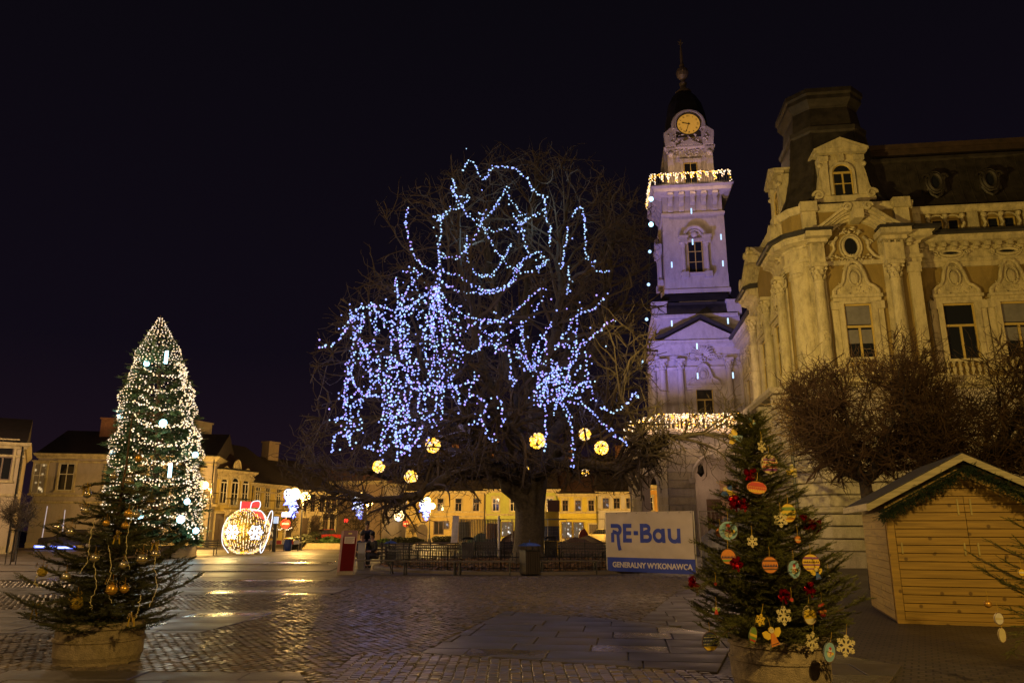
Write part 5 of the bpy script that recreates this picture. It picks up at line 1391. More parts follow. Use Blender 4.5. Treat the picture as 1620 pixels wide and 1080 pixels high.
# drooping low limb before the porch: its own twigs
lowS, lowD = S[10], Dd[10]
A2 = grow((lowS, lowD, Rr_[10]), [(960, 600), (1060, 560), (1150, 600), (1190, 640), (1180, 760), (1120, 800), (1040, 790), (950, 780)], 26.8, 2.5, 26, 150, 520, 1.9, 5, .35, .06, .05, twig=.7)
A3 = grow((S[11], Dd[11], Rr_[11]), [(440, 720), (560, 700), (760, 700), (760, 800), (640, 830), (500, 840), (455, 800)], 27.5, 3, 36, 230, 760, 2.0, 6, .3, .06, .1, twig=.7)
g = G()
for A in (A2, A3): g.segs(A[0] - off, A[1] - off, np.maximum(A[2], .010), np.maximum(A[3], .007), 4)
part(bare, 'low_twigs', g, M['twig'], kind='stuff')

# pollarded street trees before the facade
def bush_tree(label, px, Y, env, stems, seed, n2, n3, n4, name='pollarded_tree', group=None, m=None, yr=2.6, trunk_r=.16, forkz=3.0, len2=1.6):
    b = at(px, 850, Y); t = thing(name, label, 'tree', (b[0], Y, 0), 0, group); o_ = np.array([b[0], Y, 0]); r = np.random.default_rng(seed)
    g_ = G(); g_.tube(smooth_line([(0, 0, -.05), (.03, 0, forkz * .5), (0, 0, forkz)], 8), np.linspace(trunk_r * 1.2, trunk_r * .9, 8), 9); part(t, 'trunk', g_, M['bark'], smooth=True)
    S, Dd, Rr = [], [], []; g_ = G()
    for k in range(stems[0]):
        a = 2 * math.pi * k / stems[0] + r.uniform(-.3, .3); sp, hh = stems[1] * r.uniform(.5, 1.1), stems[2] * r.uniform(.7, 1.1)
        P = smooth_line([(0, 0, forkz - .2), (math.cos(a) * sp * .5, math.sin(a) * sp * .5, forkz + hh * .2), (math.cos(a) * sp, math.sin(a) * sp, forkz + hh * .6), (math.cos(a) * sp * 1.05, math.sin(a) * sp * 1.05, forkz + hh)], 12)
        P[1:] += r.normal(0, .05, (11, 3)); rad = np.linspace(trunk_r * .6, .02, 12); g_.tube(P, rad, 6)
        D = np.gradient(P, axis=0); D /= np.linalg.norm(D, axis=1, keepdims=True); S.append(P[2:] + o_); Dd.append(D[2:]); Rr.append(rad[2:])
    part(t, 'limbs', g_, M['bark'])
    A = grow((np.concatenate(S), np.concatenate(Dd), np.concatenate(Rr)), env, Y, yr, n2, n3, n4, len2, seed, .02, .045, .35, twig=.6)
    g_ = G(); g_.segs(A[0] - o_, A[1] - o_, np.maximum(A[2], .0065), np.maximum(A[3], .0045), 3)
    part(t, 'crown', g_, m or M['twig2'], kind='stuff'); return t
bush_tree('broad pollarded tree left of the two before the facade, behind the hut roof', 1378, 20, [(1236, 660), (1262, 610), (1320, 590), (1400, 565), (1415, 520), (1440, 505), (1470, 540), (1500, 560), (1520, 700), (1500, 765), (1400, 760), (1290, 745), (1245, 705)], (11, 2.5, 2.3), 31, 300, 2200, 9000, group='pollarded trees before the town hall', forkz=2.9)
bush_tree('dense pollarded tree above the hut gable, cut by the right edge', 1560, 19, [(1440, 620), (1470, 570), (1560, 560), (1640, 545), (1720, 560), (1760, 700), (1700, 770), (1560, 745), (1440, 760)], (11, 2.5, 2.3), 33, 300, 2200, 9000, group='pollarded trees before the town hall', forkz=2.9)
b = at(1560, 800, 24)
def ball_tree(label, px, by, top, half, Y, seed, group='small ball trees on the square', name='ball_tree'):
    c = at(px, (top[0] + top[1]) / 2, Y); rx = half * Y / FOC; 
    env = [(px + half * math.cos(a), (top[0] + top[1]) / 2 + (top[1] - top[0]) / 2 * math.sin(a)) for a in np.linspace(0, 6.283, 20)[:-1]]
    fz = float(at(px, top[1], Y)[2]); tz = float(at(px, top[0], Y)[2])
    return bush_tree(label, px, Y, env, (6, rx * .6, (tz - fz) * .7), seed, 60, 420, 1300, name, group, M['twig'], rx, max(.06, .05), fz, rx * .9)
ball_tree('small clipped ball tree at the left edge of the square', 26, 880, (790, 835), 34, 36, 3)
ball_tree('small ball tree in the gap, beneath the red traffic light', 563, 856, (808, 842), 26, 70, 4)
ball_tree('little ball tree before the arched door of the long yellow house', 653, 855, (826, 842), 9, 84, 5)
ball_tree('ball tree before the pale corner house, left of its red car', 498, 860, (818, 845), 15, 72, 6)
ball_tree('tree with bare round crown before the shop of the yellow house', 455, 862, (812, 842), 16, 66, 8)

# ================================================================== FAIRY LIGHTS
M['bulb_blue'] = glow('bulb_blue', (.27, .35, 1.0), 1.9); M['bulb_violet'] = glow('bulb_violet', (.38, .30, 1.0), 1.9); M['bulb_ice'] = glow('bulb_ice', (.42, .66, 1.0), 1.5); M['bulb_pink'] = glow('bulb_pink', (1.0, .82, .62), 1.2); M['bulb_warm'] = glow('bulb_warm', (1.0, .72, .40), 1.35); M['bulb_cyan'] = glow('bulb_cyan', (.40, .82, 1.0), 3.5)
M['wire'] = mat('lighting_cable', (.015, .02, .015), .6, 0, 0)
_s = G(); _s.sphere((0, 0, 0), 1, 6, 4); BV, BF = np.concatenate(_s.v), _s.f
def bulbs(g_, P, r, ms, seed=0):
    P = np.asarray(P); q = np.random.default_rng(seed); mi = q.integers(0, ms, len(P)); rr = r * q.uniform(.75, 1.3, len(P))
    for k in range(ms):
        s_ = mi == k
        if not s_.any(): continue
        Mx = np.eye(3)[None] * rr[s_][:, None, None]
        V = np.einsum('nij,vj->nvi', Mx, BV) + P[s_][:, None]; n = s_.sum()
        base = g_.n; g_.v.append(V.reshape(-1, 3)); g_.n += n * len(BV)
        for f, _ in BF: g_.f.append(((np.arange(n) * len(BV))[:, None, None] + f[None] + base).reshape(-1, f.shape[1]) if False else (((np.arange(n) * len(BV))[:, None, None] + f[None] + base).reshape(-1, f.shape[1]), k))
def light_string(label, P, step=.16, r=.034, mats=None, jit=.03, group=None, wire=True, name='light_string', seed=0, extra=0, spread=.3, cat='fairy lights'):
    P = np.asarray(P); d = np.r_[0, np.cumsum(np.linalg.norm(np.diff(P, axis=0), axis=1))]; n = max(2, int(d[-1] / step))
    q = np.random.default_rng(seed); s = np.sort(np.linspace(0, d[-1], n) + q.normal(0, step * .3, n))
    B = np.c_[[np.interp(s, d, P[:, i]) for i in range(3)]].T + q.normal(0, jit, (n, 3))
    if extra:
        e_ = B[q.integers(0, n, extra)] + q.normal(0, spread, (extra, 3)) * (1, 1, 1.3); B = np.r_[B, e_]
    o_ = P[0]; t = thing(name, label, cat, o_, 0, group)
    if wire:
        g_ = G(); g_.tube(P - o_, .008, 3); part(t, 'cable', g_, M['wire'])
    g_ = G(); bulbs(g_, B - o_, r, len(mats), seed); part(t, 'bulbs', g_, mats, kind='stuff')
    return t
ICE = [M['bulb_ice'], M['bulb_ice'], M['bulb_blue']]; BLU = [M['bulb_blue'], M['bulb_blue'], M['bulb_violet'], M['bulb_ice']]
zL = lambda L: [(480 + x / 2.077, 240 + y / 2.077) for x, y in L]
zR = lambda L: [(760 + x / 2.077, 240 + y / 2.077) for x, y in L]
GRP = 'blue light strings looped through the crown of the bare tree'
STR = [
 ('light string hooked upward at the far left top of the crown, ending in a knot', zL([(342, 180), (335, 235), (350, 300), (365, 345), (400, 380), (440, 400)]), 29.5, BLU, 0),
 ('light string climbing in zigzags to the top left of the crown', zL([(495, 92), (500, 145), (545, 150), (520, 180), (480, 195), (450, 215), (452, 260), (445, 330), (462, 350)]), 30, ICE, 10),
 ('short light string crossing the upper left limb', zL([(425, 212), (445, 216), (472, 205)]), 30, ICE, 8),
 ('light string wound straight down the main left limb', zL([(445, 330), (447, 400), (435, 450), (430, 540), (428, 640)]), 28.6, BLU, 10),
 ('long light string arching from the left edge of the crown to the left limb', zL([(50, 640), (100, 630), (140, 580), (165, 525), (235, 505), (300, 520), (360, 500), (440, 445)]), 27, BLU, 26),
 ('light string sagging beneath the long left arch', zL([(235, 510), (280, 560), (330, 520), (400, 470), (440, 440)]), 27.5, BLU, 22),
 ('light string along a twig right of the upper left hook', zL([(330, 395), (380, 400), (352, 440), (312, 500)]), 28, BLU, 12),
 ('short hanging light string above the long left arch', zL([(305, 410), (310, 455), (308, 500)]), 28, BLU, 4),
 ('upper of the two light strings swagged from the left limb to the middle', zL([(460, 392), (520, 415), (560, 445), (623, 455), (680, 430)]), 28.5, BLU, 0),
 ('lower of the two light strings swagged from the left limb to the middle', zL([(450, 420), (500, 455), (560, 462), (640, 455), (690, 425), (712, 370)]), 28, BLU, 0),
 ('light string falling from the left limb to the trunk side, then level', zL([(440, 450), (490, 510), (540, 540), (600, 556), (660, 556)]), 28, BLU, 6),
 ('short light string sagging close beneath the left limb fork', zL([(440, 460), (460, 540), (510, 582), (572, 560)]), 27.6, BLU, 8),
 ('J shaped icy light string in the upper middle of the crown', zL([(540, 268), (535, 320), (550, 380), (580, 405), (625, 410)]), 30, ICE, 0),
 ('first strand of the light fan under the left limb, leaning left', zL([(435, 455), (410, 530), (400, 620)]), 27.8, BLU, 14),
 ('second strand of the light fan under the left limb, nearly plumb', zL([(436, 455), (425, 540), (420, 645)]), 27.6, BLU, 10),
 ('third strand of the light fan under the left limb', zL([(438, 455), (452, 550), (455, 645)]), 27.5, BLU, 10),
 ('fourth strand of the light fan, sweeping right along a low garland', zL([(440, 455), (470, 560), (482, 640), (520, 650), (555, 662), (590, 640), (640, 630)]), 27.6, BLU, 14),
 ('plumb light string at the right end of the low garland', zL([(580, 555), (582, 600), (580, 650)]), 27.6, BLU, 0),
 ('left one of the close set hanging strands in the thick of the lights', zL([(322, 540), (318, 600), (322, 680)]), 27, BLU, 12),
 ('middle one of the close set hanging strands in the thick of the lights', zL([(333, 545), (331, 610), (334, 680)]), 27, BLU, 12),
 ('right one of the close set hanging strands in the thick of the lights', zL([(345, 560), (343, 640), (352, 700), (362, 735)]), 27, BLU, 12),
 ('long hanging light string left of the close set strands', zL([(292, 560), (286, 680), (277, 760), (300, 790)]), 27.2, BLU, 14),
 ('hooked light string at the left, ending in a sagging loop', zL([(165, 635), (160, 740), (180, 782), (220, 805), (262, 800)]), 27.4, BLU, 8),
 ('short light string running down left from the sagging loop', zL([(160, 740), (130, 800), (150, 832), (190, 812)]), 27.4, BLU, 8),
 ('wavy light string across the lower middle of the lights', zL([(280, 690), (330, 702), (345, 740), (360, 780), (430, 770), (500, 772), (575, 745)]), 27.4, BLU, 40),
 ('U shaped light string hanging low in the middle', zL([(380, 770), (380, 860), (402, 872), (432, 852), (442, 770)]), 27.3, BLU, 14),
 ('plumb light string hanging low at the left', zL([(260, 800), (262, 900), (255, 980)]), 27.5, BLU, 6),
 ('curled light string at the lower left corner of the crown', zL([(100, 882), (130, 873), (172, 900), (150, 937), (108, 925), (95, 985)]), 27.6, BLU, 16),
 ('left of the two drooping clusters of lights at the bottom', zL([(312, 850), (302, 900), (322, 960), (350, 985)]), 27.2, BLU, 30),
 ('right of the two drooping clusters of lights at the bottom', zL([(330, 845), (342, 900), (346, 955)]), 27.2, BLU, 30),
 ('level light string along the lowest branches at the left', zL([(200, 970), (260, 985), (300, 952), (350, 972), (392, 900)]), 27.2, BLU, 18),
 ('plumb light string between the fan and the wavy string', zL([(462, 668), (457, 780), (455, 885)]), 27.6, BLU, 6),
 ('loose light string wandering down the left side of the crown', zL([(150, 530), (200, 560), (170, 600), (205, 640), (190, 700), (240, 740)]), 28.6, BLU, 26),
 ('loose light string tangled right of the wavy string', zL([(500, 772), (520, 830), (555, 800), (600, 830), (580, 875), (540, 900)]), 28.8, BLU, 10),
 ('icy light string over the very top of the crown, falling down its right side', zR([(-60, 62), (-30, 30), (10, 95), (38, 52), (70, 50), (110, 55), (160, 95), (180, 135), (210, 150), (215, 220), (230, 250), (228, 305)]), 31, ICE, 6),
 ('icy light string dropping from a forked knot in the upper middle', zR([(110, 205), (130, 240), (162, 215), (132, 240), (150, 310), (165, 340), (190, 330), (215, 360), (190, 380), (190, 400)]), 30.6, ICE, 10),
 ('light string swagged up to the forked knot in the upper middle', zR([(0, 465), (60, 460), (100, 430), (125, 370), (165, 340)]), 30, BLU, 4),
 ('long light string swagged across the middle, left of the right limb', zR([(0, 555), (60, 555), (120, 520), (180, 460), (216, 450)]), 29.4, BLU, 4),
 ('short icy light string level with the upper middle, beneath the top arc', zR([(-10, 240), (40, 258), (92, 250)]), 30.6, ICE, 0),
 ('short icy light string above the level one near the top', zR([(-10, 205), (20, 202), (42, 190), (60, 158)]), 31, ICE, 0),
 ('icy light string slanting up to the right in the upper middle', zR([(0, 410), (45, 395), (70, 360), (100, 300)]), 30.6, ICE, 0),
 ('icy light string on the left flank of the upper right limb', zR([(265, 385), (280, 300), (290, 250)]), 30, ICE, 2),
 ('icy light string hooked over the upper right limb', zR([(300, 215), (330, 180), (345, 240), (345, 330), (360, 360), (385, 390), (422, 395)]), 30, ICE, 6),
 ('short icy light string down the middle of the right limb', zR([(290, 378), (292, 420), (285, 470)]), 29.6, ICE, 2),
 ('upper of the two light strings reaching out to the right', zR([(405, 480), (370, 520), (315, 540), (280, 600), (245, 640)]), 29, BLU, 8),
 ('lower of the two light strings reaching out to the right', zR([(445, 552), (410, 570), (360, 615), (300, 640), (250, 635)]), 28.6, BLU, 6),
 ('light string falling from the upper right swag to the trunk', zR([(315, 540), (315, 620), (292, 700), (290, 770)]), 28.6, BLU, 10),
 ('light string slanting down to the trunk from the right swags', zR([(325, 640), (300, 700), (240, 722), (200, 800)]), 28.4, BLU, 26),
 ('V shaped light string in the fork over the trunk', zR([(235, 560), (210, 600), (215, 640), (190, 680), (162, 722), (142, 640), (135, 560)]), 29, BLU, 22),
 ('light string doubled inside the V over the trunk', zR([(208, 600), (182, 650), (165, 718), (120, 640)]), 28.8, BLU, 22),
 ('plumb light string right of the trunk cluster', zR([(345, 650), (350, 710), (356, 745), (370, 800)]), 28.6, BLU, 10),
 ('tangle of lights low on the right limb', zR([(200, 800), (240, 722), (262, 760), (292, 782), (350, 752)]), 28, BLU, 70),
 ('light string trailing far down to the right toward the porch', zR([(200, 832), (290, 800), (330, 822), (382, 872), (430, 920), (482, 962)]), 27.6, BLU, 8),
 ('small swag of lights before the porch roof', zR([(390, 840), (440, 856), (480, 822), (512, 790)]), 27.4, ICE, 2),
 ('plumb light string hanging right of the trunk, the shorter one', zR([(215, 835), (215, 910), (214, 982)]), 27.6, BLU, 0),
 ('plumb light string hanging right of the trunk, the longer one', zR([(285, 862), (300, 920), (303, 980), (303, 1040)]), 27.6, BLU, 0),
 ('short hanging light string close left of the trunk', zR([(58, 798), (70, 850), (70, 905)]), 28, BLU, 4),
 ('zigzag light string left of the V over the trunk', zR([(95, 655), (100, 700), (100, 740), (120, 752)]), 28.4, BLU, 4),
 ('curled light string in the middle left of the trunk', zR([(0, 640), (40, 602), (72, 600), (50, 640), (82, 652)]), 28.4, BLU, 8),
 ('short light string trailing low left of the trunk', zR([(0, 870), (30, 940), (52, 945)]), 28, BLU, 0)]
for i, (lab, pts, Y, ms, ex) in enumerate(STR):
    q = np.random.default_rng(100 + i); Ys = max(25.4, Y - 2.2) + np.cumsum(q.normal(0, .18, len(pts)))
    P = smooth_line(np.array([at(x, y, yy) for (x, y), yy in zip(pts, Ys)]), max(10, len(pts) * 6))
    light_string(lab, P, .078 if ex > 10 else .085, .030, ms, .028, GRP, seed=i, extra=int(ex * 1.1), spread=.16)
q = np.random.default_rng(41)
ORD = 'leftmost second third fourth fifth sixth seventh eighth ninth tenth eleventh twelfth thirteenth fourteenth fifteenth sixteenth seventeenth eighteenth nineteenth twentieth twenty-first rightmost'.split()
for i in range(30):
    left = i < 22
    x0, y0 = (540 + 190 * (i + q.uniform(.15, .85)) / 22, q.uniform(470, 600)) if left else (845 + 60 * (i - 22 + q.uniform(.2, .8)) / 8, q.uniform(560, 610)); _u = (q.uniform(540, 730), q.uniform(470, 600)) if left else (q.uniform(845, 905), q.uniform(560, 610)); ln = q.uniform(50, 150) if left else q.uniform(40, 70); Yd = q.uniform(25.4, 27.5)
    P = smooth_line([at(x0 + k * q.uniform(-5, 5), y0 + ln * k / 4, Yd) for k in range(5)], 14)
    light_string((ORD[i] if left else (ORD[i - 22] if i < 29 else 'rightmost')) + (' of the loose strands, counted from the left, in the thick of the blue lights' if left else ' of the loose strands, counted from the left, in the cluster right of the trunk'), P, .10, .029, BLU, .035, GRP, seed=200 + i, extra=6, spread=.12)
for i, (a, b, sg, lab) in enumerate([((716, 300), (800, 296), 50, 'across the top of the crown, under the arc'), ((760, 350), (868, 410), 46, 'from the upper middle to the right limb'), ((700, 400), (770, 330), 34, 'from the left limb to the upper middle'), ((650, 440), (740, 470), 40, 'over the shoulder of the left limb'), ((800, 300), (862, 330), 26, 'inside the right bend of the top arc'), ((735, 500), (860, 470), 44, 'low across the middle of the crown'), ((590, 480), (690, 520), 44, 'under the left arch')]):
    P = smooth_line([at(a[0] + (b[0] - a[0]) * t, a[1] + (b[1] - a[1]) * t + sg * 4 * t * (1 - t), 27.5 + i * .3) for t in np.linspace(0, 1, 6)], 20)
    light_string('sagging blue light string ' + lab, P, .10, .029, ICE if i in (0, 1, 4) else BLU, .03, GRP, seed=300 + i, extra=4, spread=.1)
# what the bulbs throw on the branches
for p, w, c in (((665, 570), 130, (.45, .45, 1)), ((600, 640), 110, (.45, .42, 1)), ((760, 380), 90, (.5, .75, 1)), ((700, 660), 110, (.45, .42, 1)), ((850, 330), 70, (.5, .8, 1)), ((930, 640), 70, (.45, .45, 1))):
    lamp('fairy_light_glow', at(p[0], p[1], 29.5), w, c, .5)
# golden balls hung in the lower branches
def gold_ball(label, px, py, Y, r, n=90):
    c = at(px, py, Y); t = thing('gold_light_ball', label, 'light ball', c, 0, 'golden light balls in the low branches'); q = np.random.default_rng(int(px))
    D = q.normal(0, 1, (n, 3)); D /= np.linalg.norm(D, axis=1, keepdims=True)
    g_ = G(); bulbs(g_, D * r, .042, 2, 1); part(t, 'bulbs', g_, [M['led_gold'], M['bulb_warm']], kind='stuff')
    g_ = G()
    for a in np.linspace(0, math.pi, 5)[:-1]: g_.tube([(r * .96 * math.cos(b) * math.cos(a), r * .96 * math.cos(b) * math.sin(a), r * .96 * math.sin(b)) for b in np.linspace(0, 6.283, 15)[:-1]], .012, 3, closed=True)
    part(t, 'wire_frame', g_, M['wire']); g_ = G(); g_.tube([(0, 0, r), (0, 0, r + .5)], .008, 3); part(t, 'hook', g_, M['wire'])
gold_ball('golden light ball at the middle left, below the thick of the blue lights', 685, 704, 27.5, .24)
gold_ball('golden light ball just right of the trunk, largest lump of the four at right', 850, 697, 27.5, .26)
gold_ball('upper right golden light ball near the porch', 925, 687, 27.5, .19)
gold_ball('lower right golden light ball near the porch', 951.5, 708, 27.5, .22)
gold_ball('golden light ball hanging over the side street', 650, 754, 29, .22)
gold_ball('golden light ball furthest left under the long low limb', 599, 738, 29, .2)
gold_ball('small golden light low down beside the trunk', 831, 743, 31, .12, 30)
gold_ball('faint golden light ball under the branches above the yellow house', 926, 746, 33, .14, 24)
# chain of single lights hung in front of the tower
P_ = [(1030, 315), (1030, 355), (1028, 398), (1026, 450), (1023, 505), (1018, 572), (1014, 577), (1008, 627)]
for i, (x, y) in enumerate(P_):
    g_ = G(); g_.sphere((0, 0, 0), .11 if i < 2 else .075, 8, 6); single('hanging_star_light', g_, M['bulb_cyan'] if i < 2 else M['bulb_ice'], ('%s of the single lights strung down left of the tower' % ['topmost', 'second', 'third', 'fourth', 'fifth', 'sixth', 'seventh', 'lowest'][i]), 'light', 'single lights strung beside the tower', loc=at(x, y, 31 + i * .1))
g_ = G(); P = np.array([at(x, y, 31 + i * .1) for i, (x, y) in enumerate(P_[:5] + [P_[5], P_[7]])]); g_.tube(P - P[0], .012, 3); single('lighting_cable', g_, M['wire'], 'thin cable hanging down beside the left edge of the tower', 'cable', loc=P[0])
for i, (x, y, lab) in enumerate([(1094, 335, 'under the gallery brackets'), (1141, 376, 'right of the shaft window'), (1144, 418, 'at the lower right of the shaft'), (1063, 420, 'at the left edge of the shaft'), (1096, 384, 'on the frame of the shaft window'), (1152, 509, 'over the right slope of the tower gable'), (1063, 513, 'over the left slope of the tower gable'), (1103, 549, 'on the shell of the tower gable'), (1160, 595, 'on the right column by the tower window'), (1104, 596, 'left of the tower window crown')]):
    g_ = G(); g_.tube([(0, 0, 0), (0, 0, .34)], .045, 6); single('icicle_light', g_, M['bulb_ice'], 'small upright icicle light ' + lab, 'icicle light', 'icicle lights before the tower', loc=at(x, y + 3, 42))
# curtains of lights on the two balconies
def curtain(label, A, B, n, drop, seed, r=.035):
    q = np.random.default_rng(seed); A, B = np.array(A), np.array(B); o_ = A; t = thing('light_curtain', label, 'fairy lights', o_, 0, 'light curtains on the tower balconies')
    P = []; g_ = G(); nor = np.cross(B - A, (0, 0, 1)); nor = nor / np.linalg.norm(nor)
    g_.tube([(0, 0, 0), tuple(B - A)], .01, 3)
    for i in range(n):
        s = (i + q.uniform(-.3, .3)) / n; d = drop * q.uniform(.3, 1.0) * (.7 + .5 * math.sin(i * 1.1)); p = A + (B - A) * s + nor * q.uniform(.0, .12)
        k = max(1, int(d / .10)); g_.tube([p - o_, p - o_ - (0, 0, d)], .006, 3)
        for j in range(k): P.append(p + (q.normal(0, .03), q.normal(0, .03), -d * (j + .5) / k + q.normal(0, .03)))
    part(t, 'cable', g_, M['wire']); g_ = G(); bulbs(g_, np.array(P) - o_, r, 4, seed); part(t, 'bulbs', g_, [M['bulb_warm'], M['bulb_pink'], M['bulb_pink'], M['led_gold']], kind='stuff')
e_ = .06
curtain('warm light curtain on the front rail of the upper tower gallery', HP(TC - 2.85, 18.4, 26.72), HP(TC + 2.85, 18.4, 26.72), 60, .85, 1, .042)
curtain('warm light curtain on the left side rail of the upper tower gallery', HP(TC - 2.88, 23.5, 26.72), HP(TC - 2.88, 18.5, 26.72), 36, .85, 2, .042)
curtain('warm light curtain on the front rail of the porch balcony', HP(-4.85, 13.3, 8.3), HP(1.0, 13.85, 8.3), 96, 1.0, 3, .040)
curtain('warm light curtain on the slanting left rail of the porch balcony', HP(-7.1, 17.1, 8.3), HP(-4.95, 13.35, 8.3), 56, 1.0, 4, .040)
for u_, v_, z_, w_ in ((TC - 1.8, 17.9, 26.3, 110), (TC, 17.9, 26.3, 110), (TC + 1.8, 17.9, 26.3, 110), (-3.5, 13.0, 7.8, 130), (-1, 13.2, 7.8, 130), (-6.4, 14.6, 7.8, 130)):
    lamp('balcony_light_glow', HP(u_, v_, z_), w_, (1, .62, .32), .3)
# ================================================================== THE GREAT FIR
M['needle_dark'] = mat('fir_needles', (.05, .095, .03), .75, var=.45, scale=1.5); M['needle_olive'] = mat('spruce_needles', (.105, .108, .020), .6, var=.4, scale=5); M['needle_grey'] = mat('spruce_needles_dull', (.075, .078, .028), .65, var=.45, scale=4)
M['fir_bark'] = mat('fir_bark', (.09, .055, .03), .9, var=.4, bump=.4)
YX = 41.4; FB = at(243, 882, YX); FB = np.array([FB[0], YX, 0]); ZT = float(at(257, 499, YX)[2])
fy = [500, 515, 530, 560, 600, 650, 700, 760, 830, 862]; fr_ = np.array([.05, .34, .66, 1.12, 1.6, 1.96, 2.18, 2.36, 2.42, 2.25]); fz = np.array([float(at(250, y, YX)[2]) for y in fy])
def fir_r(z): return np.interp(z, fz[::-1], fr_[::-1])
def fir_x(z): return -1.15 * (np.asarray(z) / ZT)
fir = thing('christmas_fir', 'towering fir wrapped in hundreds of pinkish white lights', 'christmas tree', FB)
g = G(); g.tube([(fir_x(z), 0, z) for z in np.linspace(-.05, ZT, 16)], np.linspace(.24, .02, 16), 8); part(fir, 'trunk', g, M['fir_bark'])
q = np.random.default_rng(77)
def spray_tpl(n=13, seed=1):
    r = np.random.default_rng(seed); V, Fs = [], []
    def quad(p, d, L, w):
        d = np.array(d) / np.linalg.norm(d); s = np.cross(d, (0, 0, 1)); s /= np.linalg.norm(s) + 1e-6; b = len(V); p = np.array(p)
        V.extend([p - s * w * .4, p + s * w * .4, p + d * L * .6 + s * w, p + d * L, p + d * L * .6 - s * w]); Fs.append((b, b + 1, b + 2, b + 3, b + 4))
    for i in range(n):
        t = i / n; side = 1 if i % 2 else -1
        quad((t * .8, 0, -.06 * t), (1, side * r.uniform(.5, 1.0), r.uniform(-.25, .2)), (.42 * (1 - t) + .14), .035)
    quad((.0, 0, 0), (1, 0, -.05), 1.05, .03)
    return np.array(V), np.array(Fs)
sv, sf = spray_tpl()
n = 5200; z = q.uniform(.9, ZT, n) ; z = ZT - (ZT - .75) * np.sqrt(q.uniform(0.0005, 1, n)) ; a = q.uniform(0, 6.283, n); rr = fir_r(z) * q.uniform(.45, 1.0, n) ** .5
wild = q.uniform(0, 1, n) < .12
P = np.c_[fir_x(z) + rr * np.cos(a), rr * np.sin(a), z]
sc1 = q.uniform(.45, .85, n) * np.clip(fir_r(z) / 1.2, .35, 1.0) * np.where(wild, 1.5, .95)
ti = q.normal(-.05, .25, n) + np.where(z > ZT - 3, .5, 0)
X = np.c_[np.cos(a) * np.cos(ti), np.sin(a) * np.cos(ti), np.sin(ti)]; Y_ = np.c_[-np.sin(a), np.cos(a), np.zeros(n)]; Y_ = Y_ + q.normal(0, .3, (n, 3)); Y_ -= X * (X * Y_).sum(1, keepdims=True); Y_ /= np.linalg.norm(Y_, axis=1, keepdims=True); Z_ = np.cross(X, Y_)
Mx = np.stack([X, Y_, Z_], 2) * sc1[:, None, None]
g = G(); g.inst(sv, sf, Mx, P - X * sc1[:, None] * .38); part(fir, 'foliage', g, M['needle_dark'], kind='stuff')
def fir_pt(a, z, out=.08): r = fir_r(z) * (1 + .07 * np.sin(np.asarray(z) * 2.3 + 2 * np.asarray(a)) + .05 * np.sin(np.asarray(z) * 5.1 - 3 * np.asarray(a))) + out - .1; return np.stack([fir_x(z) + r * np.cos(a), r * np.sin(a), np.asarray(z, float)], -1)
PK = [M['bulb_pink'], M['bulb_warm'], M['bulb_warm'], M['bulb_pink']]
# fine-meshed net over most of the tree
B = []; zz = 1.0; row = 0
while zz < ZT - .1:
    r = float(fir_r(zz)) + .08; m = max(4, int(6.283 * r / .235))
    aa = (np.arange(m) + .5 * (row % 2)) / m * 6.283
    keep = (q.uniform(0, 1, m) < .92) & ~((np.cos(aa + .95) > .55) & (zz < 10.2))
    B.append(fir_pt(aa[keep] + q.normal(0, .025 / r, keep.sum()), zz + q.normal(0, .03, keep.sum()), .1)); zz += .19 if zz < 9.5 else .16; row += 1
B = np.concatenate(B); t = thing('light_net', 'dense net of small pinkish white bulbs over the left and top of the fir', 'fairy lights', FB)
g = G(); bulbs(g, B, .033, 4, 3); part(t, 'bulbs', g, PK, kind='stuff')
FG = 'swagged light strings on the right front of the great fir'
for i, z0 in enumerate(np.linspace(1.9, 9.6, 17)):
    a0, a1 = -1.75 + .1 * math.sin(i * 2.1), -.15 + .12 * math.sin(i * 1.7); tt = np.linspace(0, 1, 14)
    P = np.array([fir_pt(a0 + (a1 - a0) * s, z0 + .35 - (.75 + .25 * math.sin(i * 3)) * 4 * s * (1 - s) * .9 + .2 * s, .1) for s in tt]) + FB
    light_string('%s swag of bulbs, counted upward, on the right front of the great fir' % ['lowest', 'second', 'third', 'fourth', 'fifth', 'sixth', 'seventh', 'eighth', 'ninth', 'tenth', 'eleventh', 'twelfth', 'thirteenth', 'fourteenth', 'fifteenth', 'sixteenth', 'topmost'][i], P, .10, .037, PK, .05, FG, seed=i)
for i in range(3):
    P = np.array([fir_pt(-.42 + i * .2 + .06 * math.sin(z * 3 + i), z, .14) for z in np.linspace(1.2, 10.6, 30)]) + FB
    light_string(['left one of three', 'middle one of three', 'outermost of three'][i] + ' strings of bulbs falling plumb down the right edge of the fir', P, .075, .038, PK, .07, 'plumb light strings on the right edge of the fir', seed=50 + i, extra=30, spread=.12)
STARS = [(232, 575, 'at the upper left edge'), (263, 565, 'near the top, a short tube'), (190, 658, 'on the left edge halfway up'), (258, 669, 'brightest, in the upper middle'), (178, 717, 'at the left edge above the middle'), (309, 719, 'at the right edge halfway up'), (269, 744, 'a narrow tube in the middle'), (286, 868 - 47, 'bright, low on the right'), (310, 839, 'lowest at the right edge'), (168, 818, 'low at the left edge behind the potted spruce'), (222, 816, 'low in the middle behind the potted spruce'), (296, 793, 'small, right of the middle')]
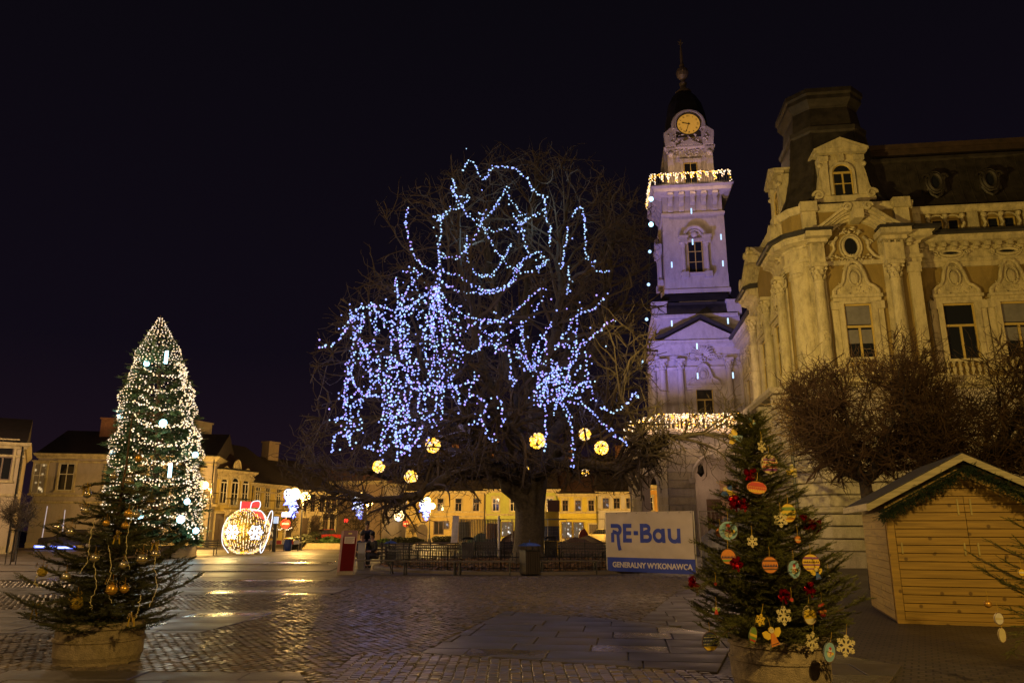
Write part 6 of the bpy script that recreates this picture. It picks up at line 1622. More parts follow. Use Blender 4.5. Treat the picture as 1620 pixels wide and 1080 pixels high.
for i, (x, y, lab) in enumerate(STARS):
    c = at(x, y, YX); a_ = (c[0] - FB[0] - fir_x(c[2])) / max(.3, float(fir_r(c[2]))); dy = -math.sqrt(max(0, 1 - min(1, abs(a_)) ** 2)) * float(fir_r(c[2])) - .15
    c = at(x, y, YX + dy); t = thing('star_light', 'icy white star light on the fir, ' + lab, 'star light', c, 0, 'icy star lights on the great fir'); g = G()
    if 'tube' in lab: g.tube([(0, 0, -.35), (0, 0, .35)], .09, 6)
    else:
        r = .2 if 'bright' in lab else .15
        for k in range(6):
            aa = k * math.pi / 6; g.tube([(-r * math.cos(aa), 0, -r * math.sin(aa)), (r * math.cos(aa), 0, r * math.sin(aa))], .05, 4)
        g.sphere((0, 0, 0), r * .7, 8, 6)
    part(t, 'glass_star', g, M['bulb_cyan'])
    if i in (0, 2, 3, 5, 7, 8, 10): lamp('star_light_glow', c + np.array([0, -.35, 0]), 26, (.45, .85, 1), .25)
for x, y, w in ((215, 640, 130), (270, 700, 140), (300, 650, 90), (290, 780, 130), (200, 750, 120), (255, 560, 90)): lamp('fir_light_glow', at(x, y, YX - 3.4), w, (1, .85, .6), .4)
g = G(); g.box(-1.5, 1.5, -1.5, 1.5, 0, .55)
for k in range(4): gg = G(); gg.box(-1.6, 1.6, -1.6, -1.5, 0, .6); gg.xf(rotz(k * math.pi / 2)); g.join(gg)
single('timber_base', g, timber('base_timber', (.14, .09, .05)), 'low square timber box round the foot of the great fir', 'tree base', loc=FB)

# ================================================================== THE LIT BALL
BC = at(390, 845, 45.3); BR = 1.32; BC[2] = BR + .03
ball = thing('light_bauble', 'giant walk-up bauble of golden lights with a red bow on the square', 'light decoration', (BC[0], BC[1], 0))
c = np.array([0, 0, BR + .03])
g = G(); g.sphere(c, BR * .93, 28, 18); part(ball, 'painted_glow_body', g, mat('gold_painted_glow', (.30, .19, .03), .4, .3, .75, 9, .9, 30), smooth=True)  # gold colour of this inner sphere stands for the golden glow within
P = []
for i in range(46):
    a = 6.283 * i / 46; zt = -.92 + .05 * (i % 3); z = -.93
    while z < .95:
        ln = q.uniform(.1, .3)
        for s in np.arange(0, ln, .055): 
            zz = min(.97, z + s); P.append((math.cos(a + q.normal(0, .01)) * math.sqrt(1 - zz * zz), math.sin(a) * math.sqrt(1 - zz * zz), zz))
        z += ln + q.uniform(.06, .16)
g = G(); bulbs(g, np.array(P) * BR + c, .030, 4, 5); part(ball, 'bulbs', g, [M['bulb_warm'], M['bulb_pink'], M['led_gold'], M['bulb_warm']], kind='stuff')
def flake_geo(r, t=.04):
    g_ = G()
    for k in range(6):
        a = k * math.pi / 3; d = np.array([math.cos(a), 0, math.sin(a)]); g_.tube([(0, 0, 0), d * r], t, 4)
        for s_ in (-1, 1): e = np.array([math.cos(a + s_ * .9), 0, math.sin(a + s_ * .9)]); g_.tube([d * r * .55, d * r * .55 + e * r * .35], t, 4)
    return g_
for x, y in ((367, 841), (402, 842)):
    w = at(x, y, BC[1] - BR); l_ = np.array([w[0] - BC[0], 0, w[2]]); dz = l_ - c; dz[1] = -math.sqrt(max(0, (BR + .06) ** 2 - dz[0] ** 2 - dz[2] ** 2)); n_ = dz / np.linalg.norm(dz)
    part(ball, 'snowflake', flake_geo(.45, .05), M['led_white'], c + dz, (0, 0, math.atan2(dz[0], -dz[1]) * -0 + math.atan2(n_[0], -n_[1])))
M['red_tinsel'] = glow('red_led_tinsel', (1, .02, .03), 1.1)
def loop(cx, cy, cz, w, h, tilt, rz_): 
    return np.array([np.array(rotz(rz_)) @ (roty(tilt) @ np.array([w * math.cos(t), 0, h * math.sin(t)])) + (cx, cy, cz) for t in np.linspace(0, 6.283, 25)[:-1]])
zt = 2 * BR
g = G(); g.box(-.42, .12, -.06, .06, zt - .25, zt + .42); part(ball, 'red_bow', g, M['red_tinsel']); g = G(); g.box(.2, .62, -.05, .05, zt + .1, zt + .42); part(ball, 'red_bow', g, M['red_tinsel']); g = G(); g.prism([(.42, zt - .1), (.95, zt - .2), (1.15, zt - .62), (.62, zt - .42)], -.55, -.45, axis='y')
part(ball, 'red_bow', g, M['red_tinsel'])
g = G()
for pts in ([(-.46, -.08, zt - .35), (-.46, -.08, zt + .44)], [(.14, -.08, zt - .4), (.16, -.08, zt + .3), (.4, -.08, zt + .45), (.66, -.08, zt + .42), (.68, -.08, zt + .1), (.45, -.1, zt - .1), (.2, -.1, zt - .05)], [(.3, -.3, zt - .12), (.8, -.35, zt - .1), (1.15, -.5, zt - .4), (1.2, -.5, zt - .65)]):
    g.tube(smooth_line(pts, 18) if len(pts) > 2 else pts, .024, 5)
g.tube(loop(1.28, -.4, BR + .02, .2, 1.22, .22, -.3), .024, 5, closed=True)
g.tube(smooth_line([(-1.0, -.5, zt - .5), (-1.33, -.25, BR + .2), (-1.22, -.4, .7), (-.75, -.6, .16)], 20), .02, 5)
part(ball, 'white_light_outline', g, M['led_white'])
lamp('ball_glow', (BC[0] - .3, BC[1] - 2.4, 1.6), 420, (1, .72, .25), .5)

# ================================================================== RING ROUND THE TREE
RC = np.array([.62, 32.3]); RF = 5.75
g = G(); n = 72
sweep(g, [(RC[0] + 6.15 * math.cos(a), RC[1] + 6.15 * math.sin(a)) for a in np.linspace(0, 6.283, n + 1)[:-1]], [(-.25, -.02), (.12, -.02), (.12, .07), (.1, .10), (-.25, .11)], closed=True)
struct('ring_kerb', g, mat('ring_kerb_stone', (.11, .09, .075), .8, bump=.3))
g = G(); g.prism([(RC[0] + 6.0 * math.cos(a), RC[1] + 6.0 * math.sin(a)) for a in np.linspace(0, 6.283, 49)[:-1]], -.02, .10); struct('tree_bed_soil', g, mat('soil', (.06, .042, .028), .95, bump=.8, var=.5))
q = np.random.default_rng(8); n = 3200; a = q.uniform(0, 6.283, n); r_ = np.sqrt(q.uniform(.02, 1, n)) * 6.05
lv = np.array([(-.06, -.03, 0), (.02, -.05, .02), (.07, 0, .0), (.02, .05, .025), (-.06, .02, .01)]); lf = np.array([(0, 1, 2, 3, 4)])
aa = q.uniform(0, 6.283, n); tx = q.normal(0, .35, n); Mx = np.array([rotz(i) @ rotx(j) * s for i, j, s in zip(aa, tx, q.uniform(.6, 1.5, n))])
g = G(); g.inst(lv, lf, Mx[:1600], np.c_[RC[0] + r_ * np.cos(a), RC[1] + r_ * np.sin(a), q.uniform(.105, .15, n)][:1600], 0); g.inst(lv, lf, Mx[1600:], np.c_[RC[0] + r_ * np.cos(a), RC[1] + r_ * np.sin(a), q.uniform(.105, .15, n)][1600:], 1)
struct('fallen_leaves', g, [mat('dry_leaf', (.20, .11, .04), .8), mat('brown_leaf', (.11, .06, .03), .8)], kind='stuff')
fence_t = thing('ring_railing', 'low black iron railing with spiked pickets encircling the bare tree', 'railing', (RC[0], RC[1], 0))
pk = G(); pk.tube([(0, 0, .10), (0, 0, .66)], .010, 4); pk.lathe([(.022, .66), (.0001, .76)], 4); pkm = pk.mesh('picket', M['black_iron'])
po = G(); po.tube([(0, 0, .05), (0, 0, .82)], .028, 6); po.sphere((0, 0, .85), .045, 7, 5); po.lathe([(.03, .9), (.0001, 1.0)], 5); pom = po.mesh('post', M['black_iron'])
N_ = 270
for i in range(N_):
    a = 2 * math.pi * i / N_; part(fence_t, 'post' if i % 15 == 0 else 'picket', pom if i % 15 == 0 else pkm, None, (RF * math.cos(a), RF * math.sin(a), 0))
for z in (.2, .56):
    g = G(); g.tube([(RF * math.cos(a), RF * math.sin(a), z) for a in np.linspace(0, 6.283, 73)[:-1]], .013, 4, closed=True); part(fence_t, 'rail', g, M['black_iron'])
M['bench_wood'] = mat('dark_bench_wood', (.055, .04, .032), .6, var=.3, scale=8)
def bench(label, x, y, rz, w=1.8, back=False, group='dark benches round the ring of the bare tree', iron=False):
    t = thing('bench', label, 'bench', (x, y, 0), rz, group)
    for k in range(4): g_ = G(); g_.box(-w / 2, w / 2, -.22 + k * .115, -.12 + k * .115, .42, .455); part(t, 'seat_slat', g_, M['bench_wood'])
    if back:
        for k in range(3): g_ = G(); g_.box(-w / 2, w / 2, .26 + k * .02, .285 + k * .02, .52 + k * .12, .61 + k * .12); part(t, 'back_slat', g_, M['bench_wood'])
    for sx in (-w * .42, w * .42):
        for sy in (-.2, .2):
            g_ = G()
            if iron: g_.tube(smooth_line([(sx, sy * .6, .42), (sx, sy * 1.15, .3), (sx, sy * .5, .15), (sx, sy * 1.2, .0)], 9), .022, 5)
            else: g_.tube([(sx, sy, 0), (sx, sy, .42)], .028, 5)
            part(t, 'leg', g_, M['black_iron'])
        g_ = G(); g_.tube([(sx, -.2, .40), (sx, .24, .40)] + ([(sx, .31, .9)] if back else []), .022, 5); part(t, 'side_frame', g_, M['black_iron'])
bench('backless bench on curled iron legs just right of the red kiosk', *gr(583, 907)[:2], R(-4), 1.9, iron=True)
bench('backless bench on straight legs, in front of the railing, left of the middle one', *gr(680, 909)[:2], R(-3), 2.0)
bench('backless bench on straight legs just left of the near litter bin', *gr(767, 909)[:2], R(0), 2.0)
bench('backless bench half hidden between the near litter bin and the banner', *gr(900, 908)[:2], R(4), 2.2)
bench('bench inside the square behind the railing, left of the far litter bin', *gr(690, 885)[:2], R(0), 2.2, True)
bench('bench behind the railing right of the far litter bin', *gr(780, 884)[:2], R(0), 2.2, True)
bench('bench with slatted back behind the railing, right of the trunk', *gr(922, 886)[:2], R(2), 2.4, True)
bench('bench with slatted back behind the railing near the left litter bin', *gr(625, 888)[:2], R(8), 1.6, True)
bench('bench beside the timber base of the great fir', *gr(318, 878)[:2], R(0), 1.9, True, group=None)
M['blue_cap'] = mat('blue_painted_sheet', (.04, .09, .33), .4, .2, .2); M['bin_body'] = mat('dark_bin_slats', (.030, .022, .018), .55, var=.3, scale=8)
def bin_(label, x, y, h, w, rz, cap, group='litter bins round the ring'):
    t = thing('litter_bin', label, 'litter bin', (x, y, 0), rz, group); hb = h * .72
    g_ = G(); g_.box(-w / 2 + .02, w / 2 - .02, -w / 2 + .02, w / 2 - .02, .04, hb - .02); part(t, 'liner', g_, M['black_iron'])
    for k in range(4):
        for s_ in range(6):
            g_ = G(); x0 = -w / 2 + w * s_ / 6 + .008; g_.box(x0, x0 + w / 6 - .016, -w / 2 - .008, -w / 2 + .015, .06, hb); g_.xf(rotz(k * math.pi / 2)); part(t, 'slat', g_, M['bin_body'])
    g_ = G(); g_.box(-w / 2 - .02, w / 2 + .02, -w / 2 - .02, w / 2 + .02, hb, hb + .03); part(t, 'rim', g_, M['black_iron'])
    g_ = G()
    for sx in (-1, 1):
        for sy in (-1, 1): g_.tube([(sx * w * .42, sy * w * .42, hb), (sx * w * .42, sy * w * .42, h * .9)], .012, 4)
    part(t, 'cap_posts', g_, M['black_iron'])
    g_ = G(); W2 = w / 2 + .05; V = [(-W2, -W2, h * .88), (W2, -W2, h * .88), (W2, W2, h * .88), (-W2, W2, h * .88), (-W2 * .55, -W2 * .55, h * .955), (W2 * .55, -W2 * .55, h * .955), (W2 * .55, W2 * .55, h * .955), (-W2 * .55, W2 * .55, h * .955), (0, 0, h * .985)]
    g_.add(V, [(3, 2, 1, 0)] + [(i, (i + 1) % 4, 4 + (i + 1) % 4, 4 + i) for i in range(4)] + [(4 + i, 4 + (i + 1) % 4, 8) for i in range(4)]); g_.tube([(0, 0, h * .97), (0, 0, h * 1.06)], .014, 5)
    part(t, 'cap', g_, cap)
bin_('slatted dark litter bin with blue cap at the foot of the bare tree, the nearest', *gr(838, 910)[:2], 1.08, .5, R(24), M['blue_cap'])
bin_('litter bin with bright blue cap between the sitting people and the railing', *gr(617, 890)[:2], .98, .5, R(10), M['blue_cap'])
bin_('black capped litter bin behind the railing, left of the trunk', *gr(740, 887)[:2], 1.15, .55, R(0), M['black_iron'])
bin_('black capped litter bin behind the railing, just right of the trunk', *gr(871, 882)[:2], 1.15, .6, R(5), M['black_iron'])
g = G(); g.box(-.13, .13, -.1, .1, 0, .96); g.box(-.15, .15, -.12, .12, .96, 1.0); single('narrow_bin', g, mat('pale_grey_plastic', (.22, .22, .27), .4, 0, .1), 'narrow pale grey plastic bin just left of the sitting people', 'bin', loc=gr(571, 901))

# ---- red kiosk
t = thing('information_stand', 'leaning red information stand with a printed notice, left end of the benches', 'information stand', gr(547, 909), R(12))
M['kiosk_red'] = mat('dark_red_lacquer', (.085, .003, .004), .7, var=.15, spec=.1); M['kiosk_side'] = mat('pale_pink_side', (.28, .15, .15), .5, var=.2); M['kiosk_top'] = mat('purple_red_panel', (.09, .008, .035), .4, var=.1)
def lean(g_): g_.v = [v + np.c_[v[:, 2] * .06, np.zeros(len(v)), np.zeros(len(v))] for v in g_.v]; return g_
g = G(); g.box(-.30, .24, -.02, .2, 0, .13); part(t, 'plinth', g, mat('kiosk_plinth', (.25, .2, .15), .7))
g = G(); g.box(-.22, .22, -.04, .14, .13, 1.22); part(t, 'panel', lean(g), M['kiosk_red'])
g = G(); g.box(-.22, .22, -.045, .14, 1.22, 1.45); part(t, 'top_panel', lean(g), M['kiosk_top'])
g = G(); g.box(-.30, -.22, -.06, .16, .1, 1.44); g.box(.22, .25, -.06, .16, .1, 1.44); part(t, 'side_rail', lean(g), M['kiosk_side'])
g = G(); g.box(-.17, .17, -.055, -.048, 1.02, 1.24); o = part(t, 'notice', lean(g), mat('notice_paper', (.5, .42, .4), .7, var=.05))
g = G()
for k in range(6): g.box(-.14, .10 + .03 * (k % 3), -.060, -.056, 1.05 + k * .03, 1.06 + k * .03)
part(o, 'printed_lines', lean(g), M['black_iron']); g = G(); g.box(-.06, .06, -.055, -.046, 1.32, 1.37); part(t, 'badge', lean(g), mat('brass_badge', (.5, .35, .08), .4))

# ---- banner on a site fence
M['galv'] = mat('galvanised_tube', (.32, .30, .27), .4, .6, .2); M['banner'] = mat('banner_cloth', (.52, .45, .36), .6, var=.1, scale=2); M['banner_blue'] = mat('banner_blue_print', (.035, .06, .36), .55, 0, .1); M['banner_white'] = mat('banner_white_print', (.6, .55, .48), .55, 0, 0)
ba, bb = gr(961, 907)[:2], gr(1103, 913.5)[:2]; bd = bb - ba; BL = float(np.linalg.norm(bd)); BA = math.atan2(bd[1], bd[0]); print('banner len', BL)
def site_fence(label, p, ang, L, h, mesh_=True, name='site_fence', group=None):
    t_ = thing(name, label, 'site fence', (p[0], p[1], 0), ang, group)
    g_ = G()
    for pts in ([(0, 0, .05), (0, 0, h)], [(L, 0, .05), (L, 0, h)]): g_ = G(); g_.tube(pts, .021, 6); part(t_, 'post', g_, M['galv'])
    for z in (.16, h - .01): g_ = G(); g_.tube([(0, 0, z), (L, 0, z)], .018, 6); part(t_, 'rail', g_, M['galv'])
    if mesh_:
        g_ = G(); n_ = int(L / .12); X_ = np.arange(1, n_) * L / n_; g_.segs(np.c_[X_, 0 * X_, 0 * X_ + .16], np.c_[X_, 0 * X_, 0 * X_ + h], .0022, .0022, 3)
        Z_ = np.arange(.36, h, .2); g_.segs(np.c_[0 * Z_, 0 * Z_ + .004, Z_], np.c_[0 * Z_ + L, 0 * Z_ + .004, Z_], .0022, .0022, 3); part(t_, 'wire_mesh', g_, M['galv'], kind='stuff')
    for x in (0, L): g_ = G(); g_.prism([(-.34, -.12), (.34, -.12), (.28, .12), (-.28, .12)], 0, .12); part(t_, 'foot_block', g_, mat('foot', (.12, .11, .1), .9) if 'foot' not in bpy.data.materials else bpy.data.materials['foot'], (x, 0, 0), (0, 0, R(90)))
    return t_
bf = site_fence('site fence panel that carries the large construction banner', ba, BA, BL, 2.05)
bn = thing('banner', 'large beige banner with blue RE-Bau lettering and a blue bottom strip', 'banner', (ba[0], ba[1], 0), BA)
def wav(x, z): return .011 * (np.sin(x * 2.3 + z * 3) + .5 * np.sin(x * 5 - z * 4) + .35 * np.sin(x * 1.1 + z * 11))
def cloth(x0, x1, z0, z1, nx, nz, amp=.012, y0=-.05):
    g_ = G(); xs, zs = np.linspace(x0, x1, nx), np.linspace(z0, z1, nz); V = [(x, y0 + float(wav(x, z)), z) for z in zs for x in xs]
    g_.add(V, [(j * nx + i, j * nx + i + 1, (j + 1) * nx + i + 1, (j + 1) * nx + i) for j in range(nz - 1) for i in range(nx - 1)]); return g_
part(bn, 'cloth', cloth(.03, BL - .02, .56, 2.06, 60, 26, .006), M['banner'], smooth=True); part(bn, 'bottom_strip', cloth(.05, BL - .01, .10, .56, 60, 10, .006), M['banner_blue'], smooth=True)
def stroke(pts, w, y=-.064):
    g_ = G(); P = np.array(pts, float); n_ = len(P); T = np.gradient(P, axis=0); T /= np.linalg.norm(T, axis=1, keepdims=True); Nn = np.c_[-T[:, 1], T[:, 0]] * w / 2
    A, B_ = P + Nn, P - Nn; V = [(a[0], y, a[1]) for a in A] + [(b[0], y, b[1]) for b in B_]; g_.add(V, [(i, i + n_, i + 1 + n_, i + 1) for i in range(n_ - 1)]); return g_
def rect(x0, x1, z0, z1, y=-.064): g_ = G(); g_.add([(x0, y, z0), (x1, y, z0), (x1, y, z1), (x0, y, z1)], [(0, 1, 2, 3)]); return g_
S_ = BL / 3.55; cap = .62; zb = 1.05; w = .135
def arc(cx, cz, rx, rz_, a0, a1, n_=16): return [(cx + rx * math.cos(R(a)), cz + rz_ * math.sin(R(a))) for a in np.linspace(a0, a1, n_)]
def let(name, gs):
    g_ = G(); [g_.join(x) for x in gs]; g_.xf(np.diag([S_, 1, 1])); g_.v = [np.c_[v[:, 0], v[:, 1] + .004 + wav(v[:, 0], v[:, 2]), v[:, 2]] for v in g_.v]; part(bn, name, g_, M['banner_blue'])
let('letter_r', [stroke([(.25, zb + cap - w / 2), (.50, zb + cap - w / 2)] + arc(.52, zb + cap - .2, .13, .132, 90, -60, 10) + [(.56, zb + .27)], w), stroke([(.32, zb + cap * .52), (.32, zb)], w), stroke([(.32, zb + .36), (.45, zb + .33), (.55, zb + .28), (.58, zb - .08), (.62, zb - .26)], w, -.066)])
let('letter_e', [rect(.76, .90, zb, zb + cap), rect(.90, 1.12, zb + cap - w, zb + cap), rect(.90, 1.10, zb + cap / 2 - w / 2, zb + cap / 2 + w / 2), rect(.90, 1.12, zb, zb + w)])
let('hyphen', [rect(1.20, 1.38, zb + cap / 2 - w / 2, zb + cap / 2 + w / 2)])
let('letter_b', [rect(1.46, 1.60, zb, zb + cap), stroke([(1.60, zb + cap - w / 2)] + arc(1.70, zb + cap - .165, .13, .10, 90, -90, 12) + [(1.60, zb + cap / 2 + .0)], w * .95), stroke([(1.60, zb + cap / 2 + .0)] + arc(1.74, zb + .19, .14, .125, 90, -90, 12) + [(1.60, zb + w / 2)], w * .95, -.066)])
let('letter_a', [stroke(arc(2.20, zb + .23, .17, .17, 0, 360, 28), w * .9), rect(2.33, 2.46, zb, zb + .46, -.067)])
let('letter_u', [stroke([(2.63, zb + .46), (2.63, zb + .2)] + arc(2.81, zb + .2, .18, .15, 180, 360, 14) + [(2.99, zb + .46)], w * .95), rect(2.925, 3.055, zb, zb + .2, -.067)])
def text(parent, name, body, size, loc, m, off=.0, ext=.001, sx=1.0, align='CENTER'):
    c_ = bpy.data.curves.new(name, 'FONT'); c_.body = body; c_.size = size; c_.extrude = ext; c_.offset = off; c_.align_x = align; c_.align_y = 'CENTER'; c_.materials.append(m); c_.resolution_u = 3
    tmp = bpy.data.objects.new(name, c_); me = bpy.data.meshes.new_from_object(tmp); bpy.data.objects.remove(tmp)
    o = bpy.data.objects.new(name, me); col.objects.link(o); o.parent = parent; o.location = loc; o.rotation_euler = (R(90), 0, 0); o.scale = (sx, 1, 1); return o
text(bn, 'lettering', 'GENERALNY WYKONAWCA', .238, (BL * .52, -.066, .31), M['banner_white'], .008, sx=.98)
tx = [c_ for c_ in bn.children if c_.name.startswith('lettering')][0]
for v_ in tx.data.vertices: v_.co.z -= float(wav(BL * .52 + v_.co.x * .98, .31 + v_.co.y)) + .004
g_ = G()
for k in range(9): g_.lathe([(.014, -.066), (.022, -.066), (.022, -.058)], 8, (.08 + k * (BL - .16) / 8, float(wav(.08 + k * (BL - .16) / 8, 2.02)), 2.02), axis='y')
part(bn, 'eyelets', g_, M['galv'], kind='stuff')
# next panel with a grey tarpaulin
c0 = gr(1112, 914)[:2]; c1 = np.array([c0[0] + 2.9, c0[1] - 1.0]); d = c1 - c0
site_fence('site fence panel between the banner and the decorated spruce', c0, math.atan2(d[1], d[0]), float(np.linalg.norm(d)), 2.05)
g = G(); nx, nz = 24, 16; V = []
for j in range(nz):
    for i in range(nx):
        s, u = i / (nx - 1), j / (nz - 1); x = -.05 + s * 2.0; top = 1.2 + 1.0 * min(1, s * 1.6); bul = .5 * math.sin(math.pi * u); V.append((x, .12 - bul * .55 + .03 * math.sin(x * 9 + u * 5), .05 + (top - .05) * u))
g.add(V, [(j * nx + i, j * nx + i + 1, (j + 1) * nx + i + 1, (j + 1) * nx + i) for j in range(nz - 1) for i in range(nx - 1)])
single('tarpaulin', g, mat('grey_tarpaulin', (.16, .155, .19), .45, 0, .3, 3, .4, 8), 'bulging grey tarpaulin behind the fence right of the banner', 'tarpaulin', loc=(c0[0] + .25, c0[1] + .9, 0), rot=(0, 0, math.atan2(d[1], d[0])), smooth=True)
# ================================================================== WOODEN HUT
M['board'] = timber('hut_board', (.46, .285, .05), .5, (1.2, 8, 26)); M['board_side'] = timber('hut_side_board', (.42, .28, .06), .55, (8, 1.2, 26)); M['fascia'] = timber('fascia_board', (.50, .44, .26), .55)
M['felt'] = mat('roof_felt', (.075, .07, .075), .9, var=.3, scale=20, bump=.4, bscale=60)
H0 = gr(1420, 985); HA = math.atan2(-.57, 1.9); HW, HD, HE, HP_ = 2.42, 2.62, 1.98, 2.62
hut = thing('market_hut', 'closed pine market hut with a fir garland under its gable', 'market hut', (H0[0], H0[1], 0), HA)
g = G(); g.prism([(.03, .0), (HW - .03, .0), (HW - .03, HE - .03), (HW / 2, HP_ - .06), (.03, HE - .03)], .03, HD - .03, axis='y'); part(hut, 'core', g, mat('hut_core', (.12, .07, .03), .8))
def half_at(z): return HW / 2 if z <= HE else max(.02, (HP_ - z) / (HP_ - HE) * HW / 2)
bh = .1315; z = .06
rs = random.Random(5)
k = 0
while z < HP_ - .06:
    zt = min(z + bh - .006, HP_ - .02); xl, xr, xlt, xrt = [HW / 2 + s_ * half_at(v) for v, s_ in ((z, -1), (z, 1), (zt, -1), (zt, 1))]
    lower = z < 1.05; door = 1.05 <= z < 1.98
    segs_ = [(max(xl, .13), HW - .13 if z < HE else xr)] if not door else [(.13, HW / 2 - .004), (HW / 2 + .004, HW - .13)]
    if z > HE: segs_ = [(xl, xr)]
    for a_, b_ in segs_:
        g = G(); y = -.004 - rs.uniform(0, .003) + (0 if not door else -.012); ta, tb = (a_ if z < HE else xlt), (b_ if z < HE else xrt)
        g.prism([(a_, z), (b_, z), (tb, zt - .006), (ta, zt - .006)], y, .03, axis='y'); part(hut, 'board', g, M['board'])
    z += bh; k += 1
    if abs(z - 1.05) < .066: z = max(z, 1.055)
for x0, x1 in ((0, .12), (HW - .12, HW)): g = G(); g.box(x0, x1, -.03, .04, .0, HE + .0); part(hut, 'corner_post', g, M['board'])
g = G(); g.box(.0, HW, -.04, .03, 0, .055); part(hut, 'sill_beam', g, M['board'])
for x, y0, y1 in ((.16, 1.72, 1.96), (HW / 2 - .10, 1.72, 1.98), (HW / 2 + .09, 1.72, 1.98), (.2, 1.10, 1.28), (HW / 2 - .08, 1.08, 1.28), (HW / 2 + .12, 1.08, 1.28)): g = G(); g.box(x - .013, x + .013, -.034, -.018, y0, y1); part(hut, 'strap_hinge', g, mat('hinge_strip', (.55, .45, .15), .5) if 'hinge_strip' not in bpy.data.materials else bpy.data.materials['hinge_strip'])
z = .05
while z < HE - .02:
    zt = min(z + bh - .006, HE)
    for a_, b_ in ((.06, HD * .42 - .004), (HD * .42 + .004, HD - .05)):
        g = G(); x = -.006 - rs.uniform(0, .004); g.box(x, .03, a_, b_, z, zt); part(hut, 'side_board', g, M['board_side'])
        g = G(); g.box(HW - .03, HW + .006, a_, b_, z, zt); part(hut, 'side_board', g, M['board_side'])
    z += bh
g = G(); g.box(-.012, .0, .04, .07, .05, HE); part(hut, 'side_batten', g, M['board_side'])
sl = (HP_ + .10 - HE) / (HW / 2); OV = .30
for s_ in (-1, 1):
    xa_, xb_ = HW / 2, HW / 2 + s_ * (HW / 2 + OV); za_, zb_ = HP_ + .06, HP_ + .06 - (HW / 2 + OV) * (HP_ - HE) / (HW / 2)
    P = [(xa_, za_), (xb_, zb_), (xb_, zb_ + .035), (xa_, za_ + .04)]
    if s_ > 0: P = P
    else: P = P[::-1]
    g = G(); g.prism(P[::-1] if s_ > 0 else P[::-1], -.32, HD + .2, axis='y'); part(hut, 'roof_panel', g, M['felt'])
    P = [(xa_, za_ - .095), (xb_, zb_ - .095), (xb_, zb_ + .02), (xa_, za_ + .02)]
    g = G(); g.prism(P, -.345, -.322, axis='y'); part(hut, 'fascia', g, M['fascia'])
    g = G(); g.box(min(xb_, xb_ + s_ * .02), max(xb_, xb_ + s_ * .02), -.34, HD + .2, zb_ - .085, zb_ + .03); part(hut, 'eaves_board', g, M['fascia'])
# fir garland under the gable
tv_, tf_ = [], []
def needle_tpl(n=34, L=.14, nl=.018, seed=0, flat=.5, w=.0016):
    r = np.random.default_rng(seed); V, Fs = [], []
    for i in range(n):
        t = i / n; a = r.uniform(0, 6.283); p = np.array([t * L, 0, 0]); d = np.array([.62 if t < .9 else 1.5, math.cos(a), math.sin(a) * flat + .12]); d /= np.linalg.norm(d); s = np.cross(d, r.normal(0, 1, 3)); s /= np.linalg.norm(s)
        l = nl * r.uniform(.75, 1.2) * (1 - .25 * t); b = len(V); V += [p - s * w, p + s * w, p + d * l]; Fs.append((b, b + 1, b + 2))
    b = len(V); rr = .0026
    for x in (0, L):
        for j in range(3): V.append((x, rr * math.cos(j * 2.09), rr * math.sin(j * 2.09)))
    for j in range(3): Fs += [(b + j, b + (j + 1) % 3, b + 3 + (j + 1) % 3), (b + j, b + 3 + (j + 1) % 3, b + 3 + j)]
    return np.array(V), np.array(Fs)
def orient(D, S_, roll):
    D = D / np.linalg.norm(D, axis=1, keepdims=True); A = np.where(np.abs(D[:, 2:3]) < .95, np.array([[0, 0, 1.]]), np.array([[1., 0, 0]])); Y_ = np.cross(A, D); Y_ /= np.linalg.norm(Y_, axis=1, keepdims=True); Z_ = np.cross(D, Y_)
    c, s = np.cos(roll)[:, None], np.sin(roll)[:, None]; return np.stack([D, Y_ * c + Z_ * s, -Y_ * s + Z_ * c], 2) * S_[:, None, None]
q = np.random.default_rng(12); n = 1300; s = q.uniform(-1, 1, n); zc = HP_ - .13 - np.abs(s) * (HP_ - HE) * 1.16 + .0; P = np.c_[HW / 2 + s * (HW / 2 + .14), -.40 + q.normal(0, .03, n), zc - .05 + q.normal(0, .032, n)]
D = np.c_[q.normal(0, .7, n), q.normal(-.3, .5, n), q.normal(-.35, .5, n)]
nv, nf = needle_tpl(26, .12, .03, 3, 1.0, .0022)
g = G(); g.inst(nv, nf, orient(D, q.uniform(.8, 1.3, n), q.uniform(0, 6, n)), P)
gar = thing('fir_garland', 'dark fir garland swagged along both slopes of the hut gable', 'garland', (H0[0], H0[1], 0), HA); part(gar, 'needles', g, mat('garland_needles', (.02, .045, .02), .7, var=.4, scale=8), kind='stuff')
g = G(); g.tube([(HW / 2 - HW / 2 - .14, -.32, HE - .22), (HW / 2, -.32, HP_ - .14), (HW + .14, -.32, HE - .22)], .012, 4); part(gar, 'cord', g, M['wire'])

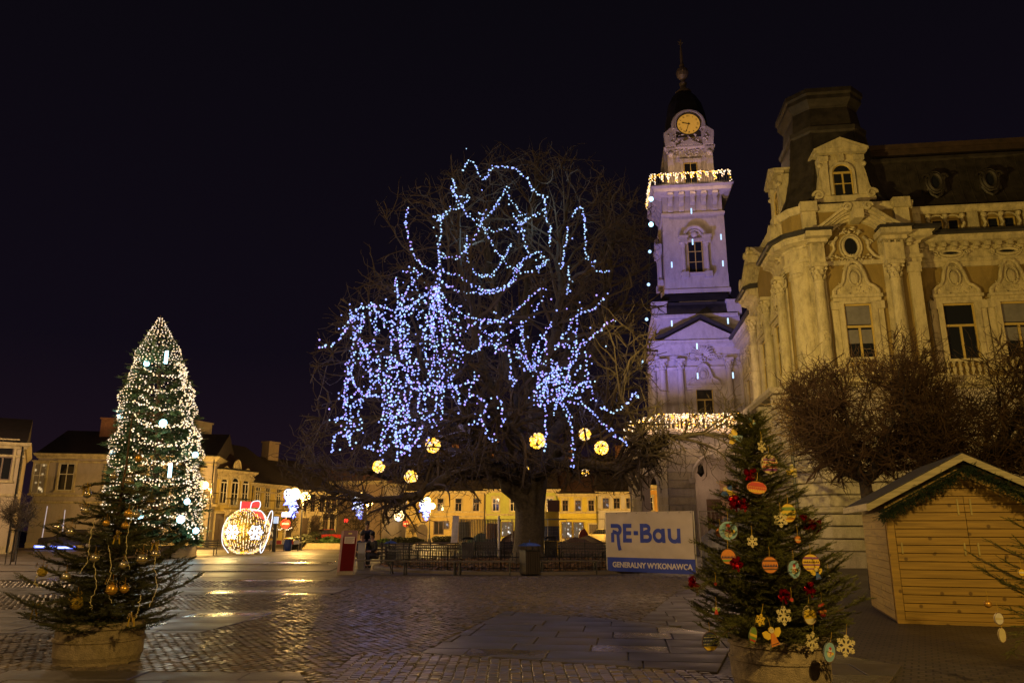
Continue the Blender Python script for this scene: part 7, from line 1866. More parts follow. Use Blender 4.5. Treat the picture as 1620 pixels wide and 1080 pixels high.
# ================================================================== POTTED SPRUCES
M['concrete'] = mat('pot_concrete', (.30, .235, .15), .85, var=.35, scale=14, bump=.7, bscale=90)
def pot(t, r=.475, h=.46):
    g_ = G(); g_.lathe([(r * .93, -.02), (r * .95, .05), (r * .99, .10), (r * 1.0, h * .55), (r * 1.03, h * .57), (r * 1.03, h * .62), (r * .985, h * .64), (r * .985, h * .84), (r * 1.03, h * .87), (r * 1.0, h), (r * .86, h), (r * .84, h - .1), (0.001, h - .1)], 44)
    part(t, 'planter', g_, M['concrete'], smooth=False); g_ = G(); g_.lathe([(r * .845, h - .09), (.001, h - .06)], 24); part(t, 'potting_soil', g_, bpy.data.materials['soil'])
def spruce(label, x, y, z0, H, prof, seed, nb, needle_m, dens=1.0, lean_=(0, 0), up=.25, tw=.145, name='potted_spruce', amin=0, amax=6.283, gap=None, nl=.022, ex=1.12, extra=()):
    r = np.random.default_rng(seed); t = thing(name, label, 'potted tree', (x, y, 0)); pot(t)
    top = np.array([lean_[0], lean_[1], H]); base = np.array([0, 0, z0 - .1])
    def ax(z): f = (z - z0) / (H - z0); return np.array([lean_[0] * f, lean_[1] * f, z])
    g_ = G(); g_.tube(np.array([base, *[ax(z) + r.normal(0, .006, 3) for z in np.linspace(z0, H - .05, 10)], top]), np.r_[.034, np.linspace(.032, .007, 10), .003], 7); part(t, 'trunk', g_, M['fir_bark'])
    P, D, SS = [], [], []; g_ = G()
    for i in range(nb + len(extra)):
        f = (i + r.uniform(0, 1)) / nb; z = z0 + (H - z0) * (f ** ex) * .97
        if gap and gap[0] < z < gap[1] and r.uniform() < .85: continue
        L = float(np.interp(z, [p_[0] for p_ in prof], [p_[1] for p_ in prof])) * r.uniform(.78, 1.12); a = i * 2.4 + r.uniform(-.3, .3)
        if not (amin <= (a % 6.283) <= amax): continue
        tgt = None
        if i >= nb:
            tp = at(*extra[i - nb], y - .45) - (x, y, 0); z = min(H - .3, max(z0 + .1, tp[2] + .05)); tp[1] = -.45; tgt = tp - ax(z); L = float(np.linalg.norm(tgt)); a = math.atan2(tgt[1], tgt[0])
        rise = up * r.uniform(.5, 1.4) * (1 + 1.6 * f); nseg = max(5, int(L / .06)); p = ax(z); pts = [p]; d = np.array([math.cos(a), math.sin(a), rise - .30 * (1 - f)])
        if tgt is not None: d = tgt / L + (0, 0, .12); 
        for s_ in range(nseg): d = d + (r.normal(0, .05), r.normal(0, .05), .05 if tgt is None else -.03); d /= np.linalg.norm(d); p = p + d * L / nseg; pts.append(p)
        pts = np.array(pts); g_.tube(pts, np.linspace(.010 + .006 * L, .003, len(pts)), 5)
        T = np.gradient(pts, axis=0); T /= np.linalg.norm(T, axis=1, keepdims=True)
        for j in range(1, len(pts)):
            frac = j / len(pts)
            P.append(pts[j]); D.append(T[j] + r.normal(0, .12, 3)); SS.append(r.uniform(.7, 1.0))
            side = np.cross(T[j], (0, 0, 1)); side /= np.linalg.norm(side) + 1e-6
            for s_ in (-1, 1):
                if r.uniform() > dens * .9: continue
                sl_ = L * .45 * (1 - frac) * r.uniform(.5, 1.1) + .04; m = max(1, int(sl_ / .075)); dd = T[j] * .75 + side * s_ * .85 + np.array([0, 0, r.uniform(-.12, .25)]); dd /= np.linalg.norm(dd)
                for u_ in range(m):
                    P.append(pts[j] + dd * (u_ * sl_ / m)); D.append(dd + r.normal(0, .1, 3)); SS.append(r.uniform(.65, 1.0))
                    if r.uniform() < .6 * dens: P.append(pts[j] + dd * (u_ * sl_ / m)); D.append(dd * .6 + np.cross(dd, (0, 0, 1)) * r.choice([-1, 1]) * .7 + r.normal(0, .1, 3)); SS.append(r.uniform(.5, .8))
    part(t, 'branches', g_, M['fir_bark'], kind='stuff')
    P.append(top - (0, 0, .1)); D.append(np.array([0, 0, 1.])); SS.append(1.0)
    P, D, SS = np.array(P), np.array(D), np.array(SS); print(label[:20], 'twigs', len(P))
    g2 = G(); k_ = r.integers(0, 3, len(P)); Mo = orient(D, SS, r.uniform(-.5, .5, len(P)))
    for v_ in range(3):
        nv_, nf_ = needle_tpl(46, tw, nl, v_ + seed, .7, .0030); s_ = k_ == v_; g2.inst(nv_, nf_, Mo[s_], P[s_])
    part(t, 'foliage', g2, needle_m, kind='stuff'); return t
LPY = float(gr(155, 1058)[1]) + .44; LPX = float(at(157, 1020, LPY)[0])
left_tree = spruce('thin dark potted spruce at the left, hung with silver and gold baubles', LPX, LPY, .40, 2.92, [(.4, .80), (.7, .92), (1.1, .82), (1.5, .60), (1.8, .42), (2.0, .26), (2.3, .13), (2.95, .04)], 3, 112, M['needle_grey'], 1.05, (.06, 0), .02, gap=(1.95, 2.85), nl=.032, ex=1.5, extra=[(67, 893), (104, 903), (57, 955), (91, 822), (138, 768), (121, 942), (246, 862), (239, 780)])
RPX, RPY = float(at(1228, 1015, 7.95)[0]), 7.95
right_tree = spruce('bushy potted spruce at the right hung with painted wooden ornaments and red bows', RPX + .02, RPY, .40, 2.70, [(.4, .70), (.7, .84), (1.0, .76), (1.3, .60), (1.6, .45), (1.9, .32), (2.2, .24), (2.45, .16), (2.72, .06)], 8, 205, M['needle_olive'], 1.05, (-.12, 0), .12, nl=.030, extra=[(1338, 996), (1313, 1004), (1124, 990), (1098, 908), (1311, 898), (1283, 812), (1254, 738), (1152, 822), (1285, 990)])
far_x = float(at(1712, 960, 8.3)[0])
spruce('potted spruce cut off by the right edge, only its branch tips in view', far_x, 8.3, .52, 2.3, [(.5, .8), (.8, 1.02), (1.1, .8), (1.6, .45), (2.3, .05)], 15, 60, M['needle_olive'], .7, (0, 0), .15, amin=1.9, amax=4.5, extra=[(1563, 945), (1580, 963), (1586, 990), (1590, 930)])

# ---- ornaments
def painted(name, c, r=.45): M[name] = mat(name, c, r, 0, .15, 20); return M[name]
for nm, c_ in (('paint_cream', (.62, .54, .30)), ('paint_yellow', (.72, .50, .05)), ('paint_red', (.50, .04, .03)), ('paint_blue', (.05, .12, .42)), ('paint_skyblue', (.22, .40, .52)), ('paint_green', (.16, .26, .06)), ('paint_orange', (.62, .22, .04)), ('paint_purple', (.22, .06, .25)), ('paint_white', (.66, .62, .55)), ('paint_navy', (.02, .03, .09)), ('paint_brown', (.14, .06, .03))): painted(nm, c_)
M['foil_red'] = mat('red_foil', (.55, .008, .02), .16, .85, .3, 30); M['gold_ribbon'] = mat('gold_ribbon', (.62, .42, .04), .35, .5, .2)
M['silver'] = mat('silver_bauble', (.62, .56, .48), .16, .75, 0); M['gold_b'] = mat('gold_bauble', (.72, .40, .07), .22, .6, 0); M['gold_glitter'] = mat('gold_glitter', (.60, .42, .06), .4, .6, .5, 60, .8, 200)
OFF_ = {'n': 0}
def hang(t, h, m='gold_ribbon'): g_ = G(); g_.tube([(0, 0, h), (0.004, 0, h + .05), (0, 0, h + .09)], .0028, 4); part(t, 'hanger', g_, M[m])
def orn(name, label, cat, px, py, Y, tilt=0, rz_=0., group=None):
    t = thing(name, label, cat, at(px, py, Y), 0, group); t.rotation_euler = (0, tilt, rz_); return t
def snowflake(label, px, py, Y, r, rz_=0., tilt=0., m='paint_cream'):
    t = orn('snowflake_ornament', label, 'snowflake ornament', px, py, Y, tilt, rz_, 'wooden snowflakes on the right spruce'); pts = []
    g_ = G()
    for k in range(6):
        a = k * math.pi / 3; Rm = roty(a)
        q_ = G(); q_.box(-r * .085, r * .085, -.004, .004, 0, r); 
        for s_ in (-1, 1):
            for zz, ln in ((.45, .36), (.72, .26)):
                w_ = G(); w_.box(-r * .065, r * .065, -.0035 - zz * .001, .0035 + zz * .001, 0, r * ln); w_.xf(roty(s_ * .95), (0, 0, r * zz)); q_.join(w_)
        q_.xf(Rm, (0, 0, 0)); g_.join(q_)
    g_.lathe([(r * .24, -.0048), (r * .24, .0048)], 12, axis='y'); part(t, 'flake', g_, M[m]); hang(t, r); return t
def disc(label, px, py, Y, r, base, bands, rz_=0., tilt=0., sx=1.0, picture=None, sz=1.0):
    t = orn('painted_disc_ornament', label, 'painted ornament', px, py, Y, tilt, rz_, None)
    an = np.linspace(0, 6.283, 31)[:-1]; g_ = G(); g_.prism([(sx * r * math.cos(a), sz * r * math.sin(a)) for a in an], -.006, .006, axis='y'); part(t, 'disc', g_, M[base])
    g_ = G(); g_.tube([(sx * r * math.cos(a), -.006, sz * r * math.sin(a)) for a in an], .003, 4, closed=True); part(t, 'rim', g_, M['paint_brown'])
    for k, (zc, hh, m, kind_) in enumerate(bands):
        zc, hh = zc * r * sz, hh * r; g_ = G(); hw = lambda z: sx * r * math.sqrt(max(0, 1 - (z / (r * sz)) ** 2)) * .97
        if kind_ == 'bar': g_.prism([(-hw(zc - hh), zc - hh), (hw(zc - hh), zc - hh), (hw(zc + hh), zc + hh), (-hw(zc + hh), zc + hh)], -.0075 - k * .0004, -.005, axis='y')
        else:
            n_ = 9; w_ = hw(zc) * .92
            for i in range(n_):
                x = -w_ + 2 * w_ * (i + .5) / n_
                if kind_ == 'tri': g_.prism([(x - w_ / n_, zc - hh), (x + w_ / n_, zc - hh), (x, zc + hh)], -.008 - k * .0004, -.005, axis='y')
                else: g_.prism([(x + hh * .6 * math.cos(b_), zc + hh * math.sin(b_)) for b_ in np.linspace(0, 6.283, 7)[:-1]], -.008 - k * .0004, -.005, axis='y')
        part(t, 'painted_band', g_, M[m])
    if picture == 'snowman':
        for (cx_, cz_, rr, m) in ((0, -.28, .42, 'paint_cream'), (0, .22, .30, 'paint_white'), (0, .52, .2, 'paint_red'), (-.5, .0, .12, 'paint_green'), (.5, -.1, .2, 'paint_yellow')):
            g_ = G(); g_.lathe([(rr * r, -.0085 - .0005 * cz_), (rr * r, -.005)], 14, (cx_ * r, 0, cz_ * r), axis='y'); part(t, 'painted_figure', g_, M[m])
        g_ = G(); g_.box(-.3 * r, .3 * r, -.0105, -.006, -.04 * r, .06 * r); g_.box(.1 * r, .2 * r, -.0107, -.006, -.35 * r, 0); part(t, 'painted_scarf', g_, M['paint_red'])
        g_ = G(); [g_.lathe([(.035 * r, -.0105), (.035 * r, -.006)], 6, (x * r, 0, .26 * r), axis='y') for x in (-.1, .1)]; part(t, 'painted_eyes', g_, M['paint_navy'])
    hang(t, r * sz); return t
def bow(label, px, py, Y, r, seed=0):
    t = orn('red_foil_bow', label, 'bow', px, py, Y, 0, 0, 'red foil bows on the right spruce'); q_ = np.random.default_rng(seed); g_ = G()
    for k in range(9):
        a, b_ = q_.uniform(0, 6.283), q_.uniform(-.9, .9); d = np.array([math.cos(a) * math.cos(b_), -abs(math.sin(b_)) * .7 - .2, math.sin(a) * math.cos(b_)]); d /= np.linalg.norm(d); n_ = np.cross(d, q_.normal(0, 1, 3)); n_ /= np.linalg.norm(n_); u_ = np.cross(d, n_); V, w_ = [], r * .22
        for s in np.linspace(0, 1, 9):
            p = d * r * math.sin(s * math.pi) * 1.0 + u_ * r * .33 * math.sin(s * 2 * math.pi); V += [p - n_ * w_ * (1 if 0 < s < 1 else .3), p + n_ * w_ * (1 if 0 < s < 1 else .3)]
        g_.add(V, [(2 * i, 2 * i + 1, 2 * i + 3, 2 * i + 2) for i in range(8)])
    part(t, 'loops', g_, M['foil_red']); g_ = G(); g_.add([(-.01, -.01, 0), (.01, -.01, 0), (r * .3, -.02, -r * 1.2), (r * .05, -.02, -r * 1.25)], [(0, 1, 2, 3)]); g_.add([(-.01, -.01, 0), (.01, -.01, 0), (-r * .5, -.02, -r * .9), (-r * .75, -.02, -r * .8)], [(0, 1, 2, 3)]); part(t, 'tails', g_, M['foil_red'])
def angel(label, px, py, Y, s, body, wing, rz_=0., tilt=0., name='wooden_angel_ornament'):
    t = orn(name, label, 'wooden figure', px, py, Y, tilt, rz_, None)
    g_ = G(); g_.prism([(-.45 * s, -1.0 * s), (.45 * s, -1.0 * s), (.15 * s, .15 * s), (-.15 * s, .15 * s)], -.006, .006, axis='y'); part(t, 'gown', g_, M[body])
    for k in (-1, 1): g_ = G(); g_.prism([(k * .1 * s, .05 * s), (k * .5 * s, .45 * s), (k * .95 * s, .4 * s), (k * .9 * s, -.05 * s), (k * .55 * s, -.35 * s), (k * .15 * s, -.3 * s)][::k], -.001, .008, axis='y'); part(t, 'wing', g_, M[wing])
    g_ = G(); g_.lathe([(.24 * s, -.008), (.24 * s, .005)], 16, (0, 0, .36 * s), axis='y'); part(t, 'face', g_, M['paint_cream']); g_ = G()
    for x in (-.08, .08): g_.lathe([(.03 * s, -.0095), (.03 * s, -.006)], 6, (x * s, 0, .38 * s), axis='y')
    g_.box(-.35 * s, .35 * s, -.0078, -.004, -.88 * s, -.80 * s); part(t, 'painted_detail', g_, M['paint_brown'])
    g_ = G(); g_.tube([(-.27 * s, 0, .36 * s), (-.2 * s, 0, .58 * s), (0, 0, .66 * s), (.2 * s, 0, .58 * s), (.27 * s, 0, .36 * s)], .05 * s, 5); part(t, 'hair', g_, M['paint_yellow']); hang(t, .66 * s)
def ry(px, py): # depth of the near face of the right spruce's crown
    c = at(px, py, RPY); z = c[2]; L = float(np.interp(z, [.5, .8, 1.2, 1.7, 2.2, 2.7], [.60, .72, .66, .45, .25, .08])); dx = (c[0] - RPX) / max(.05, L)
    return RPY - L * math.sqrt(max(.05, 1 - min(1, abs(dx)) ** 2)) - .03
B3 = [(-.45, .16, 'paint_purple', 'bar'), (.05, .13, 'paint_red', 'tri'), (.5, .10, 'paint_purple', 'tri')]
angel('yellow winged wooden angel with sky blue gown lying sideways near the top', 1161, 691, ry(1161, 691), .085, 'paint_skyblue', 'paint_yellow', 0, R(-75))
angel('yellow wooden figure with blue trim at the very top of the right spruce', 1190, 668, ry(1190, 668) + .02, .05, 'paint_yellow', 'paint_skyblue', .3, R(40))
snowflake('cream wooden snowflake right of the topmost angel', 1205, 706, ry(1205, 706), .062, .5)
disc('large red and purple patterned disc near the top of the right spruce', 1217, 734, ry(1217, 734), .10, 'paint_cream', [(-.55, .14, 'paint_purple', 'bar'), (-.2, .14, 'paint_red', 'tri'), (.15, .10, 'paint_red', 'dot'), (.55, .2, 'paint_purple', 'tri')], .3)
bow('red foil bow left of the large patterned disc', 1186, 749, ry(1186, 749), .075, 1)
disc('flattened red and orange banded ornament under the topmost red bow', 1197, 771, ry(1197, 771), .10, 'paint_orange', [(-.5, .14, 'paint_yellow', 'tri'), (0, .14, 'paint_red', 'tri'), (.5, .2, 'paint_red', 'bar')], 0, .12, 1.0, sz=.62)
angel('yellow wooden bird with pale wings at the right, beside the large disc', 1254, 745, ry(1254, 745) - .02, .07, 'paint_yellow', 'paint_cream', .2, R(70), 'wooden_bird_ornament')
angel('blue and yellow wooden figure low at the left of the upper crown', 1151, 776, ry(1151, 776), .075, 'paint_yellow', 'paint_blue', -.3, R(-50))
bow('red foil bow below the blue and yellow figure', 1162, 794, ry(1162, 794), .075, 2)
bow('long red foil bow just right of the one below the blue and yellow figure', 1176, 797, ry(1176, 797), .06, 12)
snowflake('cream snowflake in front of the yellow green bauble', 1235, 822, ry(1235, 822) - .03, .072)
disc('yellow and green zigzag bauble behind a snowflake', 1247, 811, ry(1247, 811), .082, 'paint_yellow', [(-.55, .16, 'paint_orange', 'tri'), (-.1, .14, 'paint_green', 'tri'), (.45, .2, 'paint_green', 'bar')], 0, 0, .92, sz=1.1)
bow('largest red foil bow, at the right edge of the spruce near the hut', 1283, 829, ry(1283, 829), .10, 3)
bow('small red foil bow on a twig above the largest one', 1270, 818, ry(1270, 818), .045, 13)
disc('round pale green disc painted with a snowman, at the left edge', 1152, 839, ry(1152, 839), .092, 'paint_skyblue', [], -.1, 0, picture='snowman')
disc('small orange ornament half hidden behind the snowman disc', 1139, 842, ry(1139, 842) + .05, .045, 'paint_orange', [(0, .2, 'paint_brown', 'tri')])
snowflake('small yellowish snowflake left of the middle of the crown', 1190, 856, ry(1190, 856), .058, .2)
disc('orange bauble with dark wavy bands in the middle of the crown', 1218, 893, ry(1218, 893), .074, 'paint_orange', [(-.5, .10, 'paint_brown', 'bar'), (-.05, .2, 'paint_navy', 'tri'), (.5, .10, 'paint_brown', 'bar')])
disc('oval sky blue plaque painted with a snowman', 1256, 900, ry(1256, 900), .062, 'paint_skyblue', [], .15, 0, 1.0, 'snowman', 1.35)
disc('yellow and purple zigzag bauble beside the blue angel', 1283, 890, ry(1283, 890), .082, 'paint_yellow', [(-.6, .12, 'paint_purple', 'tri'), (-.2, .08, 'paint_purple', 'bar'), (.15, .13, 'paint_brown', 'tri'), (.55, .12, 'paint_purple', 'bar')], -.1)
angel('small blue wooden angel with yellow wings at the right edge', 1292, 905, ry(1292, 905) - .04, .062, 'paint_blue', 'paint_yellow', .1, R(-12))
snowflake('small pale star shaped flake dangling at the right edge', 1311, 913, ry(1311, 913), .036, .8, 0, 'paint_white')
bow('red foil bow in the left part of the crown above the pot', 1165, 890, ry(1165, 890), .065, 4)
disc('dark orange banded bauble tucked behind a red bow at the left', 1152, 880, ry(1152, 880) + .02, .07, 'paint_orange', [(0, .2, 'paint_navy', 'tri'), (-.5, .15, 'paint_green', 'bar')])
bow('red foil bow at the far left tip of the spruce, before the banner', 1099, 921, ry(1099, 921), .075, 5)
bow('red foil bow right of the middle of the crown', 1240, 941, ry(1240, 941), .06, 6)
bow('narrow red foil bow at the right above the yellow plate', 1281, 930, ry(1281, 930), .065, 7)
snowflake('tall cream snowflake in the lower middle', 1240, 973, ry(1240, 973), .088, .35)
snowflake('small yellow snowflake in the lower middle, left of the tall one', 1203, 980, ry(1203, 980), .055, .4, .3, 'paint_yellow')
disc('round cream plate painted yellow at the lower right', 1281, 972, ry(1281, 972), .088, 'paint_cream', [(-.1, .3, 'paint_yellow', 'dot'), (.3, .2, 'paint_yellow', 'bar')], .5)
disc('red and orange ornament at the lower right edge', 1301, 964, ry(1301, 964) + .02, .066, 'paint_red', [(-.3, .25, 'paint_orange', 'bar')], .7)
disc('navy disc with pale dots at the lower left, hanging beside the pot', 1123, 1014, ry(1123, 1014), .088, 'paint_navy', [(-.7, .2, 'paint_yellow', 'bar'), (-.25, .07, 'paint_cream', 'dot'), (.1, .06, 'paint_white', 'dot'), (.45, .07, 'paint_cream', 'dot')], .3)
angel('yellow and orange wooden angel hanging in front of the pot rim', 1222, 1003, ry(1222, 990) - .05, .098, 'paint_orange', 'paint_yellow', .2, R(-14))
disc('green and yellow leaf shaped ornament in front of the pot rim', 1191, 1004, ry(1191, 990) - .03, .045, 'paint_green', [(0, .25, 'paint_yellow', 'bar'), (-.6, .15, 'paint_red', 'bar')], .5, .35, 1, sz=1.7)
snowflake('cream snowflake hanging before the right side of the pot', 1285, 1014, ry(1285, 1000) - .04, .088, .45, .2)
snowflake('largest cream snowflake, lowest at the right beyond the pot', 1338, 1021, 7.25, .096, .1, .15)
disc('oval snowman plaque between the two lowest snowflakes', 1312, 1031, 7.25, .062, 'paint_skyblue', [], .3, .25, 1.0, 'snowman', 1.4)
angel('tiny red wooden figure at the left of the crown', 1133, 964, ry(1133, 964), .04, 'paint_red', 'paint_green')
disc('tiny red bead by the left bows', 1132, 923, ry(1132, 923), .016, 'paint_red', []); disc('tiny red bead right of the middle bow', 1252, 948, ry(1252, 948), .018, 'paint_red', [])
disc('small orange and white ornament at the upper right of the middle', 1262, 853, ry(1262, 853), .035, 'paint_orange', [(0, .3, 'paint_cream', 'tri')], .3)
# baubles of the left spruce
def bauble(label, px, py, r=.055, m='silver', ribbon=True, Y=None, seed=0):
    c = at(px, py, LPY); L = float(np.interp(c[2], [.5, .8, 1.2, 1.6, 2.1, 3], [.7, .9, .85, .6, .3, .1])); dx = min(1, abs((c[0] - LPX) / L)); Y = Y or LPY - L * math.sqrt(max(.03, 1 - dx * dx)) * .9
    t = orn('bauble', label, 'bauble', px, py, Y, 0, 0, 'silver and gold baubles on the left spruce'); r *= .86; g_ = G(); g_.sphere((0, 0, 0), r, 18, 12); part(t, 'ball', g_, M[m], smooth=True)
    g_ = G(); g_.lathe([(r * .22, r * .93), (r * .22, r * 1.18), (.002, r * 1.2)], 8); g_.tube([(0, 0, r * 1.2), (.003, 0, r * 1.9), (0, 0, r * 2.6)], .0025, 3); part(t, 'cap', g_, M['gold_b'])
    if ribbon:
        q_ = np.random.default_rng(int(px + py)); g_ = G()
        for k in range(4):
            a = q_.uniform(-.6, .6) + (0 if k % 2 else math.pi); V = []
            for s in np.linspace(0, 1, 7): p = np.array([math.cos(a) * r * 1.15 * math.sin(s * math.pi), -r * .5, r * 1.1 + math.sin(a) * r + r * .5 * math.sin(s * 6.283) * .6]); V += [p - (0, .009, 0), p + (0, .009, 0)]
            g_.add(V, [(2 * i, 2 * i + 1, 2 * i + 3, 2 * i + 2) for i in range(6)])
        part(t, 'ribbon', g_, M['gold_ribbon'])
    an = [(r * 1.005 * math.cos(a_), r * 1.005 * math.sin(a_), -r * .25) for a_ in np.linspace(0, 6.283, 19)[:-1]]; g_ = G(); g_.tube(an, .0045, 4, closed=True); part(t, 'glitter_band', g_, M['gold_glitter'])
for lab, x, y, r, m, rb in [('gold bauble high on the bare trunk before the fir', 219, 725, .053, 'gold_b', True), ('silver bauble at the top left of the spruce, against the fir lights', 180, 753, .055, 'silver', False), ('silver bauble right of the trunk against the fir lights', 205, 761, .058, 'silver', True), ('silver bauble under the topmost left branch', 138, 781, .058, 'silver', True), ('dark silver bauble hanging lower on the topmost left branch', 135, 807, .060, 'silver', True), ('silver bauble at the right against the fir lights', 239, 791, .058, 'silver', False), ('large matt gold bauble near the trunk', 203, 812, .055, 'gold_b', False), ('silver bauble beside the matt gold one', 216, 814, .050, 'silver', False), ('gold bauble under the matt gold one', 198, 831, .046, 'gold_b', False), ('bauble at the tip of the second left branch', 91, 834, .062, 'silver', False), ('gold ribboned bauble on the second left branch, inner one', 112, 841, .062, 'silver', True), ('gold ribboned bauble in the left middle of the trunk', 168, 827, .046, 'gold_b', True), ('bauble with blue glints in the left centre', 150, 882, .055, 'silver', True), ('silver and gold bauble right of the centre', 225, 884, .070, 'silver', True), ('silver bauble with long ribbon at the right', 246, 876, .060, 'silver', True), ('lone dark and gold bauble at the far left', 67, 904, .066, 'gold_glitter', True), ('silver bauble lying low at the left', 104, 912, .056, 'silver', False), ('gold ribboned bauble in the lower middle', 177, 932, .070, 'gold_b', True), ('smaller gold bauble right of the lower middle one', 197, 931, .054, 'gold_b', True), ('glittering bauble with gold bow at the bottom left', 121, 954, .078, 'gold_glitter', True), ('dark bauble in the centre of the left spruce', 195, 893, .05, 'silver', False)]:
    bauble(lab, x, y, r, m, rb)
def ribbon_bow(label, px, py, Y, s, seed):
    q_ = np.random.default_rng(seed); g_ = G()
    for k in range(7):
        a = q_.uniform(0, 6.283); V = []
        for u in np.linspace(0, 1, 7): p = np.array([math.cos(a) * s * math.sin(u * 3.14), -.02, math.sin(a) * s * math.sin(u * 3.14) + s * .25 * math.sin(u * 6.283)]); V += [p - (0, .011, 0), p + (0, .011, 0)]
        g_.add(V, [(2 * i, 2 * i + 1, 2 * i + 3, 2 * i + 2) for i in range(6)])
    for dx in (-.02, .02): g_.add([(dx - .008, -.02, 0), (dx + .008, -.02, 0), (dx * 1.8 + .008, -.02, -s * 1.9), (dx * 1.8 - .008, -.02, -s * 1.9)], [(0, 1, 2, 3)])
    single('gold_bow', g_, M['gold_ribbon'], label, 'bow', 'gold ribbon bows on the left spruce', loc=at(px, py, Y))
ribbon_bow('gold ribbon bow at the lower left tips of the left spruce', 57, 962, LPY - .3, .06, 1); ribbon_bow('gold ribbon bow near the trunk in the middle of the left spruce', 187, 846, LPY - .7, .05, 2); ribbon_bow('gold ribbon bow hanging at the top left branch tip', 139, 770, LPY - .45, .05, 3); ribbon_bow('long gold ribbon bow at the right above the lower branches', 247, 858, LPY - .7, .045, 4); ribbon_bow('gold ribbon bow at the lower right of the left spruce, above the pot', 210, 975, LPY - .8, .05, 5)
# unlit fairy light chains on the left spruce
for i, pts in enumerate([[(152, 880), (150, 900), (152, 925), (144, 950), (146, 965)], [(246, 880), (245, 900), (248, 930), (236, 958)], [(172, 862), (176, 900), (170, 930), (178, 955)], [(212, 800), (205, 830), (200, 870), (205, 900)], [(60, 908), (55, 920), (60, 928)], [(150, 820), (143, 850), (140, 880), (128, 905)], [(222, 940), (220, 960), (212, 985)]]):
    P = smooth_line(np.array([at(x, y, LPY - .75) for x, y in pts]), 26) + np.random.default_rng(i).normal(0, .006, (26, 3)); g_ = G(); g_.tube(P - P[0], .0035, 4)
    for k in range(2, 26, 3): g_.sphere(P[k] - P[0] + (0, -.008, 0), .006, 5, 4)
    single('unlit_light_chain', g_, M['paint_cream'], 'pale unlit chain of tiny bulbs in the left spruce, ' + ['left of the middle', 'at its right side', 'in the middle', 'across the upper trunk', 'below the lone far left bauble', 'in its upper left', 'at its lower right'][i], 'light chain', 'unlit light chains in the left spruce', loc=P[0])
# ornaments on the spruce cut by the right edge
orn_ = bauble
def hangings():
    disc('silvery round ornament on the spruce cut by the right edge', 1580, 978, 7.6, .055, 'paint_white', [(0, .2, 'paint_cream', 'dot')], .3); disc('grey oval ornament hanging lowest at the right edge', 1585, 1004, 7.6, .045, 'paint_cream', [], .3, .1, 1, sz=1.5)
    t = orn('bauble', 'small gold bauble near the right edge of the picture', 'bauble', 1563, 955, 7.6, 0, 0); g_ = G(); g_.sphere((0, 0, 0), .035, 12, 8); part(t, 'ball', g_, M['gold_b'], smooth=True); hang(t, .035)
    disc('small gilded ornament at the very right edge', 1616, 905, 7.7, .035, 'paint_yellow', [(0, .2, 'paint_white', 'dot')])
hangings()
# ================================================================== BUILDING SITE BEHIND THE RING
FA = gr(720, 882)[:2]; FBx = gr(867, 880)[:2]
site_fence('far site fence panel left of the trunk, nearest its torn white net', FA, 0, 3.0, 2.0, group='far site fence panels behind the ring'); site_fence('far site fence panel close left of the trunk with a thick white post', (FA[0] + 3.05, FA[1]), 0, 2.9, 2.0, group='far site fence panels behind the ring')
site_fence('far site fence panel right of the trunk behind the striped column', FBx, 0, 3.2, 2.05, group='far site fence panels behind the ring'); site_fence('far site fence panel ending at the banner', (FBx[0] + 3.25, FBx[1] - .1), 0, 2.4, 2.05, group='far site fence panels behind the ring')
g = G(); g.add([(0, 0, 0), (.34, .02, 0), (.40, 0, 1.3), (.08, .03, 1.33)], [(0, 1, 2, 3)]); g.add([(0, .01, 0), (.34, .03, 0), (.40, .01, 1.3), (.08, .04, 1.33)], [(3, 2, 1, 0)]); single('white_sheet', g, mat('white_sheet_cloth', (.6, .56, .5), .6), 'narrow white sheet hung on the far site fence', 'sheet', loc=at(713, 858, 38.6))
g = G()
for k in range(26): x = .09 * k; g.tube([(x, .05 * math.sin(k), 0), (x + .02, .05 * math.cos(k), 2.0)], .032, 4)
single('grey_net', g, mat('debris_net', (.13, .125, .12), .8), 'folded grey net drawn along the far site fence', 'net', loc=(FA[0] + .1, FA[1] + 1.5, 0), kind='stuff')
g = G(); g.tube([(0, 0, 0), (0, 0, 2.15)], .06, 8); single('fence_post', g, M['paint_white'], 'thick white post on the far site fence left of the trunk', 'post', loc=(*gr(789, 884)[:2], 0))
g = G(); g.tube([(0, 0, 0), (.06, 0, 2.1)], .09, 8); single('fence_post', g, M['paint_white'], 'pale leaning post beside the striped column', 'post', loc=(*gr(879, 877)[:2], 0))
def heap(label, name, px, y0, Y, w, h, m, seed, d=1.5):
    q_ = np.random.default_rng(seed); c = at(px, y0, Y); g_ = G(); n_, k_ = 8, 18; V = []
    for i in range(n_ + 1):
        t_ = i / n_
        for j in range(k_): a = 6.283 * j / k_; rr = (1 - t_) ** .7 * (1 + .18 * math.sin(3 * a + seed) + q_.normal(0, .05)); V.append((w / 2 * rr * math.cos(a), d * rr * math.sin(a), h * t_ ** .9 * (1 + q_.normal(0, .03)) - .02))
    g_.add(V, [(i * k_ + j, i * k_ + (j + 1) % k_, (i + 1) * k_ + (j + 1) % k_, (i + 1) * k_ + j) for i in range(n_) for j in range(k_)]); return single(name, g_, m, label, name.replace('_', ' '), loc=(c[0], Y, 0), smooth=True)
M['gravel'] = mat('heap_gravel', (.18, .12, .11), .95, var=.5, scale=9, bump=1, bscale=25)
heap('green tarpaulin heap behind the far fence, left of the orange drum', 'tarpaulin_heap', 762, 868, 50, 3.4, 1.25, mat('green_tarpaulin', (.03, .13, .10), .6, var=.4, bump=.5, bscale=4), 1)
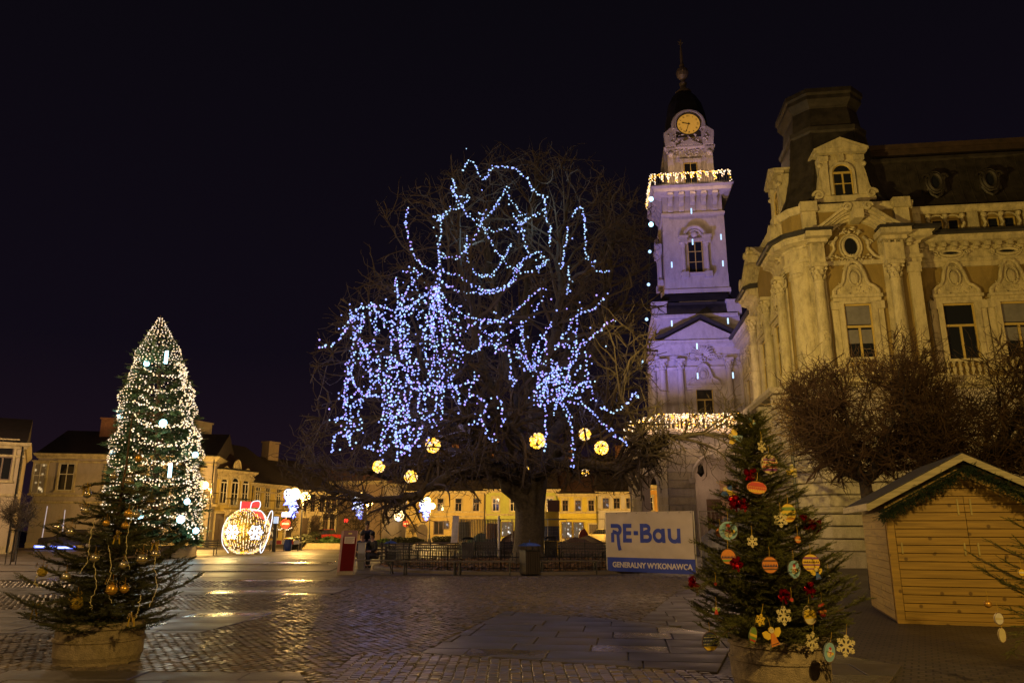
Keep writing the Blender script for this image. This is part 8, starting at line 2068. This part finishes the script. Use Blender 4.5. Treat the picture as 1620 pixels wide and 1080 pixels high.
heap('grey gravel heap close left of the trunk', 'gravel_heap', 832, 870, 50, 5.2, 1.7, M['gravel'], 2); heap('wide grey earth heap between the trunk and the banner', 'earth_heap', 912, 868, 50, 3.6, 1.0, M['gravel'], 3); heap('dark rubble heap under the orange drum', 'rubble_heap', 780, 868, 48, 2.2, .95, mat('dark_rubble', (.07, .05, .045), .95, bump=1), 4)
heap('pale sand heap in front of the lit shop windows', 'sand_heap', 931, 862, 60, 3.6, 1.0, mat('pale_sand', (.3, .25, .2), .95, bump=.5), 5)
c = at(779, 848, 49); g = G(); g.lathe([(.46, 0), (.48, .03), (.46, .3), (.48, .33), (.46, .62), (.48, .65), (.46, .9), (.44, .92)], 18); single('orange_drum', g, mat('orange_drum_paint', (.42, .16, .03), .5), 'orange drum standing on the dark rubble heap', 'drum', loc=(c[0], 49, .88))
cx = at(869, 860, 46); t = thing('advertising_column', 'striped yellow and dark blue column behind the right side of the trunk', 'column', (cx[0], 46, 0))
for k, m_ in enumerate((M['paint_yellow'], M['paint_navy'], M['paint_yellow'])): g = G(); g.lathe([(.62, k * .83), (.62, (k + 1) * .83 - .004)], 20); part(t, 'band', g, m_)
g = G(); g.box(-.1, .62, -.5, .2, 2.5, 3.15); part(t, 'top_box', g, M['paint_brown']); g = G(); g.box(-1.2, -.62, -.3, .1, 0, 1.1); part(t, 'side_panel', g, M['paint_yellow'])
g = G(); g.box(-.35, .35, -.05, .05, -.09, .09); single('neon_sign', g, M['neon'], 'small turquoise lit sign on the green yellow house', 'sign', loc=at(865, 821, 86))
g = G(); g.prism([(-.4, 0), (.4, 0), (.34, .7), (.1, 1.1), (-.2, .95), (-.36, .6)], -.3, .3, axis='y'); single('red_skip_bag', g, mat('red_sack', (.14, .01, .01), .6), 'red peaked sack before the lit shop windows', 'sack', loc=at(923, 858, 62))
for i, (x, lab) in enumerate(((895, 'left'), (903, 'middle'), (912, 'right'))): g = G(); g.tube([(0, 0, 0), (0, 0, .95)], .04, 6); single('marker_post', g, M['paint_white'], lab + ' of the three thin white marker posts right of the trunk', 'post', 'white marker posts', loc=(*gr(x, 874)[:2], 0))
# ================================================================== CARS
def car(label, px, Y, rz_, body, seed=0, L=4.2, W_=1.75, lights=None, name='parked_car'):
    c = at(px, 850, Y); t = thing(name, label, 'car', (c[0], Y, 0), rz_); h = 1.42; side = [(-L / 2, .35), (-L / 2, .78), (-L / 2 + .15, .88), (-L * .27, .95), (L * .30, .97), (L / 2 - .1, .92), (L / 2, .7), (L / 2, .35)]
    g_ = G(); g_.prism(side, -W_ / 2, W_ / 2, axis='y'); part(t, 'body', g_, body)
    g_ = G(); lo = [(-L * .28, .95), (L * .34, .96), (L * .25, h), (-L * .10, h)]; g_.prism([(a, b) for a, b in lo], -W_ / 2 + .1, W_ / 2 - .1, axis='y'); part(t, 'cabin', g_, M['glass'])
    g_ = G(); g_.prism([(-L * .11, h), (L * .26, h), (L * .24, h + .04), (-L * .09, h + .04)], -W_ / 2 + .14, W_ / 2 - .14, axis='y'); part(t, 'roof', g_, body)
    for sx in (-L * .31, L * .32):
        for sy in (-1, 1): g_ = G(); g_.lathe([(.31, -.1), (.33, -.06), (.33, .06), (.31, .1)], 16, axis='y'); w_ = part(t, 'wheel', g_, M['black_iron'], (sx, sy * (W_ / 2 - .08), .33)); g_ = G(); g_.lathe([(.18, -.11), (.18, .11)], 10, axis='y'); part(w_, 'hubcap', g_, M['galv'])
    for sy in (-1, 1): g_ = G(); g_.sphere((-L / 2 + .06, sy * W_ * .36, .70), .13, 8, 6, 0, (.6, 1.4, .7)); part(t, 'headlight', g_, lights or M['silver'])
    g_ = G(); g_.box(-L / 2 - .02, -L / 2 + .01, -.25, .25, .4, .52); part(t, 'number_plate', g_, M['paint_white']); return t
car('red car parked before the pale yellow corner house', 508, 79, R(62), mat('red_car_paint', (.22, .012, .01), .25, var=.05)); car('yellowish car parked beyond the heaps, left of the banner', 951, 82, R(0), mat('beige_car_paint', (.45, .38, .18), .3, var=.05))
t = car('dark car with bluish headlamps on the road left of the fir', 118, 57, R(8), mat('black_car_paint', (.02, .02, .025), .2, var=.05), lights=M['led_blue'])
for x, y, wd in ((69, 864, 1.3), (102, 865.5, 1.7)): g = G(); g.tube([(-wd / 2, 0, 0), (wd / 2, 0, 0)], .09, 8); g.tube([(-wd * .4, -.06, 0), (wd * .4, -.06, 0)], .06, 6, 1); l_ = at(x, y, 56); part(t, 'light_bar', g, [M['led_blue'], M['led_white']], tuple(rotz(-R(8)) @ (l_ - np.array([t.location.x, t.location.y, 0]))), (0, 0, -R(8)))
lamp('car_light_glow', at(90, 866, 55.3), 14, (.3, .4, 1), .3)
# ================================================================== SIGNS, SHRUBS, SMALL THINGS
c = at(449, 868, 58); t = thing('road_sign', 'no entry sign with a small lit board above it', 'road sign', (c[0], 58, 0)); zc = float(at(449, 828, 58)[2])
g = G(); g.tube([(0, 0, 0), (0, 0, zc + .9)], .035, 6); part(t, 'post', g, M['galv']); g = G(); g.lathe([(.36, -.05), (.36, -.02)], 24, (0, 0, zc), axis='y'); part(t, 'disc', g, M['paint_red']); g = G(); g.box(-.25, .25, -.065, -.05, zc - .06, zc + .06); part(t, 'bar', g, M['paint_white'])
g = G(); g.box(-.32, .42, -.1, .02, zc + .5, zc + .85); part(t, 'lit_board', g, glow('board_light', (.35, .45, 1.0), 1.6))
c = at(637, 860, 84); t = thing('road_sign', 'no entry sign at the mouth of the side street', 'road sign', (c[0] + .3, 84, 0)); zc = float(at(640, 828, 84)[2])
g = G(); g.tube([(0, 0, 0), (0, 0, zc + .3)], .035, 6); part(t, 'post', g, M['galv']); g = G(); g.lathe([(.36, -.05), (.36, -.02)], 20, (0, 0, zc), axis='y'); part(t, 'disc', g, M['paint_red']); g = G(); g.box(-.26, .26, -.07, -.05, zc - .07, zc + .07); part(t, 'bar', g, M['paint_white'])
c = at(433, 872, 52); t = thing('information_post', 'dark post with a small glowing panel right of the lit ball', 'information post', (c[0], 52, 0)); g = G(); g.box(-.11, .11, -.08, .08, 0, 1.85); part(t, 'post', g, M['pole']); g = G(); g.box(-.14, .14, -.1, .1, 1.85, 2.3); part(t, 'panel', g, glow('panel_light', (.6, .75, 1), .8))
g = G(); 
for i in range(12): g.sphere((i * .13, 0, .08 * math.sin(i * 1.3)), .05, 5, 4)
single('light_garland', g, M['bulb_pink'], 'short pink light garland over the shop left of the no entry sign', 'light garland', loc=at(433, 836, 62))
c = gr(426, 871); t = thing('cafe_barrier', 'low red and white barrier right of the lit ball', 'barrier', c); 
for k in range(5): g = G(); g.box(k * .42, k * .42 + .38, -.03, .03, .45, .72); part(t, 'board', g, M['paint_red'] if k % 2 else M['paint_white'])
for x in (.05, 1.0, 2.0): g = G(); g.box(x - .03, x + .03, -.05, .05, 0, .45); part(t, 'leg', g, M['pole'])
c = gr(455, 871); t = thing('refuse_sack', 'blue refuse sack with yellow top on a holder below the no entry sign', 'refuse sack', c); g = G(); g.lathe([(.20, 0), (.27, .1), (.29, .4), (.24, .7), (.27, .78), (.0, .8)], 12); part(t, 'sack', g, mat('blue_sack', (.03, .07, .30), .4, bump=.6, bscale=12), smooth=True); g = G(); g.lathe([(.30, .78), (.32, .84), (.2, .9)], 12); part(t, 'ring', g, M['paint_yellow'])
M['shrub'] = mat('shrub_leaf', (.05, .055, .025), .8, var=.4); M['shrub_g'] = mat('green_shrub_leaf', (.05, .10, .02), .7, var=.4)
def shrub(label, px, by, Y, w, h, m, seed, d=.9, group='shrubs and hedges across the square'):
    c = at(px, by, Y); q_ = np.random.default_rng(seed); n_ = int(420 * min(3, w)); u = q_.normal(0, 1, (n_, 3)); u /= np.linalg.norm(u, axis=1, keepdims=True); u *= (q_.uniform(.3, 1, n_) ** .4)[:, None]
    P = u * (w / 2, d / 2, h / 2) + (0, 0, h / 2); P[:, 2] += .06 * np.sin(P[:, 0] * 4 + seed); S_ = q_.uniform(.7, 1.5, n_)
    lvv = lv * 1.0; Mx = np.array([rotz(a_) @ rotx(b_) * s_ for a_, b_, s_ in zip(q_.uniform(0, 6.28, n_), q_.normal(0, 1.2, n_), S_)]); t = thing('shrub', label, 'shrub', (c[0], Y, 0), 0, group)
    g_ = G(); g_.inst(lvv * 1.6, lf, Mx, P); part(t, 'foliage', g_, m, kind='stuff'); g_ = G()
    for k in range(7): g_.tube([(q_.uniform(-.1, .1), 0, 0), (q_.uniform(-w * .3, w * .3), q_.uniform(-.1, .1), h * .8)], .015, 4)
    part(t, 'stems', g_, M['bark'])
for a in (('brownish round shrub right of the blue sack', 467, 870, 57, 1.5, .95, M['shrub'], 1), ('second brownish shrub before the pale corner house', 482, 868, 60, 1.7, 1.0, M['shrub'], 2), ('low green hedge left of the red kiosk', 524, 868, 62, 2.2, .85, M['shrub_g'], 3), ('low hedge just right of the blue capped bin', 640, 862, 74, 4.2, .7, M['shrub'], 4), ('low shrub at the foot of the lamp before the long yellow house', 700, 860, 77, 2.2, .8, M['shrub'], 5), ('yellowish low shrub between the people and the bin', 603, 864, 68, 1.8, .6, M['shrub_g'], 6), ('dark hedge close left of the pale corner house gate', 495, 866, 64, 1.4, 1.2, M['shrub'], 7)): shrub(*a)
g = G(); g.box(-1.6, 1.6, -.4, .4, 0, .42); single('planter_box', g, mat('planter_wall', (.35, .28, .15), .8), 'low pale planter wall in front of the red car', 'planter', loc=(*gr(512, 868)[:2], 0))
g = G()
for k in range(22): g.tube([(k * .12, 0, 0), (k * .12, 0, .95)], .012, 3)
g.tube([(0, 0, .95), (2.6, 0, .95)], .02, 4); g.tube([(0, 0, .1), (2.6, 0, .1)], .02, 4); single('iron_railing', g, M['black_iron'], 'short iron railing before the arched door across the square', 'railing', loc=(*gr(642, 857)[:2], 0), kind='stuff')
for i, (xb, yb, xt, yt) in enumerate(((65, 860, 75, 800), (97, 858, 103, 806))):
    A_, B_ = at(xb, yb, 61), at(xt, yt, 61); g = G(); g.tube([(0, 0, 0), tuple(B_ - A_)], .03, 6); single('light_rod', g, glow('rod_light%d' % i, (.7, .65, .75), .5), ['brighter, left one', 'dimmer, right one'][i] + ' of two thin lit rods before the wide grey house', 'light rod', 'lit rods before the grey house', loc=A_)
q_ = np.random.default_rng(3); g = G(); P = np.array([(q_.uniform(-.55, .55), q_.normal(0, .1), q_.uniform(-.28, .28)) for _ in range(44)]); bulbs(g, P, .045, 1, 1); single('light_cluster', g, glow('lilac_led', (.75, .68, 1.0), 2.2), 'lilac white LED cluster shining through the pollarded trees at the right edge', 'light decoration', loc=at(1599, 709, 26), kind=None)
t = thing('young_tree_guard', 'iron guard round the ball tree at the left edge', 'tree guard', (*gr(16, 893)[:2], 0))
for k in range(6): g = G(); g.tube([(.22 * math.cos(k * 1.047), .22 * math.sin(k * 1.047), 0), (.22 * math.cos(k * 1.047), .22 * math.sin(k * 1.047), 1.5)], .014, 4); part(t, 'bar', g, M['black_iron'])
for z in (.5, 1.45): g = G(); g.tube([(.22 * math.cos(a), .22 * math.sin(a), z) for a in np.linspace(0, 6.283, 13)[:-1]], .012, 4, closed=True); part(t, 'hoop', g, M['black_iron'])
# ================================================================== PEOPLE
M['skin'] = mat('skin', (.38, .22, .15), .5, var=.1); M['coat_navy'] = mat('dark_navy_coat', (.014, .014, .028), .75, var=.3, scale=20); M['coat_black'] = mat('black_coat', (.011, .010, .012), .7, var=.3, scale=20); M['hair'] = mat('dark_hair', (.015, .010, .009), .6); M['denim'] = mat('dark_trousers', (.02, .022, .035), .85)
def skin_obj(parent, name, J, E_, Rd, m, lv_=2):
    me = bpy.data.meshes.new(name); me.from_pydata(J, E_, []); me.materials.append(m); o = bpy.data.objects.new(name, me); col.objects.link(o); o.parent = parent
    md = o.modifiers.new('skin', 'SKIN'); 
    for v_, r_ in zip(me.skin_vertices[0].data, Rd): v_.radius = r_ if isinstance(r_, tuple) else (r_, r_)
    me.skin_vertices[0].data[0].use_root = True; md.use_smooth_shade = True; s_ = o.modifiers.new('sub', 'SUBSURF'); s_.levels = s_.render_levels = lv_; return o
def person(label, x, y, rz_, coat, seat=None, lean_=.0, hood=False, turn=0.):
    t = thing('person', label, 'person', (x, y, 0), rz_); hz = seat if seat else .88
    J = [(0, 0, hz + .08), (0, -lean_ * .25, hz + .30), (0, -lean_ * .5, hz + .50), (0, -lean_ * .6, hz + .60), (0, -lean_ * .75 - .01, hz + .72), (0, -lean_ * .8 - .015, hz + .83)]; E_ = [(0, 1), (1, 2), (2, 3), (3, 4), (4, 5)]; Rd = [(.15, .12), (.135, .10), (.17, .10), .055, (.078, .09), (.07, .085)]
    arms = [];
    for s_ in (-1, 1):
        b = len(J); J += [(s_ * .17, -lean_ * .5, hz + .50), (s_ * .23, -lean_ * .5 - .03, hz + .24), (s_ * .13, -lean_ * .5 - .24, hz + .16), (s_ * .09, -lean_ * .5 - .31, hz + .18)]; E_ += [(2, b), (b, b + 1), (b + 1, b + 2), (b + 2, b + 3)]; Rd += [.062, .048, .038, (.035, .02)]; arms.append(b)
    for s_ in (-1, 1):
        b = len(J); L_ = [(s_ * .10, -.02, hz), (s_ * .12, -.42, hz + .03), (s_ * .11, -.44, .10), (s_ * .11, -.56, .05)] if seat else [(s_ * .10, 0, hz), (s_ * .11, -.03, .48), (s_ * .11, .02, .09), (s_ * .12, -.13, .05)]
        J += L_; E_ += [(0, b), (b, b + 1), (b + 1, b + 2), (b + 2, b + 3)]; Rd += [.088, .062, .042, (.045, .03)]
    skin_obj(t, 'body', J, E_, Rd, M['skin'])
    gr_ = lambda r_: tuple(v + .028 for v in (r_ if isinstance(r_, tuple) else (r_, r_)))
    cj = J[:3] + [J[3]] + J[6:9] + J[10:13]; ce = [(0, 1), (1, 2), (2, 3), (2, 4), (4, 5), (5, 6), (2, 7), (7, 8), (8, 9)]; skin_obj(t, 'coat', cj, ce, [gr_(Rd[i]) for i in (0, 1, 2, 3, 6, 7, 8, 10, 11, 12)], coat)
    tj = [J[0]] + J[14:17] + J[18:21]; skin_obj(t, 'trousers', tj, [(0, 1), (1, 2), (2, 3), (0, 4), (4, 5), (5, 6)], [gr_(Rd[i]) for i in (0, 14, 15, 16, 18, 19, 20)], M['denim'])
    for s_, b in ((-1, 17), (1, 21)): g_ = G(); g_.sphere(np.array(J[b]) + (0, .03, -.0), .075, 8, 6, 0, (.7, 1.6, .65)); part(t, 'shoe', g_, M['coat_black'], smooth=True)
    hx, hy, hh = J[5]; g_ = G(); g_.sphere((hx, hy + .025, hh + .02), .112, 12, 9, 0, (.9, 1.0, 1.05)); g_.sphere((hx, hy + .06, hh - .10), .09, 10, 7, 0, (1, .7, 1.2)); part(t, 'hair', g_, M['hair'], smooth=True)
    g_ = G(); g_.sphere((hx, hy - .105, hh - .03), .016, 6, 5, 0, (1, 1.3, 1.4)); part(t, 'nose', g_, M['skin']); 
    g_ = G(); [g_.sphere((hx + s_ * .03, hy - .093, hh + .0), .010, 6, 4) for s_ in (-1, 1)]; g_.box(hx - .022, hx + .022, hy - .096, hy - .088, hh - .075, hh - .069); part(t, 'eyes_and_mouth', g_, M['hair'])
    for s_ in (-1, 1):
        for k in range(4): 
            h_ = np.array(J[arms[0 if s_ < 0 else 1] + 3]); g_ = G(); g_.tube([h_ + (s_ * (.018 - k * .011), -.0, 0), h_ + (s_ * (.018 - k * .011), -.045 + .004 * abs(k - 1.5), -.012), h_ + (s_ * (.017 - k * .010), -.062 + .004 * abs(k - 1.5), -.035)], [.0085, .008, .006], 5); part(t, 'finger', g_, M['skin'])
        g_ = G(); g_.tube([h_ + (-s_ * .025, .01, .0), h_ + (-s_ * .042, -.02, -.006)], [.010, .007], 5); part(t, 'thumb', g_, M['skin'])
    return t
pb = gr(586, 897); bench('bench that the two dark coated people sit on', float(pb[0]) - .3, float(pb[1]) + .1, R(8), 1.7, True, group=None)
person('person in a bulky dark coat seated, turned toward the tree', float(pb[0]) + .1, float(pb[1]) + .1, R(-38), M['coat_black'], .46, .16); person('person with dark hair seated behind the narrow grey bin', float(pb[0]) - .42, float(pb[1]) + .05, R(40), M['coat_navy'], .46, .10)
pc = at(579, 880, 33.5); person('person standing bent forward behind the two seated people', float(pc[0]), 33.5, R(10), M['coat_navy'], None, .55)
